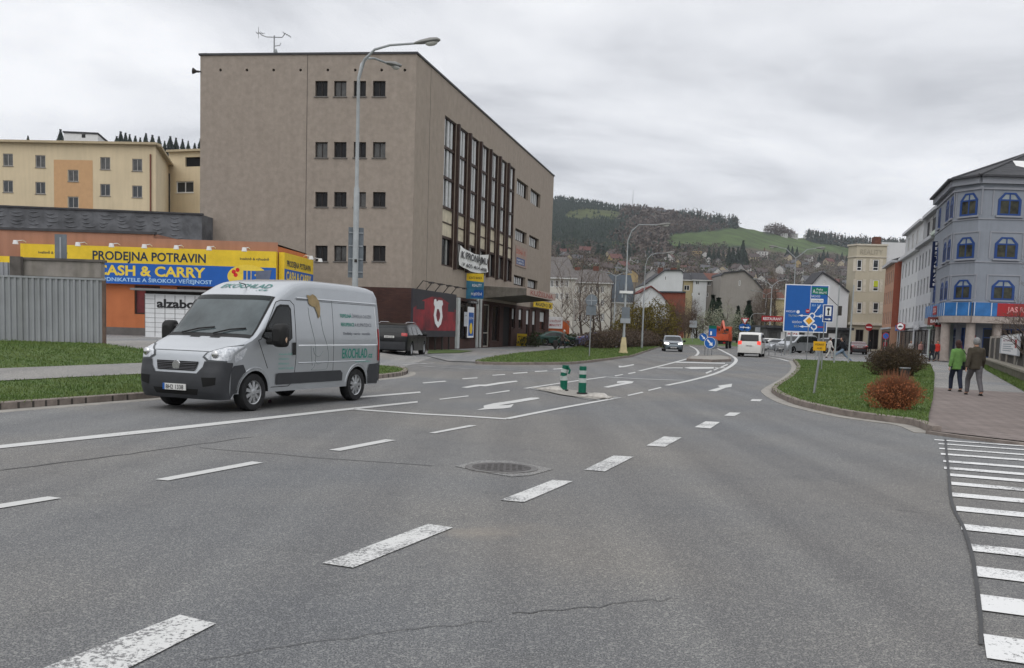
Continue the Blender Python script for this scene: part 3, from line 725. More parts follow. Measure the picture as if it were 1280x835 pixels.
for x0 in (.07,.78): lpoly(bb,MATS['billboard_black'],[(bw*x0,bh*.58),(bw*(x0+.17),bh*.58),(bw*(x0+.17),bh*.76),(bw*x0,bh*.76)],-.008,'dark_square')
u=[(.45,.82),(.49,.84),(.51,.78),(.55,.82),(.64,.82),(.66,.74),(.63,.68),(.655,.45),(.62,.28),(.55,.2),(.48,.3),(.445,.48),(.47,.66),(.44,.72)]
inn=[(.52,.62),(.50,.48),(.53,.36),(.555,.33),(.59,.42),(.595,.52),(.56,.62)]
V_,T_=tri([(bw*a,bh*b) for a,b in u],[[(bw*a,bh*b) for a,b in inn]]); MB().add([(v.x,-.012,v.y) for v in V_],T_).build('white_figure',M('print_white',(.75,.75,.76),.5,var=.03),bb)
mb=MB()
for i in range(6): mb.box(bw*(i+.3)/6,bw*(i+.3)/6+.1,.12,.8,.2,.3); mb.box(bw*(i+.3)/6,bw*(i+.3)/6+.1,.12,.22,-bz0+.05,bh)
mb.build('support',DARKF,bb)
for i in range(5):
    m=MB(); x=bw*(i+.5)/5; m.tube([(x,.1,bh),(x,-.3,bh+.5),(x,-.75,bh+.42)],.03,6); m.box(x-.2,x+.2,-.95,-.7,bh+.34,bh+.44); m.build('flood_lamp',DARKF,bb)
# signs on that facade
def side_rect(x0,y0,x1,y1): return frect(SA,SB,x0,y0,x1,y1)
BLK=M('print_black',(.02,.02,.022),.5,var=.05); YEL=M('sign_yellow',(.72,.50,.03),.5,var=.08); BLU=M('sign_blue',(.012,.09,.33),.5,var=.1); PWH=MATS['print_white']
tA=fp(SA,SB,568.5,320)[0]; tB=fp(SA,SB,605,320)[0]; zA1=fp(SA,SB,569.5,306.5)[1]; zA0=fp(SA,SB,569,331)[1]
ban=thing('rental_banner','white hanging banner with black letters across the stair hall windows','banner',tuple(P3(SA,SB,tA,zA0,.35)),math.atan2((SB-SA).y,(SB-SA).x))
W_=tB-tA; H_=zA1-zA0; mb=MB(); vs=[];fs=[]; nb=14
for i in range(nb+1):
    x=W_*i/nb; sag=-.28*math.sin(math.pi*i/nb)
    for j in range(6): vs.append((x,.05*math.sin(i*1.3+j),sag+H_*j/5+.0))
for i in range(nb):
    for j in range(5): fs.append((i*6+j,(i+1)*6+j,(i+1)*6+j+1,i*6+j+1))
mb.add(vs,fs).build('cloth',M('banner_cloth',(.72,.72,.7),.8,var=.05),ban,smooth=True)
ltext('K PRONÁJMU',ban,BLK,W_*.04,H_*.38,H_*.36,W_*.9,.03,y=-.08); ltext('V 605 414 408',ban,BLK,W_*.06,H_*.06-.12,H_*.2,W_*.86,.02,y=-.08)
r=side_rect(645,309,658,334); s,w1,h1=board('wall_sign','faded red and white painted sign beside the stair hall windows','sign',SA,SB,(r[0]-.3,r[1],r[2],r[3]),.01,.05,M('faded_print',(.33,.24,.2),.8,var=.15))
ltext('DUHA 15',s,M('faded_red',(.38,.10,.06),.8),.15,h1*.6,h1*.25,w1*.8,.02); lpoly(s,M('faded_blue',(.06,.09,.2),.8),[(w1*.05,h1*.08),(w1*.8,h1*.08),(w1*.8,h1*.42),(w1*.05,h1*.42)]); ltext('NÁBYTEK',s,PWH,w1*.1,h1*.26,h1*.1,w1*.6,y=-.008); ltext('KOBERCE',s,PWH,w1*.1,h1*.12,h1*.1,w1*.6,y=-.008)
# projecting sign stack facing the road
pA=P3(SA,SB,fp(SA,SB,604.5,365)[0]-.1,0,2.2); pB=P3(SA,SB,fp(SA,SB,604.5,365)[0]-.1,0,.1)
pr=Vector((pB.x-pA.x,pB.y-pA.y)); SQ0=Vector((AtY(582,360,70).x,70)); 
tt=fp(SA,SB,581.5,365)[0]; e0=V2(P3(SA,SB,tt,0,.1)); e1=Vector((AtY(604.8,360,e0.y-.3).x,e0.y-.3)) 
zq=lambda y:fp(e0,e1,594,y)[1]
e1n=e1
s,w1,h1=board('projecting_sign','yellow and blue shop sign stack projecting from the wall left of the canopy','sign',e0,e1n,(0,(e1n-e0).length,zq(373.5),zq(342)),0,.1,M('teal_print',(.04,.16,.25),.5,var=.3,scale=2))
lpoly(s,YEL,[(0,h1*.72),(w1,h1*.66),(w1,h1),(0,h1)],name='yellow_panel'); lpoly(s,BLU,[(w1*.28,h1*.05),(w1,h1*.05),(w1,h1*.36),(w1*.5,h1*.36)],name='blue_panel')
ltext('KONTO BANKA',s,BLK,w1*.15,h1*.78,h1*.1,w1*.75,.01,y=-.01); ltext('REALITY',s,PWH,w1*.35,h1*.48,h1*.11,w1*.55,.01,y=-.01); ltext('POJIŠTĚNÍ',s,PWH,w1*.3,h1*.14,h1*.1,w1*.62,.01,y=-.01)
r=side_rect(663,377,686,382.5); r=(r[0],r[1],fp(SA,SB,675,385)[1],fp(SA,SB,675,376.8)[1]); s,w1,h1=board('shop_sign','yellow sign with dark letters behind the canopy end of the beige block','sign',SA,SB,r,.3,.12,YEL)
ltext('MAGAZÍN 21 DK',s,BLK,w1*.06,h1*.2,h1*.55,w1*.88,.02)
# poster column by the entrance and yellow folding sign
r=side_rect(sx(512),sy(215),sx(560),sy(460)); s,w1,h1=board('poster_board','tall blue and white poster board beside the shop door','poster',SA,SB,r,.25,.06,PWH)
lpoly(s,BLU,[(w1*.08,h1*.06),(w1*.92,h1*.06),(w1*.92,h1*.82),(w1*.08,h1*.82)]); lpoly(s,YEL,[(w1*(.5+.25*math.cos(k)),h1*.3+w1*.25*math.sin(k)) for k in [i*math.pi/6 for i in range(12)]],-.01,'yellow_disc'); ltext('SLEVA',s,PWH,w1*.15,h1*.6,h1*.08,w1*.7,y=-.01)
r=side_rect(sx(486),sy(255),sx(509),sy(370)); s,w1,h1=board('notice','small pale notice left of the blue poster board','notice',SA,SB,r,.25,.03,POST)
ltext('POZOR',s,BLK,w1*.1,h1*.7,h1*.1,w1*.8)
r=side_rect(sx(505),sy(165),sx(587),sy(188)); s,w1,h1=board('name_plate','narrow black name plate over the shop window of the beige block','sign',SA,SB,r,.3,.1,BLK)
ltext('KAVÁRNA',s,PWH,w1*.25,h1*.25,h1*.5,w1*.65)
c=G(652,433); fs_=thing('folding_sign','yellow folding pavement sign standing under the canopy','pavement sign',(c.x,c.y,.03),R(-10))
for sgn in (1,-1): MB().box(-.45,.45,-.012,.012,0,1.15,Matrix.Translation((0,sgn*.16,0))@Matrix.Rotation(sgn*.14,4,'X')).build('panel',YEL,fs_)
text('MENU','lettering',BLK,fs_,Matrix.Translation((-.3,-.2,.8))@frame((0,0,0),(1,0,0)),.16,.6,.01)
# antenna mast, loudspeaker
a=fp(FL,FR,331,66)[0]; base=P3(FL,FR,a,HT,-1.5)
at=thing('roof_antenna','twin-armed antenna mast with a small dish on the flat roof of the beige block','antenna',tuple(base))
ALU=M('galvanised_steel',(.28,.29,.30),.45,.6,var=.15); LAMPG=M('grey_pole_paint',(.33,.35,.36),.6,.1,var=.12,streak=.2)
MB().tube([(0,0,0),(0,0,1.6)],.045).build('mast',ALU,at)
MB().tube([(-.95,0,1.75),(-.8,0,1.6),(-.5,0,1.5),(.5,0,1.5),(.65,0,1.7)],.03,6).tube([(0,0,.95),(.35,0,1.0),(.42,0,1.15)],.025,6).build('arm',ALU,at)
m=MB()
m.tube([(-1.15,0,1.72),(-.6,0,1.72)],.02,5); [m.tube([(x,-.3,1.72),(x,.3,1.74)],.015,5) for x in (-1.1,-.95,-.8)]; m.tube([(-1,0,1.4),(-1,0,2.1)],.018,5); m.tube([(.55,0,1.8),(1.05,0,1.55)],.02,5); [m.tube([(.6+.13*i,-.25,1.78-.065*i),(.6+.13*i,.25,1.78-.065*i)],.015,5) for i in range(4)]
m.build('aerial',ALU,at); MB().ball((.12,0,.42),.3,12,(.35,.9,1.25)).build('dish',LAMPG,at,smooth=True)
a,z=fp(FL,FR,249,90); ls=thing('loudspeaker','small dark horn loudspeaker on the upper left edge of the beige block','loudspeaker',tuple(P3(FL,FR,a,z,.1)))
MB().cyl((-.1,0,0),(.0,0,0),.06,.08,10).cyl((-.35,0,.03),(-.1,0,0),.2,.06,12).build('horn',DARKF,ls); MB().box(-.05,.15,-.04,.04,-.04,.04).build('bracket',DARKF,ls)
s=thing('wall_awning','dark roller awning box on the brick base behind the van','awning',tuple(P3(FL,FR,fp(FL,FR,372,372)[0],0,0)))
MB().box(0,3.2,-.5,-.02,2.35,2.95).build('box',M('awning_brown',(.03,.02,.017),.7),s); MB().box(.15,3.05,-.06,-.02,.9,2.35).build('shutter',GLASSD,s)

# ------------------------------------------------------------------ cash & carry shop
YB=50.5
def fy(px,Y=YB): return Vector((XatY(px,Y),Y))
sA,sB=fy(-420),fy(346.5); sC=Vector((AtY(384,335,56).x,56)); ORA=M('orange_render',(.46,.155,.065),.9,var=.1,scale=.8,streak=.12); PEA=M('terracotta_render',(.36,.185,.125),.9,var=.06,scale=.8,streak=.15)
PLI=M('grey_plinth',(.13,.12,.115),.9,var=.15)
zg=.6; zr=fp(sA,sB,100,289)[1]; zsb=fp(sA,sB,200,356.5)[1]; zst=fp(sA,sB,200,310.5)[1]; zpl=fp(sA,sB,150,409)[1]
shop=building('grocery_shop','low orange rendered shop building behind the metal fence',[sA,sB,sC],zg)
mb=MB(); tR=fp(sA,sB,192,300)[0]
ww=[frect(sA,sB,168,357,200,393),frect(sA,sB,221,358,300,380)]
ww=[(a,b,max(c,zpl+.2),zsb-.05) for a,b,c,d in ww]
facade(mb,sA,sB,zpl,zsb,ww,.15,mat=ORA); facade(mb,sA,sB,zg-.6,zpl,(),mat=PLI); facade(mb,sA,sB,zsb,zst,(),mat=PEA)
facade(mb,sA,sB,zst,zr,(),mat=PEA,t1=tR); facade(mb,sA,sB,zst,zst+.5,(),mat=PEA,t0=tR)
facade(mb,sB,sC,zg-.6,zst+.3,(),mat=ORA)
bk=sA+Vector((0,14)); facade(mb,bk,sA,zg,zr,(),mat=PEA)
pR=P3(sA,sB,tR,0,0); facade(mb,V2(pR),V2(pR)+Vector((.5,12)),zst,zr,(),mat=PEA)
mb.build('wall',None,shop,world=True)
MB().add([(*sA,zr),(pR.x,pR.y,zr),(pR.x+.5,pR.y+12,zr),(*bk,zr)],[(0,1,2,3)]).add([(pR.x,pR.y,zst+.4),(*sB,zst+.4),(*sC,zst+.35),(pR.x+.5,pR.y+12,zst+.5)],[(0,1,2,3)]).build('roof',M('brown_roof',(.10,.07,.055),.9),shop,world=True)
mb=MB(); fbox(mb,sA,sB,-.1,tR+.1,zr-.05,zr+.08,-.2,.08); mb.build('roof_edge',TRIM,shop,world=True)
for r in ww:
    f=window(shop,sA,sB,r,BROWN,M('red_poster',(.20,.03,.03),.5,col2=(.05,.015,.02),scale=1.2),0,0,.08,.12)
# sign board with bent end
tS=fp(sA,sB,30,330)[0]; tE=(sB-sA).length
sg,sw,sh=board('fascia_sign','long yellow and blue grocery fascia with red dots on its logo over the orange shop','shop sign',sA,sB,(tS,tE,zsb,zst),.05,.3,YEL)
lpoly(sg,M('fascia_blue',(.012,.10,.40),.5,var=.05),[(0,0),(sw,0),(sw,sh*.56),(0,sh*.56)],-.003,'blue_band')
def fx(px): return fp(sA,sB,px,330)[0]-tS
NAVY=M('navy_letters',(.012,.03,.06),.5); YL=M('letter_yellow',(.75,.55,.06),.5); LB=M('letter_pale_blue',(.36,.55,.75),.5)
ltext('PRODEJNA POTRAVIN',sg,NAVY,fx(119.5),sh*.64,sh*.24,fx(260)-fx(119.5),.022,y=-.008)
ltext('CASH & CARRY',sg,YL,fx(124),sh*.235,sh*.27,fx(259.5)-fx(124),.032,y=-.008)
ltext('PRO PODNIKATELE A ŠIROKOU VEŘEJNOST',sg,LB,fx(108),sh*.065,sh*.105,fx(268)-fx(108),.02,y=-.008)
for cxp in (312,62):
    cx_=fx(cxp)
    el=[(cx_+1.05*math.cos(k*math.pi/14),max(.04,sh*.30)+.62*math.sin(k*math.pi/14)) for k in range(28)]
    lpoly(sg,YL,[(a,min(max(b,.03),sh-.03)) for a,b in el],-.008,'logo_oval')
    for a,b in ((-.72,.28),(-.52,.38),(-.62,.12)):
        lpoly(sg,M('logo_red',(.6,.02,.02),.5),[(cx_+a+.11*math.cos(k*math.pi/6),sh*.3+b-.05+.11*math.sin(k*math.pi/6)) for k in range(12)],-.012,'logo_dot')
    if cxp==312:
        ltext('JIP',sg,MATS['fascia_blue'],cx_-.35,sh*.12,sh*.34,1.0,.05,y=-.012); lpoly(sg,M('trolley_grey',(.12,.14,.2),.5),[(cx_+.45,sh*.1),(cx_+1.1,sh*.14),(cx_+1.25,sh*.5),(cx_+.42,sh*.46)],-.016,'trolley')
    else: ltext('JIP',sg,MATS['fascia_blue'],cx_-.35,sh*.3,sh*.2,1.0,.05,y=-.012)
    ltext('kvalitně & výhodně',sg,NAVY,cx_-.4,sh*.75,sh*.07,1.5,.01,y=-.008)
# bent end of the fascia
d1=sC-sB; sg2,w2,h2=board('fascia_sign','short yellow and blue end panel of the grocery fascia, round its corner','shop sign',sB,sC,(0.02,d1.length,zsb,zst),.05,.3,YEL)
lpoly(sg2,MATS['fascia_blue'],[(0,0),(w2,0),(w2,h2*.56),(0,h2*.56)],-.003,'blue_band'); ltext('PRODEJNA POTRAVIN',sg2,NAVY,w2*.08,h2*.64,h2*.17,w2*.82,.02,y=-.008); ltext('CASH & CARRY',sg2,YL,w2*.06,h2*.25,h2*.26,w2*.86,.03,y=-.008); ltext('PRO PODNIKATELE',sg2,LB,w2*.1,h2*.08,h2*.1,w2*.75,y=-.008)
# lamps over the fascia
fl0=None
for i,px in enumerate((34,110,151,191,230,270,313)):
    t=fx(px)+tS; p=P3(sA,sB,t,zst,.4)
    ttl='white arm lamp over the grocery fascia, %s from the left'%(['first','second','third','fourth','fifth','sixth','seventh'][i])
    if fl0 is None:
        fl0=thing('sign_lamp',ttl,'lamp',tuple(p),0,'lamps over the grocery fascia')
        MB().tube([(0,.3,.1),(0,0,.16),(0,-.75,.06)],.025,6).build('arm',WHITE,fl0); MB().cyl((0,-.75,.1),(0,-.75,-.1),.10,.14,12).build('lamp_head',WHITE,fl0)
    else: dup(fl0,None,ttl,tuple(p))
for i,(px,py) in enumerate(((384,318),(397,323))):
    p=P3(sB,sC,d1.length*(.75+.35*i),zst,.3); dup(fl0,None,('white arm lamp at the near end of the short fascia panel','white arm lamp by the wall of the beige block')[i],tuple(p),R(35))
# parcel lockers
ya=47.6; lx0=XatY(181,ya); lx1=XatY(256,ya)
LKW=M('locker_white',(.66,.67,.68),.5,var=.05)
lk=thing('parcel_locker','white parcel locker wall with black lettering in front of the orange shop','parcel locker',(lx0,ya,zg))
MB().box(0,lx1-lx0,0,.7,.02,2.15).build('cabinet',LKW,lk)
MB().box(-.55,lx1-lx0+.2,-.45,.8,2.3,2.4).build('roof',M('locker_roof',(.2,.2,.2),.6),lk); MB().box(.0,lx1-lx0,.1,.7,2.15,2.3).build('top_gap',DARKF,lk)
mb=MB(); wl=lx1-lx0; n=6
for i in range(n+1): x=min(wl*i/n,wl-.03); mb.box(x,x+.02,-.012,0,.05,2.1)
for i in range(n):
    for j in range(1,9):
        if i>=1 and j>=7: continue
        mb.box(wl*i/n+.02,wl*(i+1)/n,-.008,0,.05+j*.23,.065+j*.23)
mb.build('door_gap',M('gap_grey',(.12,.12,.12),.7),lk)
ltext('alzabox',lk,BLK,wl*.2,1.5,.42,wl*.78,.035,y=-.014)
b=Gt(168.5,418); g=thing('litter_bin','green litter bin beside the orange shop wall','bin',(b.x,b.y+3,zg))
MB().cyl((0,0,0),(0,0,.62),.2,.22,14).build('body',M('bin_green',(.02,.12,.05),.6),g); MB().box(-.22,.22,-.15,.15,.62,1.1).build('top',WHITE,g)
# dark bitumen-clad upper storey behind the shop
ub0,ub1=fy(-260,58),fy(252,60); BIT=M('bitumen_felt',(.115,.12,.13),.7,var=.40,scale=1.3,bump=1.0,bscale=1.5)
ub=building('flat_roof_hall','dark grey felt-clad roof storey between shop and apartment block',[ub0,ub1],0)
zt1=fp(ub0,ub1,120,263)[1]; mb=MB(); facade(mb,ub0,ub1,0,zt1,()); facade(mb,ub1,ub1+Vector((1,15)),0,zt1,()); mb.build('wall',BIT,ub,world=True)
MB().add([(*ub0,zt1),(*ub1,zt1),(ub1.x+1,ub1.y+15,zt1),(ub0.x,ub0.y+15,zt1)],[(0,1,2,3)]).build('roof',BIT,ub,world=True)
mb=MB(); rr=random.Random(5); ln=(ub1-ub0).length
for i in range(int(ln/1.05)):
    t=i*1.05+.2
    for j in range(7):
        z=zt1-.22-j*.24+rr.uniform(-.05,.05); a_=rr.uniform(.2,.45); k0=len(mb.v)
        mb.v+= [tuple(P3(ub0,ub1,t+q*a_*2-.1,z-.10*math.sin(q*math.pi)+dz,o_)) for q in (0,.25,.5,.75,1) for dz,o_ in ((.045,.0),(0,.05*math.sin(q*math.pi)+.005),(-.045,.0))]
        for q in range(4):
            for r_ in range(2): mb.f.append((k0+q*3+r_,k0+q*3+r_+1,k0+(q+1)*3+r_+1,k0+(q+1)*3+r_)); mb.m.append(0)
mb.build('felt_fold',BIT,ub,world=True)
mb=MB(); fbox(mb,ub0,ub1,0,ln+.1,zt1-.02,zt1+.08,-.1,.1); mb.build('roof_edge',TRIM,ub,world=True)

# ------------------------------------------------------------------ apartment block at the back left
YA=110.0; aA,aB=fy(-300,YA+2),fy(195,YA-1.5); aC=Vector((AtY(211,240,122).x,122)); aD=Vector((XatY(262,120),120))
BEI=M('beige_render',(.60,.50,.34),.9,var=.05,scale=.4,streak=.08); PCH=M('peach_render',(.52,.32,.17),.9,var=.05)
zt2=fp(aA,aB,100,180)[1]
ap=building('apartment_block','pale yellow apartment block with a peach stripe and a white roof hut',[aA,aB,aC,aD],0)
wins=[]; ys=((193,208.5),(226.5,241.5),(258,273))
for cx_,dy in ((10,0),(50.5,2),(131.5,4.5),(171.5,6.5)):
    for y0,y1 in ys: wins.append(frect(aA,aB,cx_-6.3,y0-1+dy,cx_+6.3,y1-1+dy))
for y0,y1 in ((212.5,227),(246,260)): wins.append(frect(aA,aB,85,y0,98,y1))
for k in range(1,7):
    for y0,y1 in ys: wins.append(frect(aA,aB,10-40*k-6,y0-1,10-40*k+6,y1-1))
mb=MB(); pt0,pt1=fp(aA,aB,67.5,220)[0],fp(aA,aB,116,220)[0]; zp=fp(aA,aB,90,200)[1]
facade(mb,aA,aB,0,zt2,[w for w in wins],.15,mat=BEI)
zt3=zt2-.1; facade(mb,aB,aC,0,zt3,(),mat=BEI)
ow=frect(aC,aD,230,226,252,240); bal=frect(aC,aD,231.5,196,262,208); zt4=fp(aC,aD,235,190)[1]
lw=frect(aC,aD,220,226.5,242,241)
facade(mb,aC,aD,0,zt4,[lw,(bal[0],bal[1]-.02,bal[2],bal[3])],.3,mat=BEI)
mb.build('wall',None,ap,world=True)
for i,r in enumerate(wins): window(ap,aA,aB,r,M('window_grey_frame',(.3,.29,.28),.6),[GLASS,GLASSC][(i*7)%3==0],1,0,.09,.13,sill=MATS['stone_sill'])
window(ap,aC,aD,lw,WHITE,GLASS,1,0,.12,.2,sill=WHITE)
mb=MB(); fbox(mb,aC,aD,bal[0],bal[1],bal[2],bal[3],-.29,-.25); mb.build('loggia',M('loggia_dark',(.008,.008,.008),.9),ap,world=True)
holes=[w for w in wins if w[0]>pt0 and w[1]<pt1]
mb=MB(); V_,T_=tri([(pt0,0),(pt1,0),(pt1,zp),(pt0,zp)],[[(h[0]-.05,h[2]-.1),(h[1]+.05,h[2]-.1),(h[1]+.05,h[3]+.03),(h[0]-.05,h[3]+.03)] for h in holes]); mb.add([P3(aA,aB,v.x,v.y,.02) for v in V_],T_); mb.build('peach_stripe',PCH,ap,world=True)
mb=MB()
for a,b,z in ((aA,aB,zt2),(aB,aC,zt3),(aC,aD,zt4)): fbox(mb,a,b,0,(b-a).length+.3,z,z+.25,-.8,.55)
mb.build('eaves',M('eave_beige',(.4,.33,.22),.8),ap,world=True)
MB().add([(*aA,zt2),(*aB,zt2),(*aC,zt2),(aC.x,140,zt2),(aA.x,140,zt2)],[(0,1,2,3,4)]).add([(*aC,zt4),(*aD,zt4),(aD.x,140,zt4),(aC.x,140,zt4)],[(0,1,2,3)]).build('roof',MATS['bitumen_roof'],ap,world=True)
mb=MB(); t,z=fp(aA,aB,188.5,193); p=P3(aA,aB,t,0,.1); mb.tube([(p.x,p.y,z),(p.x,p.y,2)],.09,8); mb.build('downpipe',M('copper_pipe',(.16,.06,.04),.6),ap,world=True)
mb=MB(); t,z=fp(aC,aD,212,217); p=P3(aC,aD,t,0,.1); mb.tube([(p.x,p.y,z),(p.x,p.y,2)],.1,8); mb.build('downpipe',DARKF,ap,world=True)
# white hut on its roof
h0,h1=fy(82,118),fy(124,117); h2=Vector((AtY(139,170,121).x,121)); mb=MB(); zl=fp(h0,h1,82,166)[1]
mb.quad((*h0,zt2),(*h1,zt2),(*h1,zl-.25),(*h0,zl)); mb.quad((*h1,zt2),(*h2,zt2),(*h2,zl-.9),(*h1,zl-.25)); mb.build('roof_hut',WHITE,ap,world=True)
mb=MB(); mb.add([(h0.x-.1,h0.y-.1,zl+.02),(h1.x+.1,h1.y-.15,zl-.22),(h2.x+.15,h2.y,zl-.85),(h0.x+2,h2.y+2,zl-.3),(h0.x-.1,h0.y-.1,zl+.2),(h1.x+.1,h1.y-.15,zl-.05),(h2.x+.15,h2.y,zl-.7),(h0.x+2,h2.y+2,zl-.1)],[(0,3,2,1),(4,5,6,7),(0,1,5,4),(1,2,6,5),(2,3,7,6),(3,0,4,7)]).build('roof_hut_cap',TRIM,ap,world=True)
mb=MB(); t=fp(h0,h1,104.5,170); fbox(mb,h0,h1,t[0]-.25,t[0]+.25,t[1]-.2,t[1]+.2,0,.02); mb.build('vent_hole',BLK,ap,world=True)

# ------------------------------------------------------------------ sheet-metal fence, concrete wall
YF=29.6; f0,f1=fy(-120,YF),fy(132,YF+.6)
fz0=.6; fz1=fp(f0,f1,60,347)[1]; FEN=M('fence_sheet',(.30,.31,.325),.55,.35,var=.1,scale=1,streak=.22)
fe=building('metal_fence','grey ribbed sheet-metal fence at the top of the grass bank',[f0,f1],.6,cat='fence')
mb=MB(); ln=(f1-f0).length; k=int(ln/.18); vs=[]
for i in range(k+1):
    for q,o in ((0,0),(.35,0),(.5,.045),(.85,.045)):
        t=(i+q)*ln/(k+1); vs.append(P3(f0,f1,t,fz0-.15,o)); vs.append(P3(f0,f1,t,fz1+.01*math.sin(i),o))
mb.add(vs,[(j*2,j*2+2,j*2+3,j*2+1) for j in range(len(vs)//2-1)]); mb.build('sheet',FEN,fe,world=True)
for t in (ln-.05,ln-5.6,ln-11): 
    m=MB(); fbox(m,f0,f1,t-.04,t+.04,fz0-.2,fz1+.02,-.1,.05); m.build('post',M('rusty_post',(.13,.09,.07),.8,var=.3),fe,world=True)
m=MB(); fbox(m,f0,f1,0,ln,fz1-.03,fz1+.03,-.06,.055); m.build('top_rail',FEN,fe,world=True)
w0,w1=fy(23.5,31.5),fy(126.5,31.5); wz1=fp(w0,w1,70,326)[1]
cw=building('concrete_wall','weathered concrete block wall rising behind the sheet-metal fence',[w0,w1],.5,cat='wall')
mb=MB(); fbox(mb,w0,w1,0,(w1-w0).length,.3,wz1,-.3,0); mb.build('wall',CONC,cw,world=True)
mb=MB(); fbox(mb,w0,w1,0,(w1-w0).length,wz1-.55,wz1-.5,0,.012); fbox(mb,w0,w1,-.15,(w1-w0).length+.06,wz1,wz1+.08,-.34,.05); mb.build('coping',M('dark_coping',(.11,.10,.09),.9,var=.3),cw,world=True)
w0,w1=fy(-120,31.3),fy(18,31.3); m=MB(); fb=building('inner_fence','short taller corrugated sheet screen left of the concrete wall',[w0,w1],.5,cat='fence')
zq1=fp(w0,w1,10,328)[1]; vs=[]; ln=(w1-w0).length; k=int(ln/.16)
for i in range(k+1):
    for q,o in ((0,0),(.35,0),(.5,.04),(.85,.04)): t=(i+q)*ln/(k+1); vs.append(P3(w0,w1,t,fz0,o)); vs.append(P3(w0,w1,t,zq1,o))
m.add(vs,[(j*2,j*2+2,j*2+3,j*2+1) for j in range(len(vs)//2-1)]).build('sheet',FEN,fb,world=True)
m=MB(); fbox(m,w0,w1,ln-.1,ln+.25,fz0,zq1+.2,-.1,.06); m.build('post',MATS['dark_coping'],fb,world=True)
w0,w1=fy(-100,49.5),fy(27,49.5); s,w_,h_=board('fascia_sign','narrow yellow strip of shop fascia at the left edge above the fence','shop sign',w0,w1,(0,(w1-w0).length,fp(w0,w1,10,330)[1],fp(w0,w1,10,320.5)[1]),0,.2,YEL)
# ------------------------------------------------------------------ vehicles
TYRE=M('tyre_rubber',(.018,.018,.019),.85,var=.25,scale=8); RIM=M('rim_silver',(.42,.43,.44),.35,.7,var=.1,scale=6); PLAS=M('bumper_plastic',(.03,.032,.036),.55,var=.12,scale=6,spec=.4)
CARGLASS=M('car_glass',(.010,.012,.013),.06,var=.2,spec=.3); SEAL=M('rubber_seal',(.01,.01,.01),.6)
UND=M('underbody_black',(.008,.008,.008),.9); CHR=M('chrome',(.6,.6,.6),.15,1,var=.05)
HLAMP=M('headlamp_glass',(.62,.64,.66),.15,.1,col2=(.25,.27,.3),scale=16,coat=.8); TLAMP=M('tail_lamp_red',(.30,.01,.01),.2,var=.2,scale=10,coat=.5)
LIT=M('lit_headlamp',(1,1,1),.3,emis=((1,.96,.88),8)); LITR=M('lit_brake_lamp',(.6,.02,.02),.3,emis=((1,.10,.06),.7))
PLATE=M('plate_white',(.6,.6,.58),.5,var=.03)
def lathe(mb,prof,c,n=24,axis='y',mat=None):
    vs=[];fs=[]; m=len(prof)
    for k in range(n):
        a=2*math.pi*k/n
        for r,y in prof: vs.append((c[0]+r*math.cos(a),c[1]+y,c[2]+r*math.sin(a)))
    for k in range(n):
        for i in range(m-1): fs.append((k*m+i,k*m+i+1,((k+1)%n)*m+i+1,((k+1)%n)*m+i))
    return mb.add(vs,fs,mat)
def wheel(par,x,y,r,w,side,spokes=7,steel=False,detail=True):
    """side=+1: outer face towards +y"""
    s=side; m=MB()
    lathe(m,[(r*.62,-w/2*s),(r*.93,-w/2*s),(r,-w*.36*s),(r,w*.36*s),(r*.95,w/2*s),(r*.86,w*.52*s),(r*.64,w*.47*s),(r*.62,w*.2*s)],(x,y,r),28)
    t=m.build('wheel',TYRE,par,smooth=True)
    m=MB(); lathe(m,[(r*.64,w*.44*s),(r*.6,w*.40*s),(r*.57,w*.16*s)],(x,y,r),28); m.build('rim',RIM,t,smooth=True)
    m=MB(); lathe(m,[(r*.6,w*.12*s),(0.001,w*.12*s)],(x,y,r),20); m.build('brake_disc',UND,t)
    if detail:
        m=MB()
        lathe(m,[(r*.2,w*.2*s),(r*.19,w*.42*s),(r*.1,w*.46*s),(0.001,w*.46*s)],(x,y,r),16)
        for k in range(spokes):
            a=2*math.pi*k/spokes+.3; T=Matrix.Translation((x,y,r))@Matrix.Rotation(-a,4,'Y'); hw=r*.085
            m.add([T@Vector(p) for p in ((r*.12,w*.2*s,-hw),(r*.12,w*.43*s,-hw*.9),(r*.12,w*.43*s,hw*.9),(r*.12,w*.2*s,hw),(r*.6,w*.22*s,-hw*1.25),(r*.6,w*.36*s,-hw*1.2),(r*.6,w*.36*s,hw*1.2),(r*.6,w*.22*s,hw*1.25))],[(0,1,5,4),(1,2,6,5),(2,3,7,6),(3,0,4,7)])
        m.build('hubcap',RIM,t,weld=True)
    return t

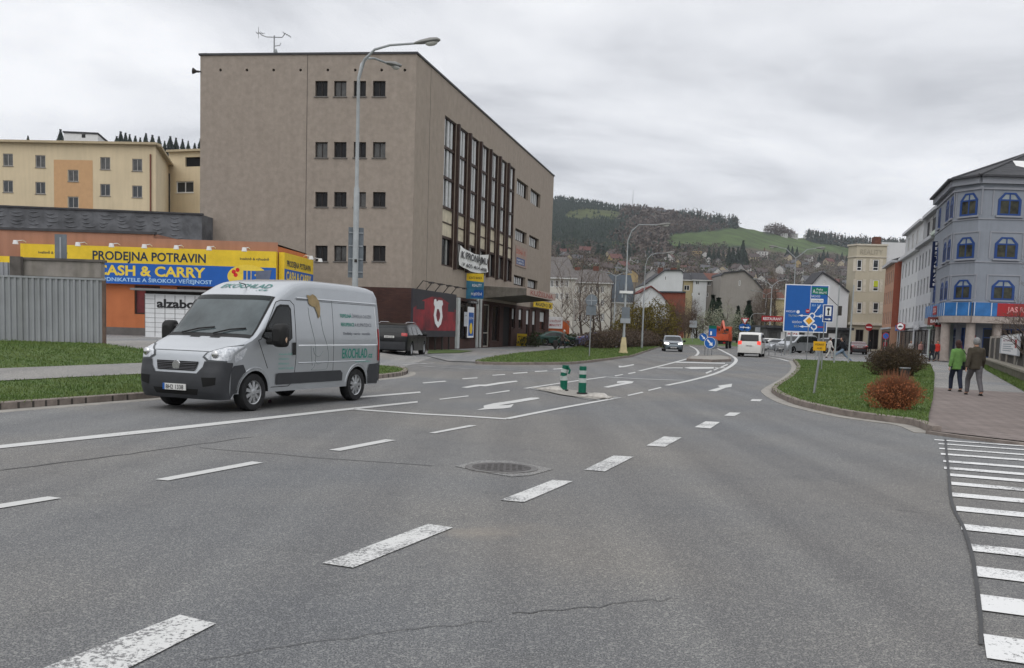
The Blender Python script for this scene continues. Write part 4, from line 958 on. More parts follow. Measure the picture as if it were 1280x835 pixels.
class Car:
    def __init__(c,name,label,cat,S,paint,loc,heading,group=None,detail=True):
        """S: spec dict; local +x is forward; heading = world angle of the nose"""
        c.S=S; c.L=S['L']; c.n=S.get('n',4.0); c.detail=detail
        c.root=thing(name,label,cat,loc,heading,group)
        P=[]; 
        pr=S['prof']
        for i in range(len(pr)-1):
            k=pr[i][4] if len(pr[i])>4 else 3
            for j in range(k):
                t=j/k; P.append([pr[i][q]+(pr[i+1][q]-pr[i][q])*t for q in range(4)])
        P.append(list(pr[-1][:4]))
        # light smoothing keeps the corners soft
        for _ in range(S.get('smooth',2)):
            P=[P[0]]+[[(P[i-1][q]+2*P[i][q]+P[i+1][q])/4 for q in range(4)] for i in range(1,len(P)-1)]+[P[-1]]
        c.P=P; c.body(paint)
    def W(c,s,z):
        S=c.S; w=S['w']/2
        if z>S['belt']: q=z-S['belt']; w-=S['tumble']*q+S.get('tumble2',0)*q*q
        else: w-=.06*((S['belt']-z)/S['belt'])**2
        fl=S.get('fl',.9); rl=S.get('rl',.6)
        if s<fl: w-=S.get('ft',.16)*((fl-s)/fl)**2
        if s>c.L-rl: w-=S.get('rt',.1)*((s-c.L+rl)/rl)**2
        return w
    def sk(c,u,yf,off=0):
        u=max(0,min(len(c.P)-1.0001,u)); i=int(u); t=u-i; a,b=c.P[i],c.P[i+1]; s,z,sx,sz=[a[q]+(b[q]-a[q])*t for q in range(4)]
        th=math.asin(min(1,abs(yf)**(c.n/2))); k=1-math.cos(th)**(2/c.n) if abs(yf)<1 else 1
        es,ez=s+sx,z-sz; w=c.W(es,ez)
        ds,dz=b[0]-a[0],b[1]-a[1]; l=math.hypot(ds,dz) or 1
        ns,nz=-dz/l,ds/l                     # outward normal in the (s,z) plane
        return Vector((c.L/2-(s+sx*k+ns*off*(1-k)), yf*w+(off*k*(1 if yf>0 else -1)), z-sz*k+nz*off*(1-k)))
    def body(c,paint):
        S=c.S; n=16; rows=[]; mb=MB()
        yf=[math.copysign(abs(math.sin(math.pi/2*(j/(n/2)-1)))**(2/c.n),j-n/2) if j!=n/2 else 0 for j in range(n+1)]
        for u in range(len(c.P)): rows+= [c.sk(u if u<len(c.P)-1 else u-.0001,y) for y in yf]
        mb.add(rows,[(u*(n+1)+j,u*(n+1)+j+1,(u+1)*(n+1)+j+1,(u+1)*(n+1)+j) for u in range(len(c.P)-1) for j in range(n)])
        edge=[(p[0]+p[2],p[1]-p[3]) for p in c.P]
        zb=S['zb']; r=S['r']; arch=r+S.get('ag',.055); bot=[]
        for wx in (c.L-S['ro'],S['fo']):     # rear then front, walking rear -> front
            for k in range(13):
                a=math.pi*k/12; x=wx+arch*math.cos(a); z=r+arch*math.sin(a)
                if z>=zb: bot.append((x,z))
            if bot: pass
        # clip arches at sill height
        bot2=[]; 
        for wx in (c.L-S['ro'],S['fo']):
            a0=math.asin(max(-1,(zb-r)/arch)); 
            for k in range(15):
                a=a0+(math.pi-2*a0)*k/14; bot2.append((wx+arch*math.cos(a),r+arch*math.sin(a)))
        e0,e1=edge[0],edge[-1]; outer=edge+[(e1[0]-.04,zb)]+bot2+[(e0[0]+.05,zb)]
        c.outer=outer
        V,T=tri(outer,(),.13)
        for sd in (1,-1): mb.add([(c.L/2-v.x,sd*c.W(v.x,v.y),v.y) for v in V],T)
        o=mb.build('body',paint,c.root,smooth=True,weld=True); c.bodyo=o
        # wheel houses and floor
        mb=MB()
        for wx in (c.L-S['ro'],S['fo']):
            for sd in (1,-1):
                w1=c.W(wx,.5)-.015; w0=w1-.34; k=14; vs=[]
                for j in range(k+1):
                    a=math.pi*j/k; 
                    for y in (w0,w1): vs.append((c.L/2-(wx+arch*1.01*math.cos(a)),sd*y,r+arch*1.01*math.sin(a)))
                mb.add(vs,[(2*j,2*j+1,2*j+3,2*j+2) for j in range(k)]); mb.add([vs[2*j] for j in range(k+1)],[tuple(range(k+1))])
        wv=S['w']/2
        segs=[(.25,S['fo']-arch-.02),(S['fo']+arch+.02,c.L-S['ro']-arch-.02),(c.L-S['ro']+arch+.02,c.L-.15)]
        for a,b in segs:
            if b>a: mb.box(c.L/2-b,c.L/2-a,-wv+.1,wv-.1,zb+.01,zb+.12)
        mb.box(c.L/2-c.L+.5,c.L/2-.5,-wv+.42,wv-.42,zb-.02,zb+.3)
        mb.build('underbody',UND,c.root)
        for wx in (S['fo'],c.L-S['ro']):
            for sd in (1,-1): wheel(c.root,c.L/2-wx,sd*(c.W(wx,.5)-S['tw']/2-.012),r,S['tw'],sd,S.get('spokes',7),detail=c.detail)
    def patch(c,name,poly,mat,off=.005,step=.35,par=None,both=True):
        """poly in (u, yf)"""
        V,T=tri(resample_c([(a,c.y2a(b)) for a,b in poly],.35,.3),(),step)
        return MB().add([c.sk(v.x,c.a2y(v.y),off) for v in V],T).build(name,mat,par or c.root,smooth=True,weld=True)
    def y2a(c,y): return 5*math.copysign(math.asin(min(1,abs(y)**(c.n/2)))/(math.pi/2),y)
    def a2y(c,a): return math.copysign(math.sin(min(1,abs(a)/5)*math.pi/2)**(2/c.n),a)
    def patches(c,name,poly,mat,off=.005,step=.35,par=None):
        V,T=tri(resample_c([(a,c.y2a(b)) for a,b in poly],.35,.3),(),step); r=[]
        for sd in (1,-1): r.append(MB().add([c.sk(v.x,sd*c.a2y(v.y),off) for v in V],T).build(name,mat,par or c.root,smooth=True,weld=True))
        return r
    def side(c,name,poly,mat,off=.004,sides=(1,-1),par=None,step=.16,th=0):
        out=[]
        V,T=tri(resample(poly,.12),(),step)
        for sd in sides:
            out.append(MB().add([(c.L/2-v.x,sd*(c.W(v.x,v.y)+off),v.y) for v in V],T).build(name,mat,par or c.root,smooth=True,weld=True))
        return out
    def line(c,name,pts,mat=None,w=.012,off=.003,sides=(1,-1)):
        pts=resample(pts,.12,False)
        for sd in sides:
            mb=MB(); mb.tube([(c.L/2-p.x,sd*(c.W(p.x,p.y)+off-w*.3),p.y) for p in pts],w/2,5); mb.build(name,mat or SEAL,c.root)
    def mirror(c,s,z,size=(.1,.12,.1),mat=None):
        for sd in (1,-1):
            y=c.W(s,z); m=MB(); m.ball((c.L/2-s,sd*(y+.05+size[1]),z+.05),1,12,(size[0],size[1],size[2])); m.tube([(c.L/2-s-.02,sd*(y-.02),z),(c.L/2-s,sd*(y+.1),z)],.035,6); m.build('wing_mirror',mat or SEAL,c.root,smooth=True)
def resample_c(poly,du,dy):
    out=[]; n=len(poly)
    for i in range(n):
        a,b=poly[i],poly[(i+1)%n]; k=max(1,int(max(abs(a[0]-b[0])/du,abs(a[1]-b[1])/dy)))
        out+=[Vector((a[0]+(b[0]-a[0])*j/k,a[1]+(b[1]-a[1])*j/k)) for j in range(k)]
    return out
def uidx(S,i): return sum((p[4] if len(p)>4 else 3) for p in S['prof'][:i])

# ---- panel van ---------------------------------------------------------
SV=dict(L=5.41,w=2.05,r=.345,tw=.225,fo=.95,ro=1.01,zb=.33,belt=1.25,tumble=.045,tumble2=.045,fl=1.0,ft=.17,rl=.4,rt=.05,n=4.5,smooth=1,spokes=9,prof=[
 (.10,.24,.30,.0,2),(.02,.36,.34,0,2),(.0,.55,.36,0,2),(.02,.72,.36,0,2),(.05,.80,.36,.01,3),(.09,1.00,.34,.02,2),(.17,1.10,.30,.04,3),(.50,1.22,.16,.06,3),(.93,1.38,.12,.07,6),(1.62,2.14,.16,.10,2),(1.75,2.22,.16,.16,3),(2.2,2.43,.06,.17,3),(2.8,2.51,0,.17,4),(4.7,2.50,0,.17,2),(5.22,2.44,-.05,.17,1),(5.32,2.36,-.08,.1,3),(5.39,1.3,-.09,.0,2),(5.41,.6,-.09,0,1),(5.40,.40,-.09,0)])
def hdg(px0,py0,px1,py1):
    a,b=G(px0,py0),G(px1,py1); d=a-b; return math.atan2(d.y,d.x),a,b
hd,fw0,rw0=hdg(314,513.5,438,501.5)
VANP=M('van_silver_paint',(.40,.42,.44),.34,.55,var=.05,scale=1.5,coat=.6,bump=.0)
DIRT=None
def place(S,front_contact,heading,side):
    """centre of the car from the contact point of the front wheel outer edge on `side` (+1 left of the car)"""
    f=Vector((math.cos(heading),math.sin(heading),0)); l=Vector((-f.y,f.x,0))
    return front_contact - f*(S['L']/2-S['fo']) - l*side*(S['w']/2-.1)
VS=.965
while True:                                   # survey: turn until the rear axle stands where the photo shows it
    f_=Vector((math.cos(hd),math.sin(hd),0)); q=Vector((fw0.x,fw0.y,0))-f_*3.45*VS
    if q.x/q.y*F+CX<=441: break
    hd+=.004 if q.x>0 or True else 0
    if hd>0: break
l_=Vector((-f_.y,f_.x,0)); vc=Vector((fw0.x,fw0.y,0))-f_*(SV['L']/2-SV['fo'])*VS-l_*(SV['w']/2-.1)*VS
van=Car('panel_van','silver high-roof panel van with green company lettering driving towards the camera','van',SV,VANP,tuple(vc),hd)
van.root.scale=(VS,VS,VS)
c=van; U=lambda i:uidx(SV,i)
# bumper wraps: everything low at the front
u_b=U(4); 
c.patch('bumper',[(0,-.99999),(u_b,-.99999),(u_b+1.6,-.99999),(u_b+1.7,-.62),(u_b+.1,-.60),(u_b-2.2,-.50),(u_b-2.2,.50),(u_b+.1,.60),(u_b+1.7,.62),(u_b+1.6,.99999),(0,.99999)],PLAS,.012,both=False)
c.side('bumper_side',[(.36,.25),(.36,.78),(.41,.84),(.62,.86),(.70,.72),(.60,.62),(.52,.45),(.50,.345),(.42,.335)],PLAS,.012)
c.side('bumper_side',[(4.83,.36),(4.78,.62),(4.86,.78),(5.27,.80),(5.29,.45),(5.25,.35)],PLAS,.012)
c.patch('bumper_rear',[(len(c.P)-1-2.4,-.99999),(len(c.P)-1.001,-.99999),(len(c.P)-1.001,.99999),(len(c.P)-1-2.4,.99999)],PLAS,.012,both=False)
c.patch('grille',[(u_b-1.5,-.44),(u_b+1.5,-.49),(u_b+1.5,.49),(u_b-1.5,.44)],UND,.016,both=False)
for k in range(5):
    uu=u_b-1.15+k*.55; c.patch('grille_bar',[(uu,-.47),(uu+.12,-.47),(uu+.12,.47),(uu,.47)],M('grille_grey',(.13,.13,.14),.4,.3),.024,both=False,par=None)
c.patch('air_intake',[(1.2,-.5),(2.6,-.55),(2.6,.55),(1.2,.5)],UND,.016,both=False)
c.patches('fog_recess',[(3.1,.66),(4.9,.62),(5.0,.9),(3.6,.9)],UND,.018)
# badge
p=c.sk(u_b+.2,0,.035); m=MB(); lathe(m,[(.001,0),(.06,0),(.085,.0),(.09,-.02)],(0,0,0),20); 
em=m.build('emblem',CHR,c.root,smooth=True); em.matrix_local=Matrix.Translation(p)@Matrix.Rotation(R(-90),4,'Z')
em2=MB(); lathe(em2,[(.001,.004),(.058,.004)],(0,0,0),20); e3=em2.build('emblem_field',M('emblem_dark',(.04,.02,.03),.3),c.root); e3.matrix_local=em.matrix_local
# plate
p=c.sk(2.9,0,.03); m=MB(); m.box(-.008,.008,-.26,.26,-.056,.056); pl=m.build('number_plate',PLATE,c.root); pl.location=p
text('8H2 1338','plate_text',BLK,pl,frame((.009,-.19,-.04),(0,1,0)),.08,.40,.01); MB().box(.0,.012,-.26,-.215,-.056,.056).build('plate_band',BLU,pl)
# headlights (front skin + wrap on the side)
u5=U(5)
for q in c.patches('headlight_surround',[(u_b+1.7,.66),(u_b+1.6,.99),(u5+5.6,.99),(u5+4.0,.82),(u5+1.4,.60),(u_b+2.8,.55)],M('lamp_gap_dark',(.06,.065,.07),.4),.006): pass
for q in c.patches('headlight',[(u_b+2.1,.70),(u_b+2.0,.9995),(u5+5.2,.9995),(u5+3.6,.83),(u5+1.2,.64),(u_b+3.0,.60)],HLAMP,.010): 
    pass
c.side('headlight_wrap',[(.42,.90),(.43,1.03),(.66,1.17),(.72,1.15),(.60,.96)],HLAMP,.008)
for sd in (1,-1):
    p=c.sk(u5+.6,.80*sd,.03); MB().ball(tuple(p),.075,12,(.4,1,1)).build('head_bulb',CHR,c.root,smooth=True)
# windscreen
u8,u9=U(8),U(9)
c.patch('windscreen_surround',[(u8-.75,-.93),(u9+.35,-.93),(u9+.35,.93),(u8-.75,.93)],SEAL,.006,both=False)
WS=M('windscreen_glass',(.075,.095,.10),.05,col2=(.02,.03,.032),spec=.5,scale=1.1)  # dark and light noise puts uneven reflections into the glass colour
c.patch('windscreen',[(u8+.0,-.90),(u9+.15,-.885),(u9+.15,.885),(u8+.0,.90)],WS,.011,both=False)
c.patch('painted_reflection',[(u9-.7,-.875),(u9+.12,-.88),(u9+.12,.88),(u9-.7,.875)],M('reflection_dark',(.008,.012,.012),.25,spec=.2),.014,both=False)  # dark band paints the reflection along the top of the glass
for (a,b,d0) in ((-.62,.02,0),(.10,.72,0)):
    m=MB(); m.tube([c.sk(u8-.3,a,.03),c.sk(u8+.55,(a+b)/2,.035),c.sk(u8+.9,b,.03)],.014,5); m.build('wiper',SEAL,c.root)
MB().tube([c.sk(U(10)+1.2,.0,.0),c.sk(U(10)+1.2,.0,.06),c.sk(U(10)+.2,.0,.15)],.01,5).build('aerial',SEAL,c.root)
c.patch('bonnet_gap',[(U(6)-.35,-.62),(U(6)-.2,-.62),(U(6)-.2,.62),(U(6)-.35,.62)],SEAL,.004,both=False)
for sd in (-.35,.1): c.patch('bonnet_vent',[(U(8)-1.1,sd),(U(8)-.8,sd),(U(8)-.8,sd+.22),(U(8)-1.1,sd+.22)],SEAL,.004,both=False)
# side: door window, door gaps, mouldings
sw1=[(1.10,1.36),(1.60,1.93),(1.72,1.98),(1.98,1.98),(2.05,1.9),(2.05,1.34),(1.95,1.28),(1.45,1.24)]
c.side('door_window_seal',sw1,SEAL,.004)
c.side('door_window',[(1.16,1.38),(1.62,1.90),(1.73,1.94),(1.97,1.94),(2.01,1.89),(2.01,1.36),(1.93,1.31),(1.45,1.28)],CARGLASS,.009)
c.line('door_gap',[(1.02,1.30),(1.10,1.32),(1.60,2.02),(1.75,2.06),(2.05,2.06),(2.16,1.98),(2.17,.95),(2.12,.5),(1.95,.42),(1.42,.42)],w=.016)
c.line('door_gap',[(1.02,1.30),(1.18,1.0),(1.30,.78)],w=.016)
c.line('panel_gap',[(3.46,2.1),(3.46,.5)],w=.008); c.line('panel_gap',[(2.2,2.1),(3.46,2.1)],w=.008)
c.line('waist_crease',[(2.25,1.20),(5.2,1.20)],M('van_silver_light',(.72,.74,.76),.3,.3),w=.03,off=.004)
c.line('roof_rail',[(2.25,2.12),(5.2,2.10)],VANP,w=.05,off=.004); c.line('roof_rail_shadow_gap',[(2.25,2.085),(5.2,2.065)],M('van_gap_grey',(.16,.17,.18),.5),w=.018,off=.004)
c.line('panel_frame',[(5.12,2.05),(5.2,1.22)],MATS['van_silver_light'],w=.018,off=.004)
c.line('lower_crease',[(2.25,.86),(4.7,.86)],VANP,w=.03,off=.004)
c.side('side_moulding',[(1.55,.46),(1.55,.66),(1.62,.68),(3.72,.68),(3.80,.62),(3.80,.46)],PLAS,.018)
c.side('door_handle',[(2.04,1.02),(2.14,1.02),(2.14,1.26),(2.04,1.26)],SEAL,.02)
# wheel arch flares
for wx in (SV['fo'],5.41-SV['ro']):
    c.line('wheel_arch_flare',[(wx+.45*math.cos(a),.345+.45*math.sin(a)) for a in [R(8)+R(164)*k/16 for k in range(17)]],VANP,w=.06,off=.002)
def mirror_shell(x,y,z):
    n=16; vs=[]; fs=[]; pr=((-.11,.86),(-.08,1),(.02,1),(.08,.85),(.11,.5))
    for dx,k in pr:
        for j in range(n):
            a=2*math.pi*j/n; ca,sa=math.cos(a),math.sin(a); vs.append((x+dx,y+.15*k*math.copysign(abs(ca)**.5,ca),z+.22*k*math.copysign(abs(sa)**.5,sa)))
    for i in range(4):
        for j in range(n): fs.append((i*n+j,(i+1)*n+j,(i+1)*n+(j+1)%n,i*n+(j+1)%n))
    return vs,fs+[tuple(range(n)),tuple(4*n+j for j in range(n))]
for sd in (1,-1):
    y=c.W(1.35,1.4); m=MB(); X=c.L/2-1.28
    m.add(*mirror_shell(X,sd*(y+.29),1.40)); m.tube([(X-.02,sd*(y-.03),1.28),(X,sd*(y+.15),1.28)],.06,8); m.tube([(X-.02,sd*(y-.03),1.5),(X,sd*(y+.15),1.5)],.045,8)
    mo=m.build('wing_mirror',SEAL,c.root,smooth=True)
    MB().ball((X+.0,sd*(y+.42),1.33),.05,8,(.8,.5,1.6)).build('indicator',M('indicator_lens',(.5,.35,.25),.2),mo,smooth=True)
c.side('tail_light',[(5.30,.85),(5.22,.86),(5.20,1.55),(5.27,1.56)],TLAMP,.012)
# lettering; the left flank faces the camera, so text runs from nose (left) to tail (right)
GRN=M('letter_green',(.03,.22,.17),.5,var=.05); GRY=M('letter_grey',(.13,.14,.16),.5); TEA=M('letter_teal_pale',(.16,.42,.36),.5)
def vtext(s_,x,z,h,w,mat,bold=.0,off=.012):
    y=c.W(x+w/2,z)+off; return text(s_,'lettering',mat,c.root,frame((c.L/2-x,y,z),(-1,0,0)),h,w,bold,.001)
def sidetext(s_,x,z,h,w,mat,bold=0):
    o=vtext(s_,x,z,h,w,mat,bold)
    for v in o.data.vertices: v.co.y=c.W(c.L/2-v.co.x,v.co.z)+.007
    return o
sidetext('EKOCHLAD',3.78,.93,.21,.98,GRN,.015); sidetext('.cz',4.78,.93,.12,.20,GRN,.02); sidetext('www.ekochlad.cz',4.28,.83,.05,.62,TEA)
sidetext('TEPELNÁ',3.72,1.78,.075,.44,GRN,.02); sidetext('ČERPADLA A CHLAZENÍ',4.18,1.78,.075,.78,GRY,.0)
sidetext('REKUPERACE',3.75,1.60,.075,.5,GRN,.02); sidetext('A KLIMATIZACE',4.27,1.60,.075,.68,GRY,.0)
sidetext('Dodávky · servis · montáže',3.82,1.42,.06,1.06,GRY,.015)
for i,t_ in enumerate(('www.ekochlad.cz','chlazení','klimatizace','tepelná čerpadla')): sidetext(t_,1.62,1.02-i*.09,.045,.48 if i in(0,3) else .33,TEA)
# outline drawing of a standing figure with a brown leaf-shaped head of hair
OUTL=M('outline_grey',(.22,.25,.25),.6)
for pts in (((2.62,1.95),(2.64,1.75),(2.72,1.5),(2.80,1.25),(2.83,1.0),(2.80,.8),(2.70,.72)),((3.02,1.80),(3.08,1.5),(3.22,1.2),(3.28,.98),(3.25,.75),(3.12,.71),(2.70,.71)),((2.66,1.2),(2.68,1.0),(2.72,.8)),((2.74,1.15),(2.80,1.02),(2.95,.98),(3.08,1.08)),((2.80,.9),(2.9,.83),(3.05,.85))):
    c.line('outline_drawing',[(p.x,p.y) for p in spline(pts,4)],OUTL,w=.012,off=.005,sides=(1,))
c.side('outline_hair',[(2.60,2.20),(2.64,2.02),(2.72,1.98),(2.83,1.96),(2.90,1.84),(2.93,1.74),(2.99,1.78),(3.02,1.95),(3.00,2.08),(2.9,2.18),(2.8,2.22),(2.7,2.18)],M('outline_brown',(.27,.20,.10),.6,var=.2,scale=8),.014,sides=(1,))
# roof-front lettering
o=text('EKOCHLAD','lettering',M('letter_dark_green',(.03,.17,.15),.5),c.root,Matrix.Identity(4),.2,1.15,.012,align='CENTER')
def wrapfront(o,u0,du):
    for v in o.data.vertices:
        x,y=v.co.x,v.co.y; u=u0+y*du; w_=c.W(2.0,2.3); p=c.sk(u,x/w_,.008); v.co=p
wrapfront(o,U(10)+.9,6.2)
o=text('.cz','lettering',MATS['letter_dark_green'],c.root,Matrix.Identity(4),.13,.26,.012); 
for v in o.data.vertices: v.co.x+=.34
wrapfront(o,U(10)+.05,4.8)

# ---- car bodies ---------------------------------------------------------
def spec(L,w,h,fo,ro,r,tw,zb,belt,prof,**k): d=dict(L=L,w=w,fo=fo,ro=ro,r=r,tw=tw,zb=zb,belt=belt,tumble=.32,prof=prof,n=3.4,smooth=2,fl=1.1,ft=.14,rl=.8,rt=.10); d.update(k); return d
S_SUV=spec(4.9,1.98,1.75,.9,1.05,.37,.27,.28,1.08,[
 (.10,.26,.30,0,2),(.0,.45,.34,0,2),(.03,.75,.34,0,2),(.10,.95,.30,.04,3),(.6,1.06,.12,.07,4),(1.30,1.13,.06,.06,5),(1.95,1.62,.10,.08,3),(2.5,1.73,.0,.09,5),(4.1,1.70,0,.09,2),(4.5,1.60,-.05,.07,4),(4.80,1.12,-.2,.02,2),(4.85,1.05,-.22,0,2),(4.88,.6,-.22,0,2),(4.82,.32,-.2,0)],spokes=10,tumble=.30)
S_HATCH=spec(4.2,1.77,1.48,.82,.75,.31,.2,.22,.92,[
 (.08,.22,.25,0,2),(.0,.38,.28,0,2),(.03,.62,.28,0,2),(.12,.76,.24,.04,3),(.5,.88,.1,.06,4),(1.0,.95,.06,.06,5),(1.85,1.38,.08,.07,3),(2.4,1.47,0,.08,4),(3.5,1.44,0,.08,2),(3.8,1.36,-.05,.06,4),(4.1,.95,-.16,.02,2),(4.18,.7,-.18,0,2),(4.12,.3,-.18,0)],tumble=.34)
S_SEDAN=spec(4.6,1.8,1.45,.88,1.0,.31,.2,.22,.92,[
 (.08,.22,.25,0,2),(.0,.38,.28,0,2),(.03,.62,.28,0,2),(.12,.74,.24,.04,3),(.6,.87,.1,.06,4),(1.15,.93,.06,.06,5),(1.95,1.36,.08,.07,3),(2.5,1.44,0,.08,3),(3.2,1.42,0,.08,5),(3.95,1.03,-.05,.06,3),(4.45,.99,-.12,.04,2),(4.57,.85,-.16,.0,2),(4.58,.5,-.16,0,2),(4.52,.3,-.16,0)],tumble=.36)
S_MPV=spec(4.9,1.9,1.95,.92,.98,.34,.22,.26,1.12,[
 (.08,.26,.26,0,2),(.0,.42,.3,0,2),(.03,.78,.3,0,2),(.12,.95,.26,.04,3),(.55,1.09,.12,.06,3),(1.0,1.18,.06,.06,5),(1.72,1.80,.1,.08,3),(2.2,1.93,0,.1,5),(4.4,1.93,0,.1,2),(4.72,1.84,-.05,.08,4),(4.86,1.12,-.1,.02,2),(4.89,.9,-.12,0,2),(4.88,.5,-.12,0,2),(4.84,.32,-.12,0)],tumble=.13)
def dress(c,S,i_ws=5,i_roof_end=8,rear_seg=9,belt=None,roofz=None,bpost=None,lit=False,brake=False,plate='',rearplate=True,lamp_seg=3,tail_seg=10,glass=CARGLASS,bumperdark=True):
    """glass, lamps, plates, gaps common to all cars"""
    U=lambda i:uidx(S,i); b=S['belt']; P=c.P
    c.patch('windscreen',[(U(i_ws)+.3,-.86),(U(i_ws+1)-.1,-.84),(U(i_ws+1)-.1,.84),(U(i_ws)+.3,.86)],glass,.006,both=False)
    c.patch('rear_window',[(U(rear_seg)+.4,-.80),(U(rear_seg+1)-.5,-.80),(U(rear_seg+1)-.5,.80),(U(rear_seg)+.4,.80)],glass,.006,both=False)
    e=[(p[0]+p[2],p[1]-p[3]) for p in P]
    top=[q for q in e[int(U(i_ws)):int(U(rear_seg+1))+1] if q[1]>b+.05]
    s0,s1=top[0][0],top[-1][0]
    up=[(min(max(q[0],s0+.12),s1-.12),q[1]-.07) for q in top if q[1]-.07>b+.06]
    if len(up)>2:
        poly=[(up[0][0]-.10,b+.02)]+up+[(up[-1][0]+.06,b+.02)]
        cl=[poly[0]]
        for q in poly[1:]:
            if (Vector(q)-Vector(cl[-1])).length>.05: cl.append(q)
        c.side('side_window',cl,glass,.005)
        xa,xb=cl[0][0],cl[-1][0]; zt_=max(q[1] for q in cl)
        for f in ((.38,.72) if S['L']>4.5 else (.46,.78)):
            x=xa+(xb-xa)*f; c.side('window_post',[(x-.035,b+.02),(x+.035,b+.02),(x+.035,zt_-.03),(x-.035,zt_-.03)],SEAL,.010)
        c.line('door_gap',[(xa+(xb-xa)*.40,b),(xa+(xb-xa)*.38,S['zb']+.1)]); c.line('door_gap',[(xa+.1,b),(xa+.12,S['zb']+.1)]); c.line('door_gap',[(xa+(xb-xa)*.72,b),(xa+(xb-xa)*.70,S['zb']+.3)])
        for f in (.34,.66):
            x=xa+(xb-xa)*f; c.side('door_handle',[(x-.09,b-.16),(x+.09,b-.16),(x+.09,b-.12),(x-.09,b-.12)],SEAL,.015)
        c.mirror(xa+.12,b+.0)
    ul=U(lamp_seg)
    c.patches('headlight',[(ul-1.1,.56),(ul+.3,.50),(ul+1.3,.80),(ul+.9,.97),(ul-.7,.95)],LIT if lit else HLAMP,.008)
    c.patch('grille',[(ul-1.1,-.42),(ul-.1,-.46),(ul-.1,.46),(ul-1.1,.42)],UND,.008,both=False)
    c.patch('air_intake',[(.6,-.6),(1.7,-.62),(1.7,.62),(.6,.6)],UND,.008,both=False)
    ut=U(tail_seg)
    c.patches('tail_light',[(ut-.6,.66),(ut-.6,.97),(ut+1.5,.97),(ut+1.2,.66)],LITR if brake else TLAMP,.008)
    for (uu,sd) in ((1.9,1),(ut+1.9,-1)):
        p=c.sk(uu,0,.02); pl=MB().box(-.008,.008,-.26,.26,-.055,.055).build('number_plate',PLATE,c.root); pl.location=p
        if plate: text(plate,'plate_text',BLK,pl,frame((sd*.010,-.2*sd,-.04),(0,sd,0)),.08,.4,.01)
    if bumperdark:
        n=len(P)-1; c.patch('bumper_insert',[(n-2.6,-.9),(n-.2,-.9),(n-.2,.9),(n-2.6,.9)],PLAS,.008,both=False)
def heading_from(px0,py0,px1,py1): return hdg(px0,py0,px1,py1)[0]
# black suv parked beside the beige block
hs,fa,ra_=hdg(528.7,443.6,508.8,445.6)
sp=place(S_SUV,Vector((fa.x,fa.y,0)),hs,-1)
suv=Car('parked_car','black estate-style SUV parked with its tail to the road beside the billboard','car',S_SUV,M('black_car_paint',(.004,.0045,.0055),.28,.0,var=.1,coat=.12,spec=.25),tuple(sp),hs)
dress(suv,S_SUV,5,8,9,plate='6H4 2120')
suv.line('window_trim',[(1.5,1.10),(4.5,1.12)],CHR,w=.02,off=.006)
for sd in (1,-1): MB().tube([(2.45-2.0,sd*.70,1.70),(2.45-2.4,sd*.70,1.765),(2.45-4.0,sd*.70,1.755),(2.45-4.3,sd*.70,1.69)],.018,6).build('roof_rail',CHR,suv.root)
def headon(px,py,pxw,S,towards=True,hcorr=0):
    """car seen end-on: base centre at px,py of its nearest end"""
    g=G(px,py); a=math.atan2(g.y-0,g.x-0); 
    return g
def placec(px,py,heading,S,near='front'):
    g=G(px,py); f=Vector((math.cos(heading),math.sin(heading),0)); k=-S['L']/2+S['fo'] if near=='front' else S['L']/2-S['ro']
    return tuple(g+f*k)
h1_=math.atan2(-1,-.10); S=S_HATCH
gc=Car('moving_car','grey-blue hatchback with lit headlights driving towards the camera','car',S,M('grey_blue_paint',(.10,.125,.145),.25,.4,coat=.8),placec(841,439.5,h1_,S),h1_); dress(gc,S,lit=True,plate='4H8 8012')
h2_=math.atan2(1,.33); wv=Car('moving_van','white passenger van seen from behind with red brake lights lit','van',S_MPV,M('white_car_paint',(.66,.65,.62),.3,0,var=.03,coat=.6),placec(937,446,h2_,S_MPV,'rear'),h2_); dress(wv,S_MPV,brake=True,plate='3H7 5522',bumperdark=False)
hb=math.atan2(-1,.35); wb=Car('delivery_van','white van half hidden behind the grey-blue hatchback, by the hedge end','van',S_MPV,MATS['white_car_paint'],placec(829,428.5,hb,S_MPV),hb,detail=False); dress(wb,S_MPV)
# car park on the right: six cars
WHP=MATS['white_car_paint']; SIL=M('silver_car_paint',(.42,.44,.46),.3,.6,var=.03,coat=.6); DKP=M('dark_car_paint',(.02,.022,.026),.2,.2,coat=.8); DRD=M('dark_red_paint',(.07,.012,.012),.25,.2,coat=.8); GRP=M('green_grey_paint',(.13,.17,.15),.3,.5,coat=.6)
for px,py,hh,S,pt,lab in ((965,438,-2.5,S_HATCH,WHP,'white hatchback at the railing end of the car park'),(981,440,-2.45,S_SEDAN,SIL,'silver saloon behind the left post of the big blue sign'),(1004,442,-2.5,S_MPV,SIL,'tall silver people carrier under the big blue sign'),(1020,441,-2.5,S_HATCH,GRP,'grey-green hatchback behind the yellow plate'),(1043,442,-2.45,S_SUV,DKP,'dark high car parked between the tall grey poles')):
    g=G(px,py); h_=math.atan2(-.55,-.84)+(hh+2.5)
    q=Car('parked_car',lab,'car',S,pt,(g.x,g.y+2.5,0),h_,'cars in the car park behind the big blue sign',detail=False); dress(q,S)
h3=math.atan2(1,.25); q=Car('parked_car','dark red saloon seen from behind at the mouth of the shopping street','car',S_SEDAN,DRD,placec(1073,443,h3,S_SEDAN,'rear'),h3,detail=False); dress(q,S_SEDAN,plate='2H1 4410')
q=Car('parked_car','violet-blue car parked behind the bare shrubs left of the hedge','car',S_SEDAN,M('violet_paint',(.12,.13,.3),.3,.3,coat=.6),(XatY(750,92),92,.1),0.15,detail=False); dress(q,S_SEDAN)
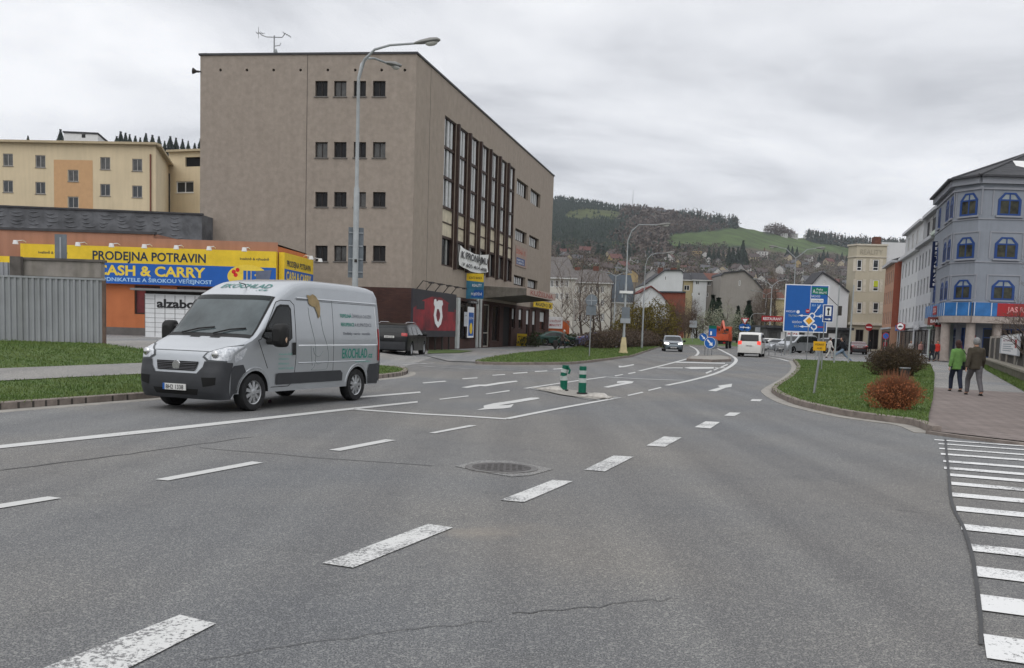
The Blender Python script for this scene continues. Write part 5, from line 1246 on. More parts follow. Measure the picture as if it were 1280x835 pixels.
q=Car('parked_car','dark green car parked beyond the hedge by the white kiosk sign','car',S_SEDAN,M('green_paint',(.02,.06,.05),.3,.3,coat=.6),(XatY(697,96),96,.1),0.1,detail=False); dress(q,S_SEDAN)
# orange lorry with a loading crane
g=G(909,436); hl=math.atan2(1,.30); tr=thing('crane_lorry','orange municipal lorry with a folded loading crane, seen from behind','lorry',(g.x,g.y+4,0),hl)
ORP=M('lorry_orange',(.50,.085,.03),.5,var=.2,scale=1.5,coat=.2)
MB().box(-3.6,3.4,-.45,.45,.75,1.0).box(-3.8,-3.6,-1.1,1.1,.55,.95).build('chassis',UND,tr)
MB().box(1.9,3.9,-1.15,1.15,.9,1.75).prism([(1.9,-1.15),(3.75,-1.1),(3.75,1.1),(1.9,1.15)],1.75,2.75).build('cab',ORP,tr,bevel=.06)
MB().box(1.88,1.9,-.8,.8,1.85,2.5).build('rear_window',CARGLASS,tr); MB().box(3.76,3.8,-1,1,1.8,2.55).build('windscreen',CARGLASS,tr)
m=MB(); m.box(-3.7,1.0,-1.2,1.2,1.0,1.12)
for y in (-1.2,1.14): m.box(-3.7,1.0,y,y+.06,1.12,1.8)
m.box(-3.72,-3.66,-1.2,1.2,1.12,1.8); m.build('load_bed',ORP,tr)
for x in (-3.6,-2.1,-.6,.9):
    for y in (-1.24,1.2): MB().box(x-.05,x+.05,y-.02,y+.06,1.0,2.0).build('stake',ORP,tr)
m=MB(); m.tube([(.9,0,1.0),(.9,0,2.6),(-.2,-.2,3.35),(-2.2,-.5,2.75),(-3.3,-.7,2.3)],[.3,.22,.16,.14,.1],8); m.tube([(.5,.3,1.1),(-.8,.45,2.7),(-2.6,.5,2.6)],.13,8); m.build('crane_arm',ORP,tr)
MB().tube([(.8,.2,1.7),(-.1,-.05,2.9)],.06,6).build('hydraulic_ram',CHR,tr); MB().tube([(-3.3,-.7,2.3),(-3.3,-.7,1.9)],.04,6).ball((-3.3,-.7,1.7),.3,8,(1,1.2,.8)).build('grab',DARKF,tr)
MB().box(-3.0,-.2,-1.0,1.0,1.12,2.15).build('load',M('lorry_load',(.35,.08,.03),.8,var=.5,scale=3),tr)
for x in (-2.6,2.7):
    for s_ in (1,-1): wheel(tr,x,s_*1.0,.5,.3,s_,detail=False)
for s_ in (1,-1): MB().box(-3.84,-3.8,s_*.75-.14,s_*.75+.14,.62,.82).build('tail_light',LITR if s_>0 else TLAMP,tr)
# light lorry in front of it
g=G(926,434); lw=thing('box_lorry','white box lorry ahead of the orange crane lorry','lorry',(g.x+1.5,g.y+28,0),hl)
MB().box(-3,1.6,-1.15,1.15,1.0,3.2).build('box_body',WHP,lw,bevel=.05); MB().box(1.7,3.4,-1.05,1.05,.6,2.3).build('cab',WHP,lw,bevel=.1); MB().box(-3,3,-.4,.4,.6,1.0).build('chassis',UND,lw)
for x in (-2,2.5):
    for s_ in (1,-1): wheel(lw,x,s_*.95,.42,.28,s_,detail=False)
# ------------------------------------------------------------------ right side street
SLATE=brick_mat('slate_roof',(.045,.047,.052),(.06,.06,.065),(.02,.02,.022),w=.5,h=.3,rough=.7)
TILE=M('red_brown_tiles',(.13,.055,.04),.85,var=.3,scale=3); DTILE=M('dark_tiles',(.05,.05,.055),.85,var=.25,scale=3)
GBL=M('blue_grey_render',(.235,.255,.29),.9,var=.06,scale=.7,streak=.08); GBLL=M('blue_grey_plinth',(.27,.28,.31),.9,var=.05); BLF=M('blue_window_frame',(.016,.052,.19),.5,var=.08)
STONE=M('pale_stone_column',(.36,.31,.28),.85,var=.12,scale=4,streak=.1)
q1=Vector((AtY(1194,240,82).x,82)); q0=Vector((AtY(1171.5,250,93).x,93)); q2=Vector((AtY(1226,240,79.8).x,79.8)); q3=Vector((AtY(1420,240,79.6).x,79.6)); q4=q3+Vector((3,20))
bbz=fp(q1,q2,1210,224)[1]; zwin=[fp(q1,q2,1209,y)[1] for y in (242,270,296.5,323,349.5,374)]
blue=building('corner_building','blue-grey corner building with bright blue chamfered windows and a pillared ground floor',[q0,q1,q2,q3,q4],.05)
GPN=M('olive_pane',(.085,.085,.06),.35,col2=(.015,.015,.015),scale=1.3,spec=.12); GTP=M('top_light_pane',(.26,.29,.30),.4,var=.15,spec=.2)
def polywin(par,A,B,t0,t1,z0,z1,narrow=False):
    w=t1-t0; ch=w*.26; hz=(z1-z0)*.30
    P=[(t0,z0),(t1,z0),(t1,z1-hz),(t1-ch,z1),(t0+ch,z1),(t0,z1-hz)]
    f=MB(); c=Vector(((t0+t1)/2,(z0+z1)/2)); inner=[(c.x+(a-c.x)*.78,c.y+(b-c.y)*.84) for a,b in P]; n=6
    V,T=tri(P,[inner]); f.add([P3(A,B,v.x,v.y,.05) for v in V],T)
    for i in range(n):
        a,b=inner[i],inner[(i+1)%n]; f.quad(P3(A,B,*a,.05),P3(A,B,*b,.05),P3(A,B,*b,-.1),P3(A,B,*a,-.1))
        a,b=P[i],P[(i+1)%n]; f.quad(P3(A,B,*a,-.02),P3(A,B,*b,-.02),P3(A,B,*b,.05),P3(A,B,*a,.05))
    fbox(f,A,B,c.x-.055,c.x+.055,z0+.1,z1-.1,-.05,.04)
    zz=z1-hz-.05; fbox(f,A,B,t0+.1,t1-.1,zz-.06,zz+.06,-.05,.045)
    o=f.build('window',BLF,par,world=True)
    lo=[(inner[0][0],inner[0][1]),(inner[1][0],inner[1][1]),(inner[1][0],zz),(inner[0][0],zz)]; hi=[(inner[0][0],zz),(inner[1][0],zz)]+inner[2:6]
    for nm_,pp_,mt_ in (('pane',lo,GPN),('top_pane',hi,GTP)):
        V,T=tri(pp_); MB().add([P3(A,B,v.x,v.y,.012) for v in V],T).build(nm_,mt_,o,world=True)
    s=MB(); fbox(s,A,B,t0-.15,t1+.15,z0-.16,z0-.02,-.02,.18); s.build('sill',GBLL,o,world=True)
    # raised surround
    s=MB(); e=.35; zo=z1+.35
    for bx in ((t0-e-.1,t0-e,z0,zo),(t1+e,t1+e+.1,z0,zo),(t0-e-.1,t1+e+.1,zo,zo+.1)): fbox(s,A,B,*bx,0,.05)
    s.build('surround',GBLL,o,world=True)
rows=[(zwin[1],zwin[0]),(zwin[3],zwin[2]),(zwin[5],zwin[4])]
def colr(A,B,x0,x1): return fp(A,B,x0,300)[0],fp(A,B,x1,300)[0]
mb=MB(); zc0=fp(q1,q2,1210,395)[1]; zc1=fp(q1,q2,1210,378)[1]
for a,b in ((q0,q1),(q1,q2),(q2,q3),(q3,q4)): facade(mb,a,b,zc0,bbz,())
mb.build('wall',GBL,blue,world=True)
for zb0,zb1 in rows:
    t=colr(q1,q2,1197.5,1219); polywin(blue,q1,q2,t[0],t[1],zb0,zb1)
    t=colr(q2,q3,1244,1273); W0=t[1]-t[0]
    for k in range(3): polywin(blue,q2,q3,t[0]+k*3.45,t[1]+k*3.45,zb0,zb1)
    L0=(q1-q0).length
    for k in (.62,.84): polywin(blue,q0,q1,L0*k,L0*k+1.5,zb0,zb1,True)
    polywin(blue,q0,q1,L0*.2,L0*.2+1.2,zb0,zb1,True)
mb=MB()
for a,b in ((q0,q1),(q1,q2),(q2,q3)):
    ln=(b-a).length
    for z,h,o in ((bbz-.5,.5,.35),(bbz-.95,.12,.12),(zwin[1]-.35,.10,.06),(zwin[3]-.35,.10,.06),(zwin[5]-.3,.12,.1)): fbox(mb,a,b,-.05,ln+.05,z,z+h,0,o)
mb.build('cornice',GBLL,blue,world=True)
mb=MB()
for a,b in ((q0,q1),(q1,q2),(q2,q3)): fbox(mb,a,b,-.2,(b-a).length+.2,bbz,bbz+.16,-.2,.65)
mb.build('gutter',TRIM,blue,world=True)
# hipped slate roof
ap_=Vector((AtY(1290,190,90).x,90)); za=fp(ap_-Vector((5,0)),ap_,1285,190)[1]
def ov(p,c=Vector((50,92))): d=(p-c).normalized(); return p+d*.6
e0,e1,e2,e3=[ov(p) for p in (q0,q1,q2,q3)]; cx_=Vector((47,97))
MB().add([(*e0,bbz+.1),(*e1,bbz+.1),(*e2,bbz+.1),(*e3,bbz+.1),(ap_.x,ap_.y,za),(60,93,za),(50,108,bbz+3)],[(0,1,4),(1,2,4),(2,3,5,4),(0,4,6)]).build('roof',SLATE,blue,world=True)
mb=MB()
for a in (e1,e2): mb.tube([(*a,bbz+.15),(ap_.x,ap_.y,za+.05)],.09,6)
mb.build('hip_ridge',TRIM,blue,world=True)
p=Vector((AtY(1278,203,84.5).x,84.5)); zz=AtY(1278,207,84.5).z; MB().add([(p.x-.7,83.6,zz-.55),(p.x+1.0,83.6,zz-.55),(p.x+1.0,84.8,zz+.45),(p.x-.7,84.8,zz+.45)],[(0,1,2,3)]).build('skylight',WHITE,blue,world=True)
# pillared ground floor
mb=MB()
for a,b in ((q0,q1),(q1,q2),(q2,q3)): fbox(mb,a,b,-.1,(b-a).length+.1,zc0-.55,zc0,-.5,.35)
mb.build('lintel',STONE,blue,world=True)
def inset(p,d=2.6): v=(Vector((49,95))-p).normalized(); return p+v*d
i0,i1,i2,i3=[inset(p) for p in (q0,q1,q2,q3)]
mb=MB(); gh=[]
for a,b in ((i0,i1),(i1,i2),(i2,i3)): facade(mb,a,b,0,zc0-.5,[(.5,(b-a).length-.5,.4,zc0-.9)],.15)
mb.build('shopfront_wall',GBLL,blue,world=True)
for a,b in ((i0,i1),(i1,i2),(i2,i3)): window(blue,a,b,(.5,(b-a).length-.5,.4,zc0-.9),BLF,GLASSD,3,0,.12,.12,hsplit=.68,name='shop_window')
for px in (1177,1208,1241,1330): 
    yy=q1.y+.3 if px<1200 else 80.3; x=AtY(px,420,yy).x
    lathe(m:=MB(),[(.42,0),(.42,.3),(.36,.4),(.33,3.9)],(0,0,0),18) if False else None
    m=MB(); m.cyl((x+.3,yy,.05),(x+.3,yy,.35),.46,.44,18).cyl((x+.3,yy,.35),(x+.3,yy,zc0-.5),.40,.36,18); m.build('column',STONE,blue,world=True,smooth=True)
pz=q0+(q1-q0)*.45; m=MB(); m.cyl((pz.x+.4,pz.y,.05),(pz.x+.4,pz.y,zc0-.5),.36,.34,16); m.build('column',STONE,blue,world=True)
# fascia of blue panels
PBL=M('panel_blue',(.03,.14,.36),.4,var=.3,scale=.8); SRED=M('sign_red',(.35,.02,.025),.5,var=.08)
for i,(a,b) in enumerate(((q0,q1),(q1,q2),(q2,q3))):
    ln=(b-a).length; s,w1,h1=board('shop_fascia',('blue panelled fascia on the street wing of the blue-grey building','blue panelled fascia on the chamfer over the round columns','blue panelled fascia facing the camera, with a red end, on the blue-grey building')[i],'shop sign',a,b,(0,ln,zc0+.02,zc1),.1,.25,PBL)
    n=max(2,int(ln/1.35))
    for k in range(n+1): x=min(w1*k/n,w1-.06); MB().box(x,x+.07,-.02,0,0,h1).build('divider',M('panel_divider',(.5,.55,.6),.5),s)
    if i==0: lpoly(s,SRED,[(w1*.5,h1*.15),(w1*.72,h1*.15),(w1*.72,h1*.85),(w1*.5,h1*.85)],-.03); ltext('ZOO',s,PWH,w1*.53,h1*.35,h1*.35,w1*.16,y=-.04)
    if i==2:
        x0=fp(q2,q3,1244,385)[0]; lpoly(s,SRED,[(x0,0.02),(w1,0.02),(w1,h1-.02),(x0,h1-.02)],-.03,'red_panel'); ltext('JAS RESTAURACE',s,M('letter_pink',(.7,.3,.3),.5),x0+.8,h1*.35,h1*.4,4.6,.02,y=-.04)
# vertical restaurant sign on the street wing
vq=q0+(q1-q0)*.22; vv=(q1-q0).normalized(); nn=Vector((vv.y,-vv.x)); zt_=AtY(1173,302,vq.y).z; zb__=AtY(1168,360,vq.y).z
s0=vq+nn*.15; x0_=AtY(1163.5,330,s0.y).x; s=thing('vertical_sign','tall dark blue vertical sign with white letters on the street wing of the corner building','sign',(x0_,s0.y-.2,zb__),0)
MB().box(0,.85,0,.16,0,zt_-zb__).build('panel',M('sign_navy',(.01,.02,.07),.5),s); MB().box(.95,1.2,.02,.3,0,zt_-zb__).build('frame',BLF,s)
for i,ch in enumerate('RESTAURACE'): ltext(ch,s,PWH,.22,(zt_-zb__)*(1-(i+.85)/10.3),(zt_-zb__)/10.3*.62,.40,.03,y=-.01)
for (px,py,lab,tx) in ((1172,404,'small red hanging sign by the left column of the corner building','ZOO'),(1163,402,'small brown hanging sign left of the corner building columns','BAR')):
    p=AtY(px,py,84); s=thing('hanging_sign',lab,'sign',(p.x-.2,84,p.z-.3)); MB().box(0,1.1,0,.1,0,.7).build('panel',SRED if tx=='ZOO' else M('sign_brown',(.2,.06,.05),.6),s); ltext(tx,s,PWH,.2,.22,.28,.7,.02)
for (px,py,tx) in ((1217,427,'red'),):
    p=AtY(px,py,82.2); s=thing('door_notice','red and white notices on the glass between the columns','notice',(p.x,82.0,p.z-.6)); MB().box(0,.55,0,.03,0,.6).build('sheet',PWH,s); m=MB(); m.cyl((.3,-.02,1.0),(.3,.02,1.0),.32,n=16); m.build('disc',SRED,s); ltext('OTEVŘENO',s,BLK,.05,.3,.08,.45)
# the row of town houses along the street, from near to far
Lp=Vector((37.9,81.8)); Ld=Vector((.27,.963)).normalized()
def row(s0,s1,ztop,mat,name,label,nw,floors,zfirst,fl_h,ww_,wh,shift=0,frame_m=M('town_window_frame',(.30,.31,.32),.6),eave=None,shop=True,roofm=DTILE,depth=12,winmat=GLASSD):
    A=Lp+Ld*s1+Vector((-.963,.27))*shift; B=Lp+Ld*s0+Vector((-.963,.27))*shift; n=Vector((Ld.y,-Ld.x))
    o=building(name,label,[A,B,B+n*depth,A+n*depth],.0); ln=(B-A).length; hs=[]
    for i in range(nw):
        for j in range(floors):
            t=ln*(i+.5)/nw; hs.append((t-ww_/2,t+ww_/2,zfirst+j*fl_h,zfirst+j*fl_h+wh))
    mb=MB(); gh=(.6,ln-.6,.3,2.9); facade(mb,A,B,0,ztop,hs+([gh] if shop else []),.2)
    facade(mb,B,B+n*depth,0,ztop); facade(mb,A+n*depth,A,0,ztop); mb.build('wall',mat,o,world=True)
    for r in hs: window(o,A,B,r,frame_m,winmat,1,0,.09,.12,hsplit=.62)
    if shop: window(o,A,B,gh,DARKF,GLASSD,3,0,.15,.12,name='shop_window')
    mb=MB(); fbox(mb,A,B,-.1,ln+.1,ztop-.05,ztop+.3,-.3,.5); fbox(mb,A,B,0,ln,3.2,3.45,0,.25); mb.build('cornice',eave or mat,o,world=True)
    a,b=A,B; MB().add([P3(A,B,-.1,ztop+.3,.5),P3(A,B,ln+.1,ztop+.3,.5),(*(B+n*depth*.5),ztop+2.4),(*(A+n*depth*.5),ztop+2.4),(*(B+n*depth),ztop),(*(A+n*depth),ztop)],[(0,1,2,3),(3,2,4,5)]).build('roof',roofm,o,world=True)
    return o,A,B,ln
PG=M('pale_green_render',(.50,.56,.50),.9,var=.05,streak=.1); PW_=M('off_white_render',(.56,.57,.58),.9,var=.05,scale=.5,streak=.05); GW=M('grey_white_render',(.46,.47,.49),.9,var=.05,scale=.5,streak=.05); GRF=M('green_frame',(.10,.25,.12),.6)
row(10,19.5,12.6,PG,'town_house','pale green town house with green window strips beside the corner building',4,3,3.9,2.9,.9,1.8,frame_m=GRF)
o,A,B,ln=row(19.5,32,12.4,GW,'town_house','grey-white town house with a dark slate attic storey',5,3,3.9,2.9,1.1,1.8)
zt5=AtY(1163,246,95).z; mb=MB(); n=Vector((Ld.y,-Ld.x)); fbox(mb,A,B,0,ln+5.5,12.7,zt5,-9,-.7); mb.build('attic',GW,o,world=True); mb=MB(); fbox(mb,A,B,.8,ln+4.9,12.95,zt5-.5,-.7,-.62); mb.build('slate_cladding',SLATE,o,world=True)
mb=MB(); fbox(mb,A,B,-.2,ln+5.8,zt5,zt5+.35,-9.2,-.1); fbox(mb,A,B,ln+4.95,ln+5.52,12.7,zt5,-9.1,-.5); mb.build('attic_edge',GW,o,world=True)
for k in range(2): window(o,V2(P3(A,B,0,0,-.60)),V2(P3(A,B,ln,0,-.60)),(ln*(.25+.4*k),ln*(.25+.4*k)+1.6,13.6,15.4),WHITE,GLASS,1,0,.1,.02)
o,A,B,ln=row(32,49,12.2,PW_,'town_house','white town house with grey dormers at the far end of the pale row',5,3,3.9,2.9,1.0,1.8)
mb=MB(); zt6=AtY(1122,286,121).z; fbox(mb,A,B,-.1,ln,12.4,zt6,-6,-.3); fbox(mb,A,B,-.3,ln,zt6,zt6+.3,-6.2,.2); mb.build('attic',PW_,o,world=True)
for k in range(3): window(o,V2(P3(A,B,0,0,-.26)),V2(P3(A,B,ln,0,-.26)),(ln*(.18+.25*k),ln*(.18+.25*k)+1.4,13.0,zt6-.5),WHITE,GLASS,1,0,.1,.02)
o,A,B,ln=row(49.5,62,AtY(1112,326,128).z,M('peach_red_render',(.42,.24,.16),.9,var=.06),'town_house','peach and brick-red town house between the white row and the beige corner block',5,3,3.9,2.8,1.0,1.7,shift=.8,eave=GW)
n=Vector((Ld.y,-Ld.x)); mb=MB(); hz=AtY(1112,326,128).z; facade(mb,B,B+n*3.2,3.5,hz+.1); 
mb2=MB(); mb2.add([(v[0]-Ld.x*.05,v[1]-Ld.y*.05,v[2]) for v in mb.v],mb.f).build('gable_wall',M('brick_red_render',(.27,.08,.05),.9,var=.06),o,world=True)
# back house above with chimney
pz=AtY(1115,303,150); b_=building('rear_house','plain white rear wall with a brick chimney rising behind the peach town house',[(pz.x-1.5,150),(pz.x+5,150)],0); MB().box(pz.x-1.6,pz.x+5,150,160,0,pz.z).build('wall',PW_,b_,world=True); MB().box(pz.x-2.6,pz.x-1.7,150,151.5,0,pz.z+.8).build('chimney',TILE,b_,world=True)
# shop signs and awnings along the row
for i,(s_,t_,c_,lab) in enumerate(((14,'OPTIKA',M('sign_dark_green',(.03,.08,.05),.5),'dark green shop sign on the pale green town house'),(25,'TABÁK',GW,'grey shop sign under the slate-attic town house'),(38,'LÉKÁRNA',SRED,'red shop sign on the white town house'),(44,'CK TOUR',BLU,'blue shop sign at the far end of the white town house'))):
    B=Lp+Ld*s_; A=Lp+Ld*(s_+4.2); s,w1,h1=board('shop_sign',lab,'shop sign',A,B,(0,4.2,2.95,3.7),.28,.12,c_); ltext(t_,s,PWH,.4,.2,.36,3.2,.02)
# beige block closing the view
YC=150; cA=Vector((XatY(1059,YC),YC+2)); cB=Vector((XatY(1064,YC),YC)); cC=Vector((XatY(1100,YC),YC-.4)); cD=cC+Vector((2,12)); zc=AtY(1080,306,YC).z
CRM=M('cream_stone_render',(.44,.40,.31),.9,var=.05,scale=.5,streak=.05)
cb=building('corner_block','cream rounded corner block with a blank parapet at the end of the street',[cA,cB,cC,cD],0)
arc=[Vector((XatY(1057,YC+12),YC+12)),Vector((XatY(1057.2,YC+4),YC+4))]+[cA,cB,cC,cD]
rw=[]
for x0,x1 in ((1071,1077.5),(1091,1098.5)):
    for y0,y1 in ((324.5,338.5),(350,364),(378,391.5)): rw.append(frect(cB,cC,x0,y0,x1,y1))
mb=MB()
for i in range(5): facade(mb,arc[i],arc[i+1],0,zc,rw+[(.6,1.8,.2,3.2),(2.6,(cC-cB).length-.4,.2,3.3)] if i==3 else (),.2)
mb.build('wall',CRM,cb,world=True)
for r in rw: window(cb,cB,cC,r,WHITE,GLASS,0,0,.12,.1,hsplit=.3)
for r in ((.6,1.8,.2,3.2),(2.6,(cC-cB).length-.4,.2,3.3)): window(cb,cB,cC,r,DARKF,GLASSD,1,0,.12,.12,name='shop_window')
mb=MB()
for r in rw:
    for s_ in (-1,1): t=r[0]-.55 if s_<0 else r[1]+.1; fbox(q_:=MB(),cB,cC,t,t+.45,r[2]-.1,r[3]+.1,0,.06); q_.build('side_panel',M('cream_trim',(.52,.48,.40),.9),cb,world=True)
for i in range(1,4):
    a,b=arc[i],arc[i+1]
    for z,h,o in ((zc-1.9,.15,.12),(zc-.12,.25,.18),(3.9,.4,.5)): fbox(mb,a,b,-.1,(b-a).length+.1,z,z+h,0,o)
mb.build('trim',M('cream_trim',(.52,.48,.40),.9),cb,world=True)
wtext('REALITY','parapet_lettering',M('worn_letter_beige',(.33,.30,.24),.9),cb,cB,cC,.5,zc-1.45,.8,3.4,.04,.01)
MB().add([(*p,zc) for p in arc],[tuple(range(6))]).build('roof',TRIM,cb,world=True)
p=rw[3] if len(rw)>3 else rw[0]; s=MB(); fbox(s,cB,cC,rw[4][0]+.1,rw[4][1]-.1,rw[4][2]+.7,rw[4][3]-.1,-.08,-.05); s.build('window_blind',M('yellow_green_blind',(.45,.5,.04),.7),cb,world=True)

# ------------------------------------------------------------------ houses of the middle distance, built from a front wall, depth and roof
def house(name,label,Y,front,ridge_back=0,depth=10,wall=PW_,roof=DTILE,wins=(),yaw=0,wf=WHITE,base=0,flat=False,over=.35,chim=(),cm=TILE,glass=GLASSD,sidewall=None):
    """front: px polygon of the gable or facade top, left to right; base on the ground"""
    A=Vector((XatY(front[0][0],Y),Y)); Bx=XatY(front[-1][0],Y); B=Vector((Bx,Y+yaw*(Bx-A.x)))
    pts=[fp(A,B,x,y) for x,y in front]; ln=(B-A).length
    o=building(name,label,[A,B],base); d=(B-A).normalized(); n=Vector((-d.y,d.x)) # into depth
    poly=[(pts[0][0],base)]+[(pts[-1][0],base)]+pts[::-1]; hs=[frect(A,B,*w) for w in wins]
    mb=MB(); facade(mb,A,B,0,0,hs,.15,poly=poly)
    bk=lambda t,z: P3(A,B,t,z,-depth)
    mb.quad(P3(A,B,pts[0][0],base),P3(A,B,*pts[0]),bk(*pts[0]),bk(pts[0][0],base)); mb.quad(P3(A,B,pts[-1][0],base),bk(pts[-1][0],base),bk(*pts[-1]),P3(A,B,*pts[-1]))
    mb.build('wall',wall,o,world=True)
    for r in hs: window(o,A,B,r,wf,glass,1 if r[1]-r[0]>.8 else 0,0,.1,.1)
    r=MB()
    for i in range(len(pts)-1):
        a,b=pts[i],pts[i+1]; th=.22
        vs=[P3(A,B,a[0],a[1],over),P3(A,B,b[0],b[1],over),bk(*b),bk(*a)]; up=[v+Vector((0,0,th)) for v in vs]
        r.add(vs+up,[(3,2,1,0),(4,5,6,7),(0,1,5,4),(2,3,7,6),(3,0,4,7),(1,2,6,5)])
    r.build('roof',roof,o,world=True)
    for x0,x1,y0,dd in chim:
        t0,z1=fp(A,B,x0,y0); t1=fp(A,B,x1,y0)[0]; m=MB(); fbox(m,A,B,t0,t1,z1-3,z1,-dd-1,-dd); m.build('chimney',cm,o,world=True)
    return o,A,B,pts
def slope_house(name,label,Y,x0,x1,yeave,yridge,wall,roof,wins=(),depth=10,inset=0,**k):
    """roof sloping towards the viewer"""
    A=Vector((XatY(x0,Y),Y)); B=Vector((XatY(x1,Y),Y)); ze=fp(A,B,(x0+x1)/2,yeave)[1]; o=building(name,label,[A,B],0); ln=(B-A).length
    zr_=AtY((x0+x1)/2,yridge,Y+depth/2).z; hs=[frect(A,B,*w) for w in wins]; mb=MB(); facade(mb,A,B,0,ze,hs,.15)
    for a,b in ((B,B+Vector((0,depth))),(A+Vector((0,depth)),A)): facade(mb,a,b,0,ze)
    if not inset:
        mb.add([(*A,ze),(A.x,A.y+depth,ze),(A.x,A.y+depth/2,zr_)],[(0,2,1)]); mb.add([(*B,ze),(B.x,B.y+depth,ze),(B.x,B.y+depth/2,zr_)],[(0,1,2)])
    mb.build('wall',wall,o,world=True)
    for r in hs: window(o,A,B,r,k.get('wf',WHITE),GLASSD,1,0,.1,.1)
    i=inset*ln; MB().add([(A.x-.3,A.y-.5,ze-.1),(B.x+.3,B.y-.5,ze-.1),(B.x-i,B.y+depth/2,zr_+.1),(A.x+i,A.y+depth/2,zr_+.1),(B.x+.3,B.y+depth+.5,ze-.1),(A.x-.3,A.y+depth+.5,ze-.1)],[(0,1,2,3),(3,2,4,5)]+([(1,4,2),(0,3,5)] if inset else [])).build('roof',roof,o,world=True)
    m=MB(); fbox(m,A,B,-.3,ln+.3,ze-.3,ze-.12,-.1,.45); m.build('eaves',k.get('ev',WHITE),o,world=True)
    for cx0,cy0 in k.get('chim',()): 
        p=AtY(cx0,cy0,Y+depth/2); MB().box(p.x-.5,p.x+.5,p.y-.4,p.y+.4,p.z-3,p.z).build('chimney',TILE,o,world=True)
    return o
IV=M('ivory_render',(.50,.48,.43),.9,var=.05,scale=.5,streak=.05); GRR=M('grey_render',(.27,.25,.23),.95,var=.08,scale=.5,streak=.06); CRE=M('cream_render',(.48,.40,.24),.9,var=.06,streak=.1); SGR=M('slate_green_metal',(.05,.065,.08),.6,var=.15)
slope_house('villa','ivory villa with a grey hipped roof just right of the beige block',150,676,717,346,322,IV,M('grey_brown_tiles',(.12,.11,.105),.85,var=.2),[(690+i*6.2-2.3,350,690+i*6.2+2.3,359) for i in range(4)]+[(690+i*6.2-2.3,366,690+i*6.2+2.3,374) for i in range(4)],12,.18)
slope_house('villa','ornate whitish villa with small gables behind the bare birch trees',168,712,762,352,338,IV,MATS['grey_brown_tiles'],[(718+i*7-2.1,358,718+i*7+2.1,366) for i in range(6)]+[(718+i*7-2.1,374,718+i*7+2.1,383) for i in range(6)]+[(718+i*7-2.1,392,718+i*7+2.1,402) for i in range(6)],10,.12,chim=((722,334),(745,333)))
slope_house('slate_roof_house','house with a large steep blue-grey roof behind the double lamp',172,752,792,377,344,IV,SGR,[(758+i*6-1.3,382,758+i*6+1.3,392) for i in range(5)],10,.06)
house('white_gable_house','white blank gable house with two brick chimneys',196,[(805,357),(831,338.5),(851,338.5),(854,342)],wall=PW_,roof=DTILE,depth=14,wins=[(831,345,833,350.5)],chim=((825,831,333.5,2),(841,848,334,2)))
house('red_verge_house','small white gable house with a dark red verge',165,[(799,367),(813.5,358.5),(826,368),(838,383)],wall=PW_,roof=M('dark_red_roof',(.14,.035,.03),.8),depth=12,wins=[(817,374,821,376.5)])
house('red_wing_house','low brick-red house with a flat grey roof behind the forsythia bush',171,[(824,365.5),(857,366)],wall=M('brick_red_wall',(.22,.07,.045),.9,var=.1),roof=SGR,depth=9)
slope_house('terrace_house','narrow cream house with dark loggia left in the terrace',200,851.5,863.5,349,341.5,CRE,DTILE,[(855,356.5,862,363)],9)
slope_house('terrace_house','white house with small dark windows in the middle of the terrace',199.6,863.5,880.5,349,341.5,PW_,DTILE,[(869.5,351,874,356),(862.8+2,366,866.5,370),(872,365.5,875.5,369.5)],9)
slope_house('terrace_house','grey house with brown roof at the right end of the terrace',200.3,880.5,902,349.5,342,GRR,TILE,[(884,351.5,889,357),(897,357,902,364),(881.5,366,885.5,371)],9)
house('grey_gable_house','large blank grey gable house with twin chimney stacks behind the blossoming tree',192,[(901,345),(905,341.5),(930,339),(943,350),(954,363.5)],wall=GRR,roof=DTILE,depth=14,wins=[(923.5,350.5,925.5,357)],chim=((904,911,337,.6),(929,936.5,337,.6)),cm=GRR)
house('white_gable_house','bright white tall gable house behind the large blue direction sign',150,[(1014,356),(1027.5,341),(1043,351),(1061,366)],wall=PW_,roof=DTILE,depth=5,wins=[(1029,351,1031,355)])
slope_house('ochre_house','ochre house with pale window surrounds behind the double lamps',205,949,978,372,362,CRE,TILE,[(955,376,959,384),(964,376,968,384)],10)
p=AtY(953,398,140); s=thing('cafe_sign','red and white lettered sign band left of the big blue direction sign','sign',(XatY(951,140),140,p.z-.4)); MB().box(0,3.1,0,.15,0,.8).build('panel',SRED,s); ltext('RESTAURANT',s,PWH,.2,.2,.4,2.7,.02)
p=AtY(982,393,139); s=thing('roof_sign','white sign with dark red letters behind the parked cars','sign',(XatY(983,125),125,AtY(983,425,125).z)); MB().box(0,1.6,0,.15,0,1.2).build('panel',PWH,s); ltext('PIZZA',s,SRED,.15,.65,.3,1.3,.02); ltext('BAR',s,SRED,.15,.15,.3,1.0,.02)
lb=building('low_pavilion','long low dark pavilion behind the car park',[(XatY(958,135),135),(XatY(1060,135),135)],0); xa=XatY(958,135); xb=XatY(1062,135); zp_=AtY(1000,411,135).z
MB().box(xa,xb,135,145,0,zp_).build('wall',M('pavilion_grey',(.10,.10,.10),.8,var=.3),lb,world=True); MB().box(xa-.3,xb+.3,134.3,145.3,zp_,zp_+.35).build('roof',TRIM,lb,world=True)
for i in range(7): x=xa+(xb-xa)*(i+.2)/7; MB().box(x,x+1.1,134.9,135.05,.6,zp_-.5).build('window',WHITE if i%2 else GLASSC,lb,world=True)
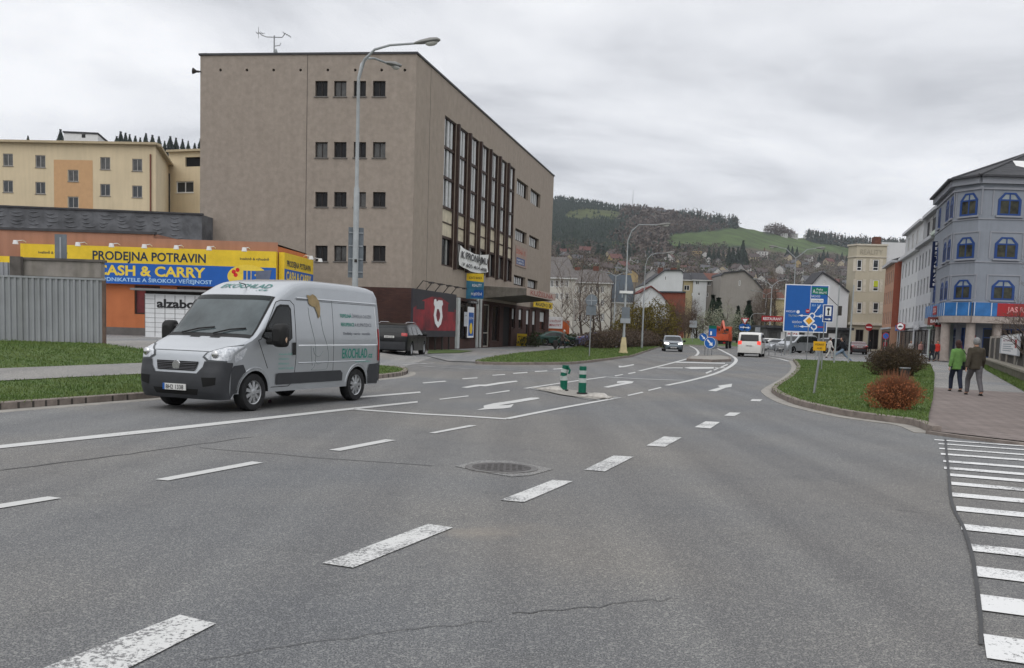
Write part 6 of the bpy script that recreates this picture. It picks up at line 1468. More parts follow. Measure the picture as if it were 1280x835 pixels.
# kiosk on the left
p=AtY(687,408,110); s=thing('kiosk','white kiosk with red lettering and an orange counter at the corner of the beige block','kiosk',(XatY(686,108),108,0))
MB().box(0,2.3,0,3,0,2.7).build('body',M('kiosk_orange',(.45,.10,.03),.7,var=.2),s); MB().box(-.1,1.5,-.1,.0,AtY(690,406,108).z-.4,AtY(690,396,108).z).build('sign_panel',PWH,s)
z0_=AtY(690,406,108).z; ltext('U KUŽELNY',s,SRED,.05,z0_+.3,.25,1.3,.01,y=-.12); ltext('MINUTKY',s,SRED,.05,z0_-.15,.28,1.3,.01,y=-.12)
mb=MB(); mb.box(.2,2.1,-.2,0,.9,1.0); mb.build('counter',WHITE,s)
# ------------------------------------------------------------------ hills beyond the town
def lerp(tab,x):
    if x<=tab[0][0]: return tab[0][1]
    for (a,ya),(b,yb) in zip(tab,tab[1:]):
        if x<=b: t=(x-a)/(b-a); t=t*t*(3-2*t)*.5+t*.5; return ya+(yb-ya)*t
    return tab[-1][1]
SKY=[(-500,205),(0,194),(140,190),(250,196),(450,235),(600,252),(692,254),(730,258),(760,263),(800,269),(850,275),(900,283),(945,291),(990,297),(1020,302),(1060,308),(1110,313),(1200,318),(1400,330),(1800,345)]
DST=[(-500,650),(250,700),(450,1300),(692,1900),(900,1800),(1060,2100),(1800,2300)]
Y0=255
def elev(px,Y):
    D=lerp(DST,px); E=(HOR+ROLL*(px-CX)-lerp(SKY,px))/F
    t=max(0,(Y-Y0)/(D-Y0))
    return E*t**.75 if t<1 else E/(1+ (t-1)*1.6)
def zhill(px,Y):
    b=noise.noise(Vector((px*.012,Y*.0035,1.3)))*.0045*Y*SS(Y0,Y0+300,Y)+noise.noise(Vector((px*.05,Y*.01,7)))*.0012*Y*SS(Y0,Y0+300,Y)
    return CAMH*SS(Y0,Y0+60,Y)-.0+elev(px,Y)*Y+b*.55-.15
def Hp(px,py):
    e=(HOR+ROLL*(px-CX)-py)/F; D=lerp(DST,px); lo,hi=Y0,D
    for _ in range(40):
        m=(lo+hi)/2
        if elev(px,m)<e: lo=m
        else: hi=m
    return Vector((XatY(px,lo),lo,zhill(px,lo)))
MEAD=[(828,298),(850,293),(880,292.5),(921,286),(947,291),(1009,299),(1065,308),(1130,312),(1130,326),(1065,321),(978,316.5),(926,309),(880,306),(850,309),(828,312)]
PATCH=[(703,266),(730,263),(771,267),(772,278),(745,280),(712,283),(700,279)]; P2=[(750,304),(774,304),(774,311),(750,311)]
PASTE=[(905,283),(925,285),(922,297),(900,300)]
def cover(px,py):
    if pinp(px,py,MEAD) : return (.066,.098,.033)
    if pinp(px,py,PATCH): return (.075,.088,.034)
    if pinp(px,py,P2): return (.06,.085,.03)
    if py<312: return (.022,.030,.020)
    return (.085,.07,.052)
cols=list(range(-460,1801,9)); rws=[Y0+ (2600)*(i/80)**1.7 for i in range(81)]
vs=[];cl=[]
for Y in rws:
    for px in cols:
        z=zhill(px,Y); vs.append((XatY(px,Y),Y,z)); py=HOR+ROLL*(px-CX)-F*(z-CAMH)/Y
        c_=cover(px+noise.noise(Vector((px*.09,Y*.01,2)))*6,py+noise.noise(Vector((px*.05,Y*.006,5)))*4); f=1+.25*noise.noise(Vector((px*.07,Y*.02,9))); cl.append((c_[0]*f,c_[1]*f,c_[2]*f,1))
n=len(cols); hm=bpy.data.meshes.new('hills'); hm.from_pydata(vs,[],[(j*n+i,j*n+i+1,(j+1)*n+i+1,(j+1)*n+i) for j in range(len(rws)-1) for i in range(n-1)])
at_=hm.color_attributes.new('landcover','FLOAT_COLOR','POINT'); at_.data.foreach_set('color',[x for c_ in cl for x in c_])
hmat=bpy.data.materials.new('hill_land'); hmat.use_nodes=True; b_=hmat.node_tree.nodes['Principled BSDF']; b_.inputs['Roughness'].default_value=.95; b_.inputs['Specular IOR Level'].default_value=.1
a_=hmat.node_tree.nodes.new('ShaderNodeAttribute'); a_.attribute_name='landcover'
nz=hmat.node_tree.nodes.new('ShaderNodeTexNoise'); nz.inputs['Scale'].default_value=.03; nz.inputs['Detail'].default_value=8; tcn=hmat.node_tree.nodes.new('ShaderNodeTexCoord'); hmat.node_tree.links.new(tcn.outputs['Object'],nz.inputs[0])
mxn=hmat.node_tree.nodes.new('ShaderNodeMix'); mxn.data_type='RGBA'; mxn.blend_type='MULTIPLY'; mxn.inputs[0].default_value=.6; rn=hmat.node_tree.nodes.new('ShaderNodeValToRGB'); rn.color_ramp.elements[0].position=.35; rn.color_ramp.elements[0].color=(.5,.5,.5,1); rn.color_ramp.elements[1].position=.65; rn.color_ramp.elements[1].color=(1.3,1.3,1.2,1)
hmat.node_tree.links.new(nz.outputs[0],rn.inputs[0]); hmat.node_tree.links.new(a_.outputs[0],mxn.inputs[6]); hmat.node_tree.links.new(rn.outputs[0],mxn.inputs[7]); hmat.node_tree.links.new(mxn.outputs[2],b_.inputs['Base Color'])
hm.materials.append(hmat); hm.polygons.foreach_set('use_smooth',[True]*len(hm.polygons)); ho=bpy.data.objects.new('hills',hm); COL.objects.link(ho); ho['kind']='structure'

# ------------------------------------------------------------------ vegetation kit
NEED=M('needle_green',(.018,.032,.020),.9,col2=(.035,.055,.030),scale=.25); NEEDF=M('forest_needles',(.020,.033,.024),.95,col2=(.036,.05,.036),scale=.03); BARK=M('bark_brown',(.07,.055,.045),.95,var=.3,scale=6); TWIG=M('twig_brown',(.085,.062,.048),.95,col2=(.13,.10,.08),scale=.5); TWIGF=M('bare_wood_far',(.075,.058,.048),.95,col2=(.12,.095,.075),scale=.04); BIRCH=M('birch_bark',(.45,.43,.40),.8,var=.3,scale=5)
rnd=random.Random(11)
def conifer_mb(mb,x,y,z,h,r,rng,tiers=5,n=7,mat=None):
    for i in range(tiers):
        t=i/tiers; zb=z+h*(.10+.86*t); zt_=min(z+h,zb+h*(.36-.10*t)); rr=r*(1-t)**.85+.04*h*.3
        vs=[];k=n*2; ph=rng.random()*6
        for j in range(k):
            a=2*math.pi*j/k+ph; q=rr*(1 if j%2 else .62)*rng.uniform(.75,1.15); vs.append((x+q*math.cos(a),y+q*math.sin(a),zb+rng.uniform(-.04,.03)*h))
        vs.append((x+rng.uniform(-.02,.02)*h,y,zt_)); mb.add(vs,[(j,(j+1)%k,k) for j in range(k)],mat)
def shag(mb,x,y,z,h,r,rng,n=160,s=.5,mat=None):
    """short drooping sprays round a conifer so that its outline is ragged"""
    for _ in range(n):
        t=rng.random()**.8; zz=z+h*(.08+.9*t); rr=r*(1-t)*rng.uniform(.7,1.15); a=rng.uniform(0,6.283); d=Vector((math.cos(a),math.sin(a),0)); p=Vector((x,y,zz))+d*rr; q=d.cross(Vector((0,0,1)))*s*.4
        mb.add([p-d*s*.6+q,p-d*s*.6-q,p+d*s*.5+Vector((0,0,-s*.35))],[(0,1,2)],mat)
def leafcloud(mb,c,rad,n,s,rng,shell=.55,flat=0,zmin=None,mat=None):
    for _ in range(n):
        while True:
            v=Vector((rng.uniform(-1,1),rng.uniform(-1,1),rng.uniform(-1,1)))
            if v.length<=1 and v.length>1e-3: break
        l=v.length; v=v/l*(shell+(1-shell)*l**.7 if rng.random()<.8 else l)
        w=1+.34*noise.noise(Vector((v.x*2.2+c[0],v.y*2.2+c[1],v.z*2.2)))+.22*noise.noise(Vector((v.x*6+c[0],v.y*6,v.z*6+c[1])))
        p=Vector((c[0]+v.x*rad[0]*w,c[1]+v.y*rad[1]*w,c[2]+v.z*rad[2]*w))
        if zmin is not None and p.z<zmin: p.z=zmin+rng.random()*.1
        a=Vector((rng.gauss(0,1),rng.gauss(0,1),rng.gauss(0,1))).normalized(); b=a.orthogonal().normalized(); cc=a.cross(b); q=s*rng.uniform(.6,1.3)
        mb.add([p-b*q*.5,p+cc*q*.35,p+b*q*.6,p-cc*q*.35],[(0,1,2,3)],mat)
def branches(mb,p,d,l,r,dep,rng,spread=.6,up=.15,kids=3,n=4,droop=0):
    q=p; path=[p]; rs=[r]; k=3
    for i in range(k):
        d=(d+Vector((rng.gauss(0,.10),rng.gauss(0,.10),up*.25-droop*.2))).normalized(); q=q+d*l/k; path.append(q); rs.append(r*(1-.45*(i+1)/k))
    mb.tube(path,rs,n if r>.03 else 3,False)
    if dep<=0: return
    for j in range(kids+(1 if rng.random()<.4 else 0)):
        t=rng.uniform(.35,1); i=min(k-1,int(t*k)); s=path[i]+(path[i+1]-path[i])*(t*k-i)
        a=rng.uniform(0,6.283); o=d.orthogonal().normalized(); o2=d.cross(o); e=(o*math.cos(a)+o2*math.sin(a))
        nd=(d*(1-spread*.5)+e*spread+Vector((0,0,up-droop))).normalized(); branches(mb,s,nd,l*rng.uniform(.55,.8),r*.5,dep-1,rng,spread,up,kids,n,droop)
def bare_tree(label,loc,h,seed,trunkm=BARK,twigm=TWIG,dep=4,spread=.6,up=.2,kids=3,r=None,group=None,leaf=None,name='bare_tree',stems=1,crown=None):
    rng=random.Random(seed); o=thing(name,label,'tree' if h>3 else 'shrub',loc,rng.uniform(0,6),group); r=r or h*.018
    tm=MB(); cm=MB(); p=Vector((0,0,-.1)); 
    for st in range(stems):
        a0=rng.uniform(0,6.28); base=Vector((math.cos(a0)*.1*(stems>1),math.sin(a0)*.1*(stems>1),-.1)); d=Vector((math.cos(a0)*.25*(stems>1),math.sin(a0)*.25*(stems>1),1)).normalized(); path=[base]; rs=[r]; q=base
        for i in range(6):
            d=(d+Vector((rng.gauss(0,.05),rng.gauss(0,.05),.1))).normalized(); q=q+d*h*.14; path.append(q); rs.append(r*(1-.12*(i+1)))
        tm.tube(path,rs,7)
        for i in range(2,7):
            for j in range(kids):
                a=rng.uniform(0,6.283); e=Vector((math.cos(a),math.sin(a),0)); branches(cm,path[i]-Vector((0,0,rng.uniform(0,h*.1))),(e*spread+Vector((0,0,.55))).normalized(),h*(.36-.035*i)*rng.uniform(.7,1.1),rs[i]*.45,dep-2,rng,spread,up,kids)
        branches(cm,path[-1],d,h*.2,rs[-1],dep-2,rng,spread,up,kids)
    tm.build('trunk',trunkm,o); cm.build('crown',twigm,o)
    if leaf:
        lm,n_,s_,cc,rad=leaf; l=MB(); leafcloud(l,cc,rad,n_,s_,rng,.2); l.build('foliage',lm,o)
    return o
def shrub(name,label,loc,rad,n,s,mat,seed,stem=TWIG,nst=60,group=None,cat='shrub',shell=.5,stemlen=1.0,lobes=None,bx=False):
    rng=random.Random(seed); o=thing(name,label,cat,loc,0,group); l=MB(); lb=lobes or [((0,0,rad[2]*.9),rad,1)]
    tot=sum(k for _,_,k in lb)
    for c,rr,k in lb: leafcloud(l,c,rr,int(n*k/tot),s,rng,shell,zmin=.02)
    l.build('foliage',mat,o)
    st=MB()
    for _ in range(nst):
        a=rng.uniform(0,6.283); q=rng.random()**.5; e=Vector((math.cos(a)*rad[0]*q,math.sin(a)*rad[1]*q,rad[2]*(1.95*math.sqrt(max(.05,1-q*q*.8)))*stemlen*rng.uniform(.8,1.08)))
        b=Vector((math.cos(a)*rad[0]*q*.25,math.sin(a)*rad[1]*q*.25,0)); m_=(b+e)/2+Vector((0,0,.1*rad[2])); st.tube([b,m_,e],[.012*rad[2]+.004,.008*rad[2]+.003,.002],3,False)
    st.build('stems',stem,o); return o
# ---- forest on the hill: one mass
fm=MB(); rf=random.Random(3)
def inforest(px,py):
    if pinp(px,py,MEAD) or pinp(px,py,P2): return 0
    if pinp(px,py,PATCH): return .02
    if px<835: return 1 if py<306 else .25
    if px<908: return (1-(px-835)/110) if py<294 else 0
    return 0
k=0
while k<5200:
    px=rf.uniform(655,910); e=lerp(SKY,px); py=e+ (rf.random()**1.25)*58
    if rf.random()>inforest(px,py): continue
    p=Hp(px,py); h=rf.uniform(9,18)*(1-.45*SS(830,908,px))
    if rf.random()<1-.75*SS(755,800,px+noise.noise(Vector((px*.03,py*.1,0)))*25): conifer_mb(fm,p.x,p.y,p.z-1,h,h*.2,rf,2,3,NEEDF)
    else: leafcloud(fm,(p.x,p.y,p.z+h*.4),(h*.42,h*.42,h*.5),12,h*.3,rf,.3,mat=TWIGF)
    k+=1
fo=fm.build('forest'); tag(fo,'dark spruce forest covering the far hill','forest',kind='stuff')
# ridge line woods
fm=MB()
for k in range(700):
    u=rf.random()
    if u<.55: px=rf.uniform(1002,1135); py=lerp(SKY,px)+rf.uniform(0,4); h=rf.uniform(18,27)
    elif u<.75: px=rf.uniform(948,986); py=lerp(SKY,px)+rf.uniform(0,3); h=rf.uniform(14,24)*(1-abs(px-966)/45)
    else: px=rf.uniform(840,915); py=lerp(SKY,px)+rf.uniform(0,5); h=rf.uniform(14,24)
    p=Hp(px,py)
    if rf.random()<.72 and not 948<px<986: conifer_mb(fm,p.x,p.y,p.z-1,h,h*.2,rf,3,3,NEEDF)
    else: leafcloud(fm,(p.x,p.y,p.z+h*.5),(h*.4,h*.4,h*.5),26,h*.13,rf,.3,mat=TWIGF)
o=fm.build('ridge_wood'); tag(o,'mixed wood along the skyline of the green hill','woodland',kind='stuff')
# bare gardens and orchards between the houses
fm=MB(); k=0
while k<2300:
    px=rf.uniform(680,1130); y0=308 if px<850 else (309 if px<905 else 318+ (px-905)*.02); py=y0+rf.random()*45
    if pinp(px,py-2,MEAD): continue
    p=Hp(px,py); h=rf.uniform(5,10); mt=TWIGF if rf.random()<.7 else (NEEDF if rf.random()<.5 else M('budding_green',(.07,.085,.035),.95,var=.3,scale=.05))
    leafcloud(fm,(p.x,p.y,p.z+h*.45),(h*.55,h*.55,h*.5),26,h*.20,rf,.2,mat=mt); k+=1
o=fm.build('garden_trees'); tag(o,'bare brown garden trees and bushes filling the slope between houses','woodland',kind='stuff')
# conifers one can tell apart
ORD='first second third fourth fifth sixth seventh eighth ninth tenth eleventh twelfth thirteenth fourteenth fifteenth sixteenth seventeenth eighteenth nineteenth twentieth'.split()
def ordn(i):
    if i<20: return ORD[i]
    T_={2:'twenty',3:'thirty',4:'forty',5:'fifty',6:'sixty',7:'seventy',8:'eighty',9:'ninety'}; n=i+1
    if n%10==0: return {2:'twentieth',3:'thirtieth',4:'fortieth',5:'fiftieth',6:'sixtieth',7:'seventieth',8:'eightieth',9:'ninetieth'}[n//10]
    return T_[n//10]+'-'+ORD[n%10-1]
protos=[]
def conifer(label,loc,h,group,seed):
    if len(protos)<4:
        rng=random.Random(seed); o=thing('conifer',label,'tree',loc,0,group); MB().cyl((0,0,-.02),(0,0,.3),.018,.01,6).build('trunk',BARK,o); m=MB(); conifer_mb(m,0,0,0,1,.20,rng,7,6); shag(m,0,0,0,1,.22,rng,420,.07); m.build('crown',NEED,o); protos.append(o)
    else:
        o=dup(protos[seed%4],None,label,loc,seed*1.3); o['group']=group
    s=h*(1.1+.4*((seed*37)%10)/10); h=h*.85; o.scale=(s*.9,s*.9,h); return o
pos=[(694,324,20),(700,322,22),(706,325,16),(725,318,18),(732,320,20),(744,326,24),(750,328,22),(755,324,17),(775,325,22),(782,326,24),(788,322,20),(794,316,14),(813,312,14),(818,314,17),(824,313,14),(832,314,12),(844,315,13),(852,318,10),(872,330,12),(881,330,22),(887,333,24),(893,330,20),(899,328,16),(906,334,28),(911,336,30),(917,333,27),(923,330,33),(926,336,26),(979,324,20),(984,323,17),(990,325,18),(1018,330,14),(1023,331,20),(1028,330,17),(1040,328,12),(1046,326,13),(1052,327,11),(1058,326,12)]
pos.sort()
for i,(px,py,hp) in enumerate(pos):
    p=Hp(px,py); conifer('dark conifer among the hillside houses, %s from the left'%ordn(i),(p.x,p.y,p.z-.5),hp*p.y/F,'conifers among the hillside houses',i)
for i,px in enumerate((38,60,78,83,147,152,158,163,170,176,183,191,199,206,213,220,228,235,243,250)):
    p=Hp(px,lerp(SKY,px)+2); hh=(26,14,34,24,20,16,22,26,20,30,18,24,19,22,26,20,24,20,18,22)[i] if px<100 else (20+((i*7)%9)+ (4 if px<200 else 0)); conifer('dark spruce above the roof of the pale yellow apartment block, %s from the left'%ordn(i),(p.x,p.y,p.z-1),hh*p.y/F,'spruces above the apartment block',i+3)
for i,(px,yb,yt,Y,nm) in enumerate(((889,405,356,172,'slim dark conifer in front of the grey terrace house'),(896,405,360,170,'second slim conifer in front of the grey terrace house'),(934,412,364,168,'pointed dark conifer in front of the grey gable house'),(921,410,372,166,'small dark conifer left of the pointed one before the grey gable'))):
    z=AtY(px,yb,Y).z; zt_=AtY(px,yt,Y).z; conifer(nm,(XatY(px,Y),Y,0),zt_,'conifers before the terrace',i)
# ---- hillside houses
HW=[M('hill_wall_white',(.50,.49,.47),.9,var=.04),M('hill_wall_cream',(.42,.36,.25),.9,var=.04),M('hill_wall_grey',(.28,.27,.26),.9,var=.05),M('hill_wall_ochre',(.36,.27,.13),.9,var=.04)]
HR=[M('hill_roof_red',(.11,.05,.042),.85,var=.2),M('hill_roof_brown',(.075,.06,.055),.85,var=.2),M('hill_roof_grey',(.10,.10,.105),.85,var=.2)]
WN=['white','cream','grey','ochre']; RN=['red','brown','grey']; hp={}
def hillhouse(kind,label,loc,rz,s,group='houses scattered over the hillside'):
    wi,ri,flat=kind
    if kind not in hp:
        o=thing('hillside_house',label,'house',loc,rz,group); m=MB(); m.box(-5,5,-4,4,-3,5.5)
        if not flat: m.add([(-5,-4,5.5),(-5,4,5.5),(-5,0,9.3),(5,-4,5.5),(5,4,5.5),(5,0,9.3)],[(0,2,1),(3,4,5)])
        m.build('wall',HW[wi],o); m=MB()
        if flat: m.box(-5.3,5.3,-4.3,4.3,5.5,5.9)
        else: m.add([(-5.5,-4.7,4.9),(5.5,-4.7,4.9),(5.5,0,9.5),(-5.5,0,9.5),(5.5,4.7,4.9),(-5.5,4.7,4.9),(-5.5,-4.7,5.2),(5.5,-4.7,5.2),(5.5,0,9.8),(-5.5,0,9.8),(5.5,4.7,5.2),(-5.5,4.7,5.2)],[(6,7,8,9),(9,8,10,11),(0,1,7,6),(4,5,11,10),(1,2,8,7),(2,4,10,8),(5,3,9,11),(3,0,6,9),(0,3,2,1),(3,5,4,2)])
        r_=m.build('roof',HR[ri],o); MB().box(1.5,2.3,-.9,-.1,6.5,10.4).build('chimney',HR[0],r_)
        for x in (-3.2,-.6,2.2):
            for z in (.6,3.2): MB().box(x,x+1.1,-4.05,-3.95,z,z+1.3).build('window',GLASSD,o)
        for y in (-1.8,.8):
            for z in (.6,3.2): MB().box(4.95,5.05,y,y+1.1,z,z+1.3).build('window',GLASSD,o)
        hp[kind]=o
    else: o=dup(hp[kind],None,label,loc,rz)
    o.scale=(s,s,s*.85); return o
L_=[(866,323,(3,2,1),1.1,.0,'ochre flat-roofed house standing alone below the meadow'),(765,332,(3,0,0),1.2,.3,'ochre house with a red roof above the slate-roofed house'),(947,321,(0,2,1),1.5,-.1,'long white flat-roofed house at the left foot of the green meadow'),(1030,334,(1,0,0),1.3,.4,'cream house with a large red roof near the foot of the green hill'),(1045,335,(1,1,0),1.1,1.4,'cream gable-end house right of the red-roofed one below the green hill'),(806,271.5,(0,1,0),1.4,.1,'left wing of the white manor on the skyline among trees'),(820,273,(0,2,0),1.5,.0,'right wing of the white manor on the skyline among trees'),(972,297.5,(0,2,1),1.3,.1,'leftmost low white farm building under the skyline wood'),(984,298.5,(0,2,1),1.6,.0,'middle low white farm building under the skyline wood'),(1003,300.5,(0,2,1),1.7,.0,'rightmost low white farm building under the skyline wood'),(1085,303,(0,2,0),1.2,.2,'small white house half hidden in the skyline wood')]
for px,py,kd_,s,rz,lab in L_: p=Hp(px,py); hillhouse(kd_,lab,tuple(p),rz,s)
rh=random.Random(21); spots=[]
tries=0
while len(spots)<74 and tries<6000:
    tries+=1; px=rh.uniform(692,1066); lo=318 if px<860 else (322 if px<960 else 325); py=lo+ (rh.random()**.9)*(36 if px<1000 else 40)
    if any(abs(px-a)<7.5 and abs(py-b)<4.2 for a,b in spots) or any(abs(px-q[0])<9 and abs(py-q[1])<5 for q in L_): continue
    spots.append((px,py))
spots.sort(key=lambda q:(int((q[1]-316)/8),q[0])); cnt={}
bands=['topmost','second','third','fourth','lowest','lowest']
seq=[]
for px,py in spots:
    kd_=(rh.choice([0,0,0,1,1,2,3]),rh.choice([0,1,1,1,2,2]),0); b=bands[min(5,int((py-316)/8))]; seq.append((px,py,kd_,b))
from collections import defaultdict
dd=defaultdict(list)
for q in seq: dd[(q[2],q[3])].append(q)
for (kd_,b),lst in dd.items():
    lst.sort()
    for i,(px,py,_,_) in enumerate(lst):
        p=Hp(px,py); lab='%s house with a %s roof in the %s band of hillside houses'%(WN[kd_[0]],RN[kd_[1]],b)
        if len(lst)>1: lab+=', %s from left'%ordn(i)
        hillhouse(kd_,lab,tuple(p),rh.uniform(-.7,.7)+ (1.57 if rh.random()<.35 else 0),rh.uniform(.75,1.2))
# mast on the hill
p=Hp(784,267); m_=thing('mast','thin lattice mast rising from the forest skyline','mast',tuple(p)); MB().tube([(0,0,0),(0,0,40)],[.5,.2],5).build('mast_pole',DARKF,m_)

# ------------------------------------------------------------------ trees and shrubs in the middle distance
for i,(px,Y,h,tm,lab) in enumerate(((718,104,8.2,BIRCH,'bare white-barked birch in front of the ivory villas'),(703,118,9,BIRCH,'slim bare birch close to the beige block corner'),(728,112,9.5,BARK,'bare brown tree right of the white-barked birch'),(742,108,8.5,BARK,'bare brown tree behind the round sign pole'),(752,122,9,BARK,'bare spreading tree between the birches and the double lamp'),(788,120,8,BARK,'bare grey tree left of the forsythia-coloured bush'),(763,140,9,BARK,'bare tree directly behind the left double lamp'))):
    bare_tree(lab,(XatY(px,Y),Y,0),h,30+i,tm,M('birch_twigs',(.30,.26,.23),.9,var=.2) if i<1 else TWIG,5,kids=3)
FORS=M('yellow_green_buds',(.17,.13,.025),.9,col2=(.09,.075,.02),scale=1.2); 
for i,(px,Y,rx,rz,lab,n_) in enumerate(((797,113,2.2,2.6,'left lobe of the yellow-brown budding shrubs behind the hedge',5200),(822,114,2.5,2.85,'tall round yellow-brown budding shrub behind the hedge',6500),(780,108,1.5,1.8,'low yellow-green shrub at the left end of the budding shrubs',2600))):
    shrub('budding_shrub',lab,(XatY(px,Y),Y,0),(rx,rx,rz),n_,.17,FORS,50+i,nst=120,shell=.45)
for i,(px,Y,h,lab) in enumerate(((845,132,5.5,'bare brown shrub tree right of the budding shrubs'),(858,150,6,'bare brown shrub tree left of the roundabout sign'),(872,152,6,'bare brown shrub tree behind the roundabout sign'),(836,128,5,'low bare shrub tree behind the grey-blue hatchback'),(942,168,8,'bare tree in front of the right flank of the grey gable house'),(957,178,11,'tall bare tree behind the pair of double lamps'),(968,176,12,'tall bare tree right of the pair of double lamps'),(948,185,12,'tall bare tree left of the ochre house'))):
    bare_tree(lab,(XatY(px,Y),Y,.3 if 840<px<880 else 0),h,70+i,BARK,M('reddish_twigs',(.11,.075,.055),.95,var=.25) if i<4 else TWIG,5,kids=4,stems=3 if i<4 else 1,spread=.75)
BLOS=M('white_blossom',(.42,.43,.36),.9,col2=(.16,.17,.09),scale=.9)
for i,(px,Y,h,lab) in enumerate(((886,148,5.6,'left white-blossoming tree beyond the roundabout'),(905,150,6.4,'tallest white-blossoming tree beyond the roundabout'),(922,149,5.2,'right white-blossoming tree behind the orange lorry'))):
    bare_tree(lab,(XatY(px,Y),Y,.2),h,90+i,BARK,TWIG,4,kids=3,spread=.8,leaf=(BLOS,1900,.14,(0,0,h*.58),(2.1,2.1,h*.40)),name='blossom_tree')
HB=M('hedge_bare_brown',(.075,.055,.042),.95,col2=(.12,.085,.06),scale=2); HG=M('hedge_dark_green',(.03,.045,.02),.9,col2=(.06,.07,.03),scale=2)
ga,gb=G(750,437.5),G(812,434.2)
for i in range(7):
    t=i/6; p=ga+(gb-ga)*t; shrub('hedge','brown leafless hedge shrub on the lawn, %s from the left'%ordn(i),(p.x,p.y+1.6,.1),(1.7,1.9,.90+.08*(i%2)),2600,.11,HB,110+i,nst=260,group='brown hedge on the lawn',shell=.4)
for i,px in enumerate((672,690,706,722,738)):
    Y=96; shrub('hedge','dark green hedge shrub beside the far pavement, %s from the left'%ordn(i),(XatY(px,Y),Y+ (i%2),0),(1.5,1.2,.72),900,.16,HG if i<3 else HB,130+i,nst=30,group='dark hedge beside the far pavement')
shrub('hedge','low evergreen shrub by the wall under the yellow shop sign',(XatY(662,88)+.2,88,0),(1.2,1.0,.55),700,.14,HG,140,nst=20)
# near right shrubs
g=G(1131,474.5); shrub('round_shrub','large round dark-brown shrub on the right lawn',(g.x,g.y+1.0,.1),(1.2,1.1,.68),19000,.045,M('barberry_brown',(.045,.036,.018),.9,col2=(.085,.055,.03),scale=5),150,nst=700,shell=.4,stemlen=1.12)
g=G(1129,520.5); shrub('orange_shrub','bright orange-brown low shrub at the corner of the right lawn',(g.x,g.y+.55,.1),(.62,.55,.37),6500,.028,M('rusty_leaf',(.36,.12,.045),.8,col2=(.20,.07,.03),scale=7),151,stem=M('rusty_twig',(.20,.09,.05),.9),nst=700,shell=.3,stemlen=1.22)
b_=bare_tree('bare young tree leaning over the fence at the right edge',(G(1284,474).x,G(1284,474).y,.05),5.2,160,M('grey_bark',(.16,.15,.13),.9,var=.2),TWIG,5,kids=3,spread=.7)

# ------------------------------------------------------------------ grass
def grass(name,label,polys,zf,z,dens,h,seed,near=None):
    rng=random.Random(seed); mb=MB(); vs=mb.v; fs=mb.f
    for poly in polys:
        x0=min(p[0] for p in poly);x1=max(p[0] for p in poly);y0=min(p[1] for p in poly);y1=max(p[1] for p in poly)
        n=int((x1-x0)*(y1-y0)*dens)
        for _ in range(n):
            x=rng.uniform(x0,x1);y=rng.uniform(y0,y1)
            if y>14 and rng.random()>(17/y)**1.3: continue
            if not pinp(x,y,poly): continue
            zz=z+zf(x,y); cl_=.6+.7*abs(noise.noise(Vector((x*1.3,y*1.3,seed)))); hh=h*rng.uniform(.5,1.2)*cl_; a=rng.uniform(0,6.283); wd=.005*(1+y/14); dx,dy=math.cos(a)*wd,math.sin(a)*wd; k=len(vs); lx,ly=rng.gauss(0,.35)*hh,rng.gauss(0,.35)*hh
            vs.append((x-dx,y-dy,zz));vs.append((x+dx,y+dy,zz));vs.append((x+lx,y+ly,zz+hh)); fs.append((k,k+1,k+2)); mb.m.append(0)
    o=mb.build(name,GRSM); tag(o,label,'grass',kind='stuff'); return o
GRSM=M('grass_blade',(.065,.12,.025),.8,col2=(.13,.17,.05),scale=1.1)
def vis(poly,xa=None): return poly
# split the left bank at the path
bx=[(p[0],p[1]) for p in bank]
xmin=-26
low=[(p[0],p[1]) for p in kerbL if p[0]>-14]+[(p.x,p.y) for p in (Gt(440,456.5),Gt(330,463),Gt(177,473),Gt(0,483),Gt(-60,486))]
upp=[(p.x,p.y) for p in (Gt(-60,470),Gt(0,467),Gt(177,459),Gt(330,455),Gt(400,453),Gt(300,447),Gt(183,441.5),Gt(132,434.5),Gt(132,430.5),Gt(0,430.5),Gt(-60,430))]
grass('grass','short green grass on the bank left of the road',[low,upp],zb,.10,420,.075,1)
grass('grass','green grass of the lawn on the right with the sign poles',[lawnRf[:-1]+[(p.x,p.y) for p in g_in]],lambda x,y:0,.11,380,.075,2)
grass('grass','green grass of the pointed lawn before the beige block',[[(p.x,p.y) for p in lawnM]],lambda x,y:0,.11,260,.09,3)
rw_=PQ((1232,457),(1282,480),(1282,493),(1232,464),(1226,457)); sheet('grass_verge',rw_,GRASSB,z=.075); grass('grass','tufts of weeds along the foot of the stone wall',[rw_],lambda x,y:0,.07,420,.14,4)
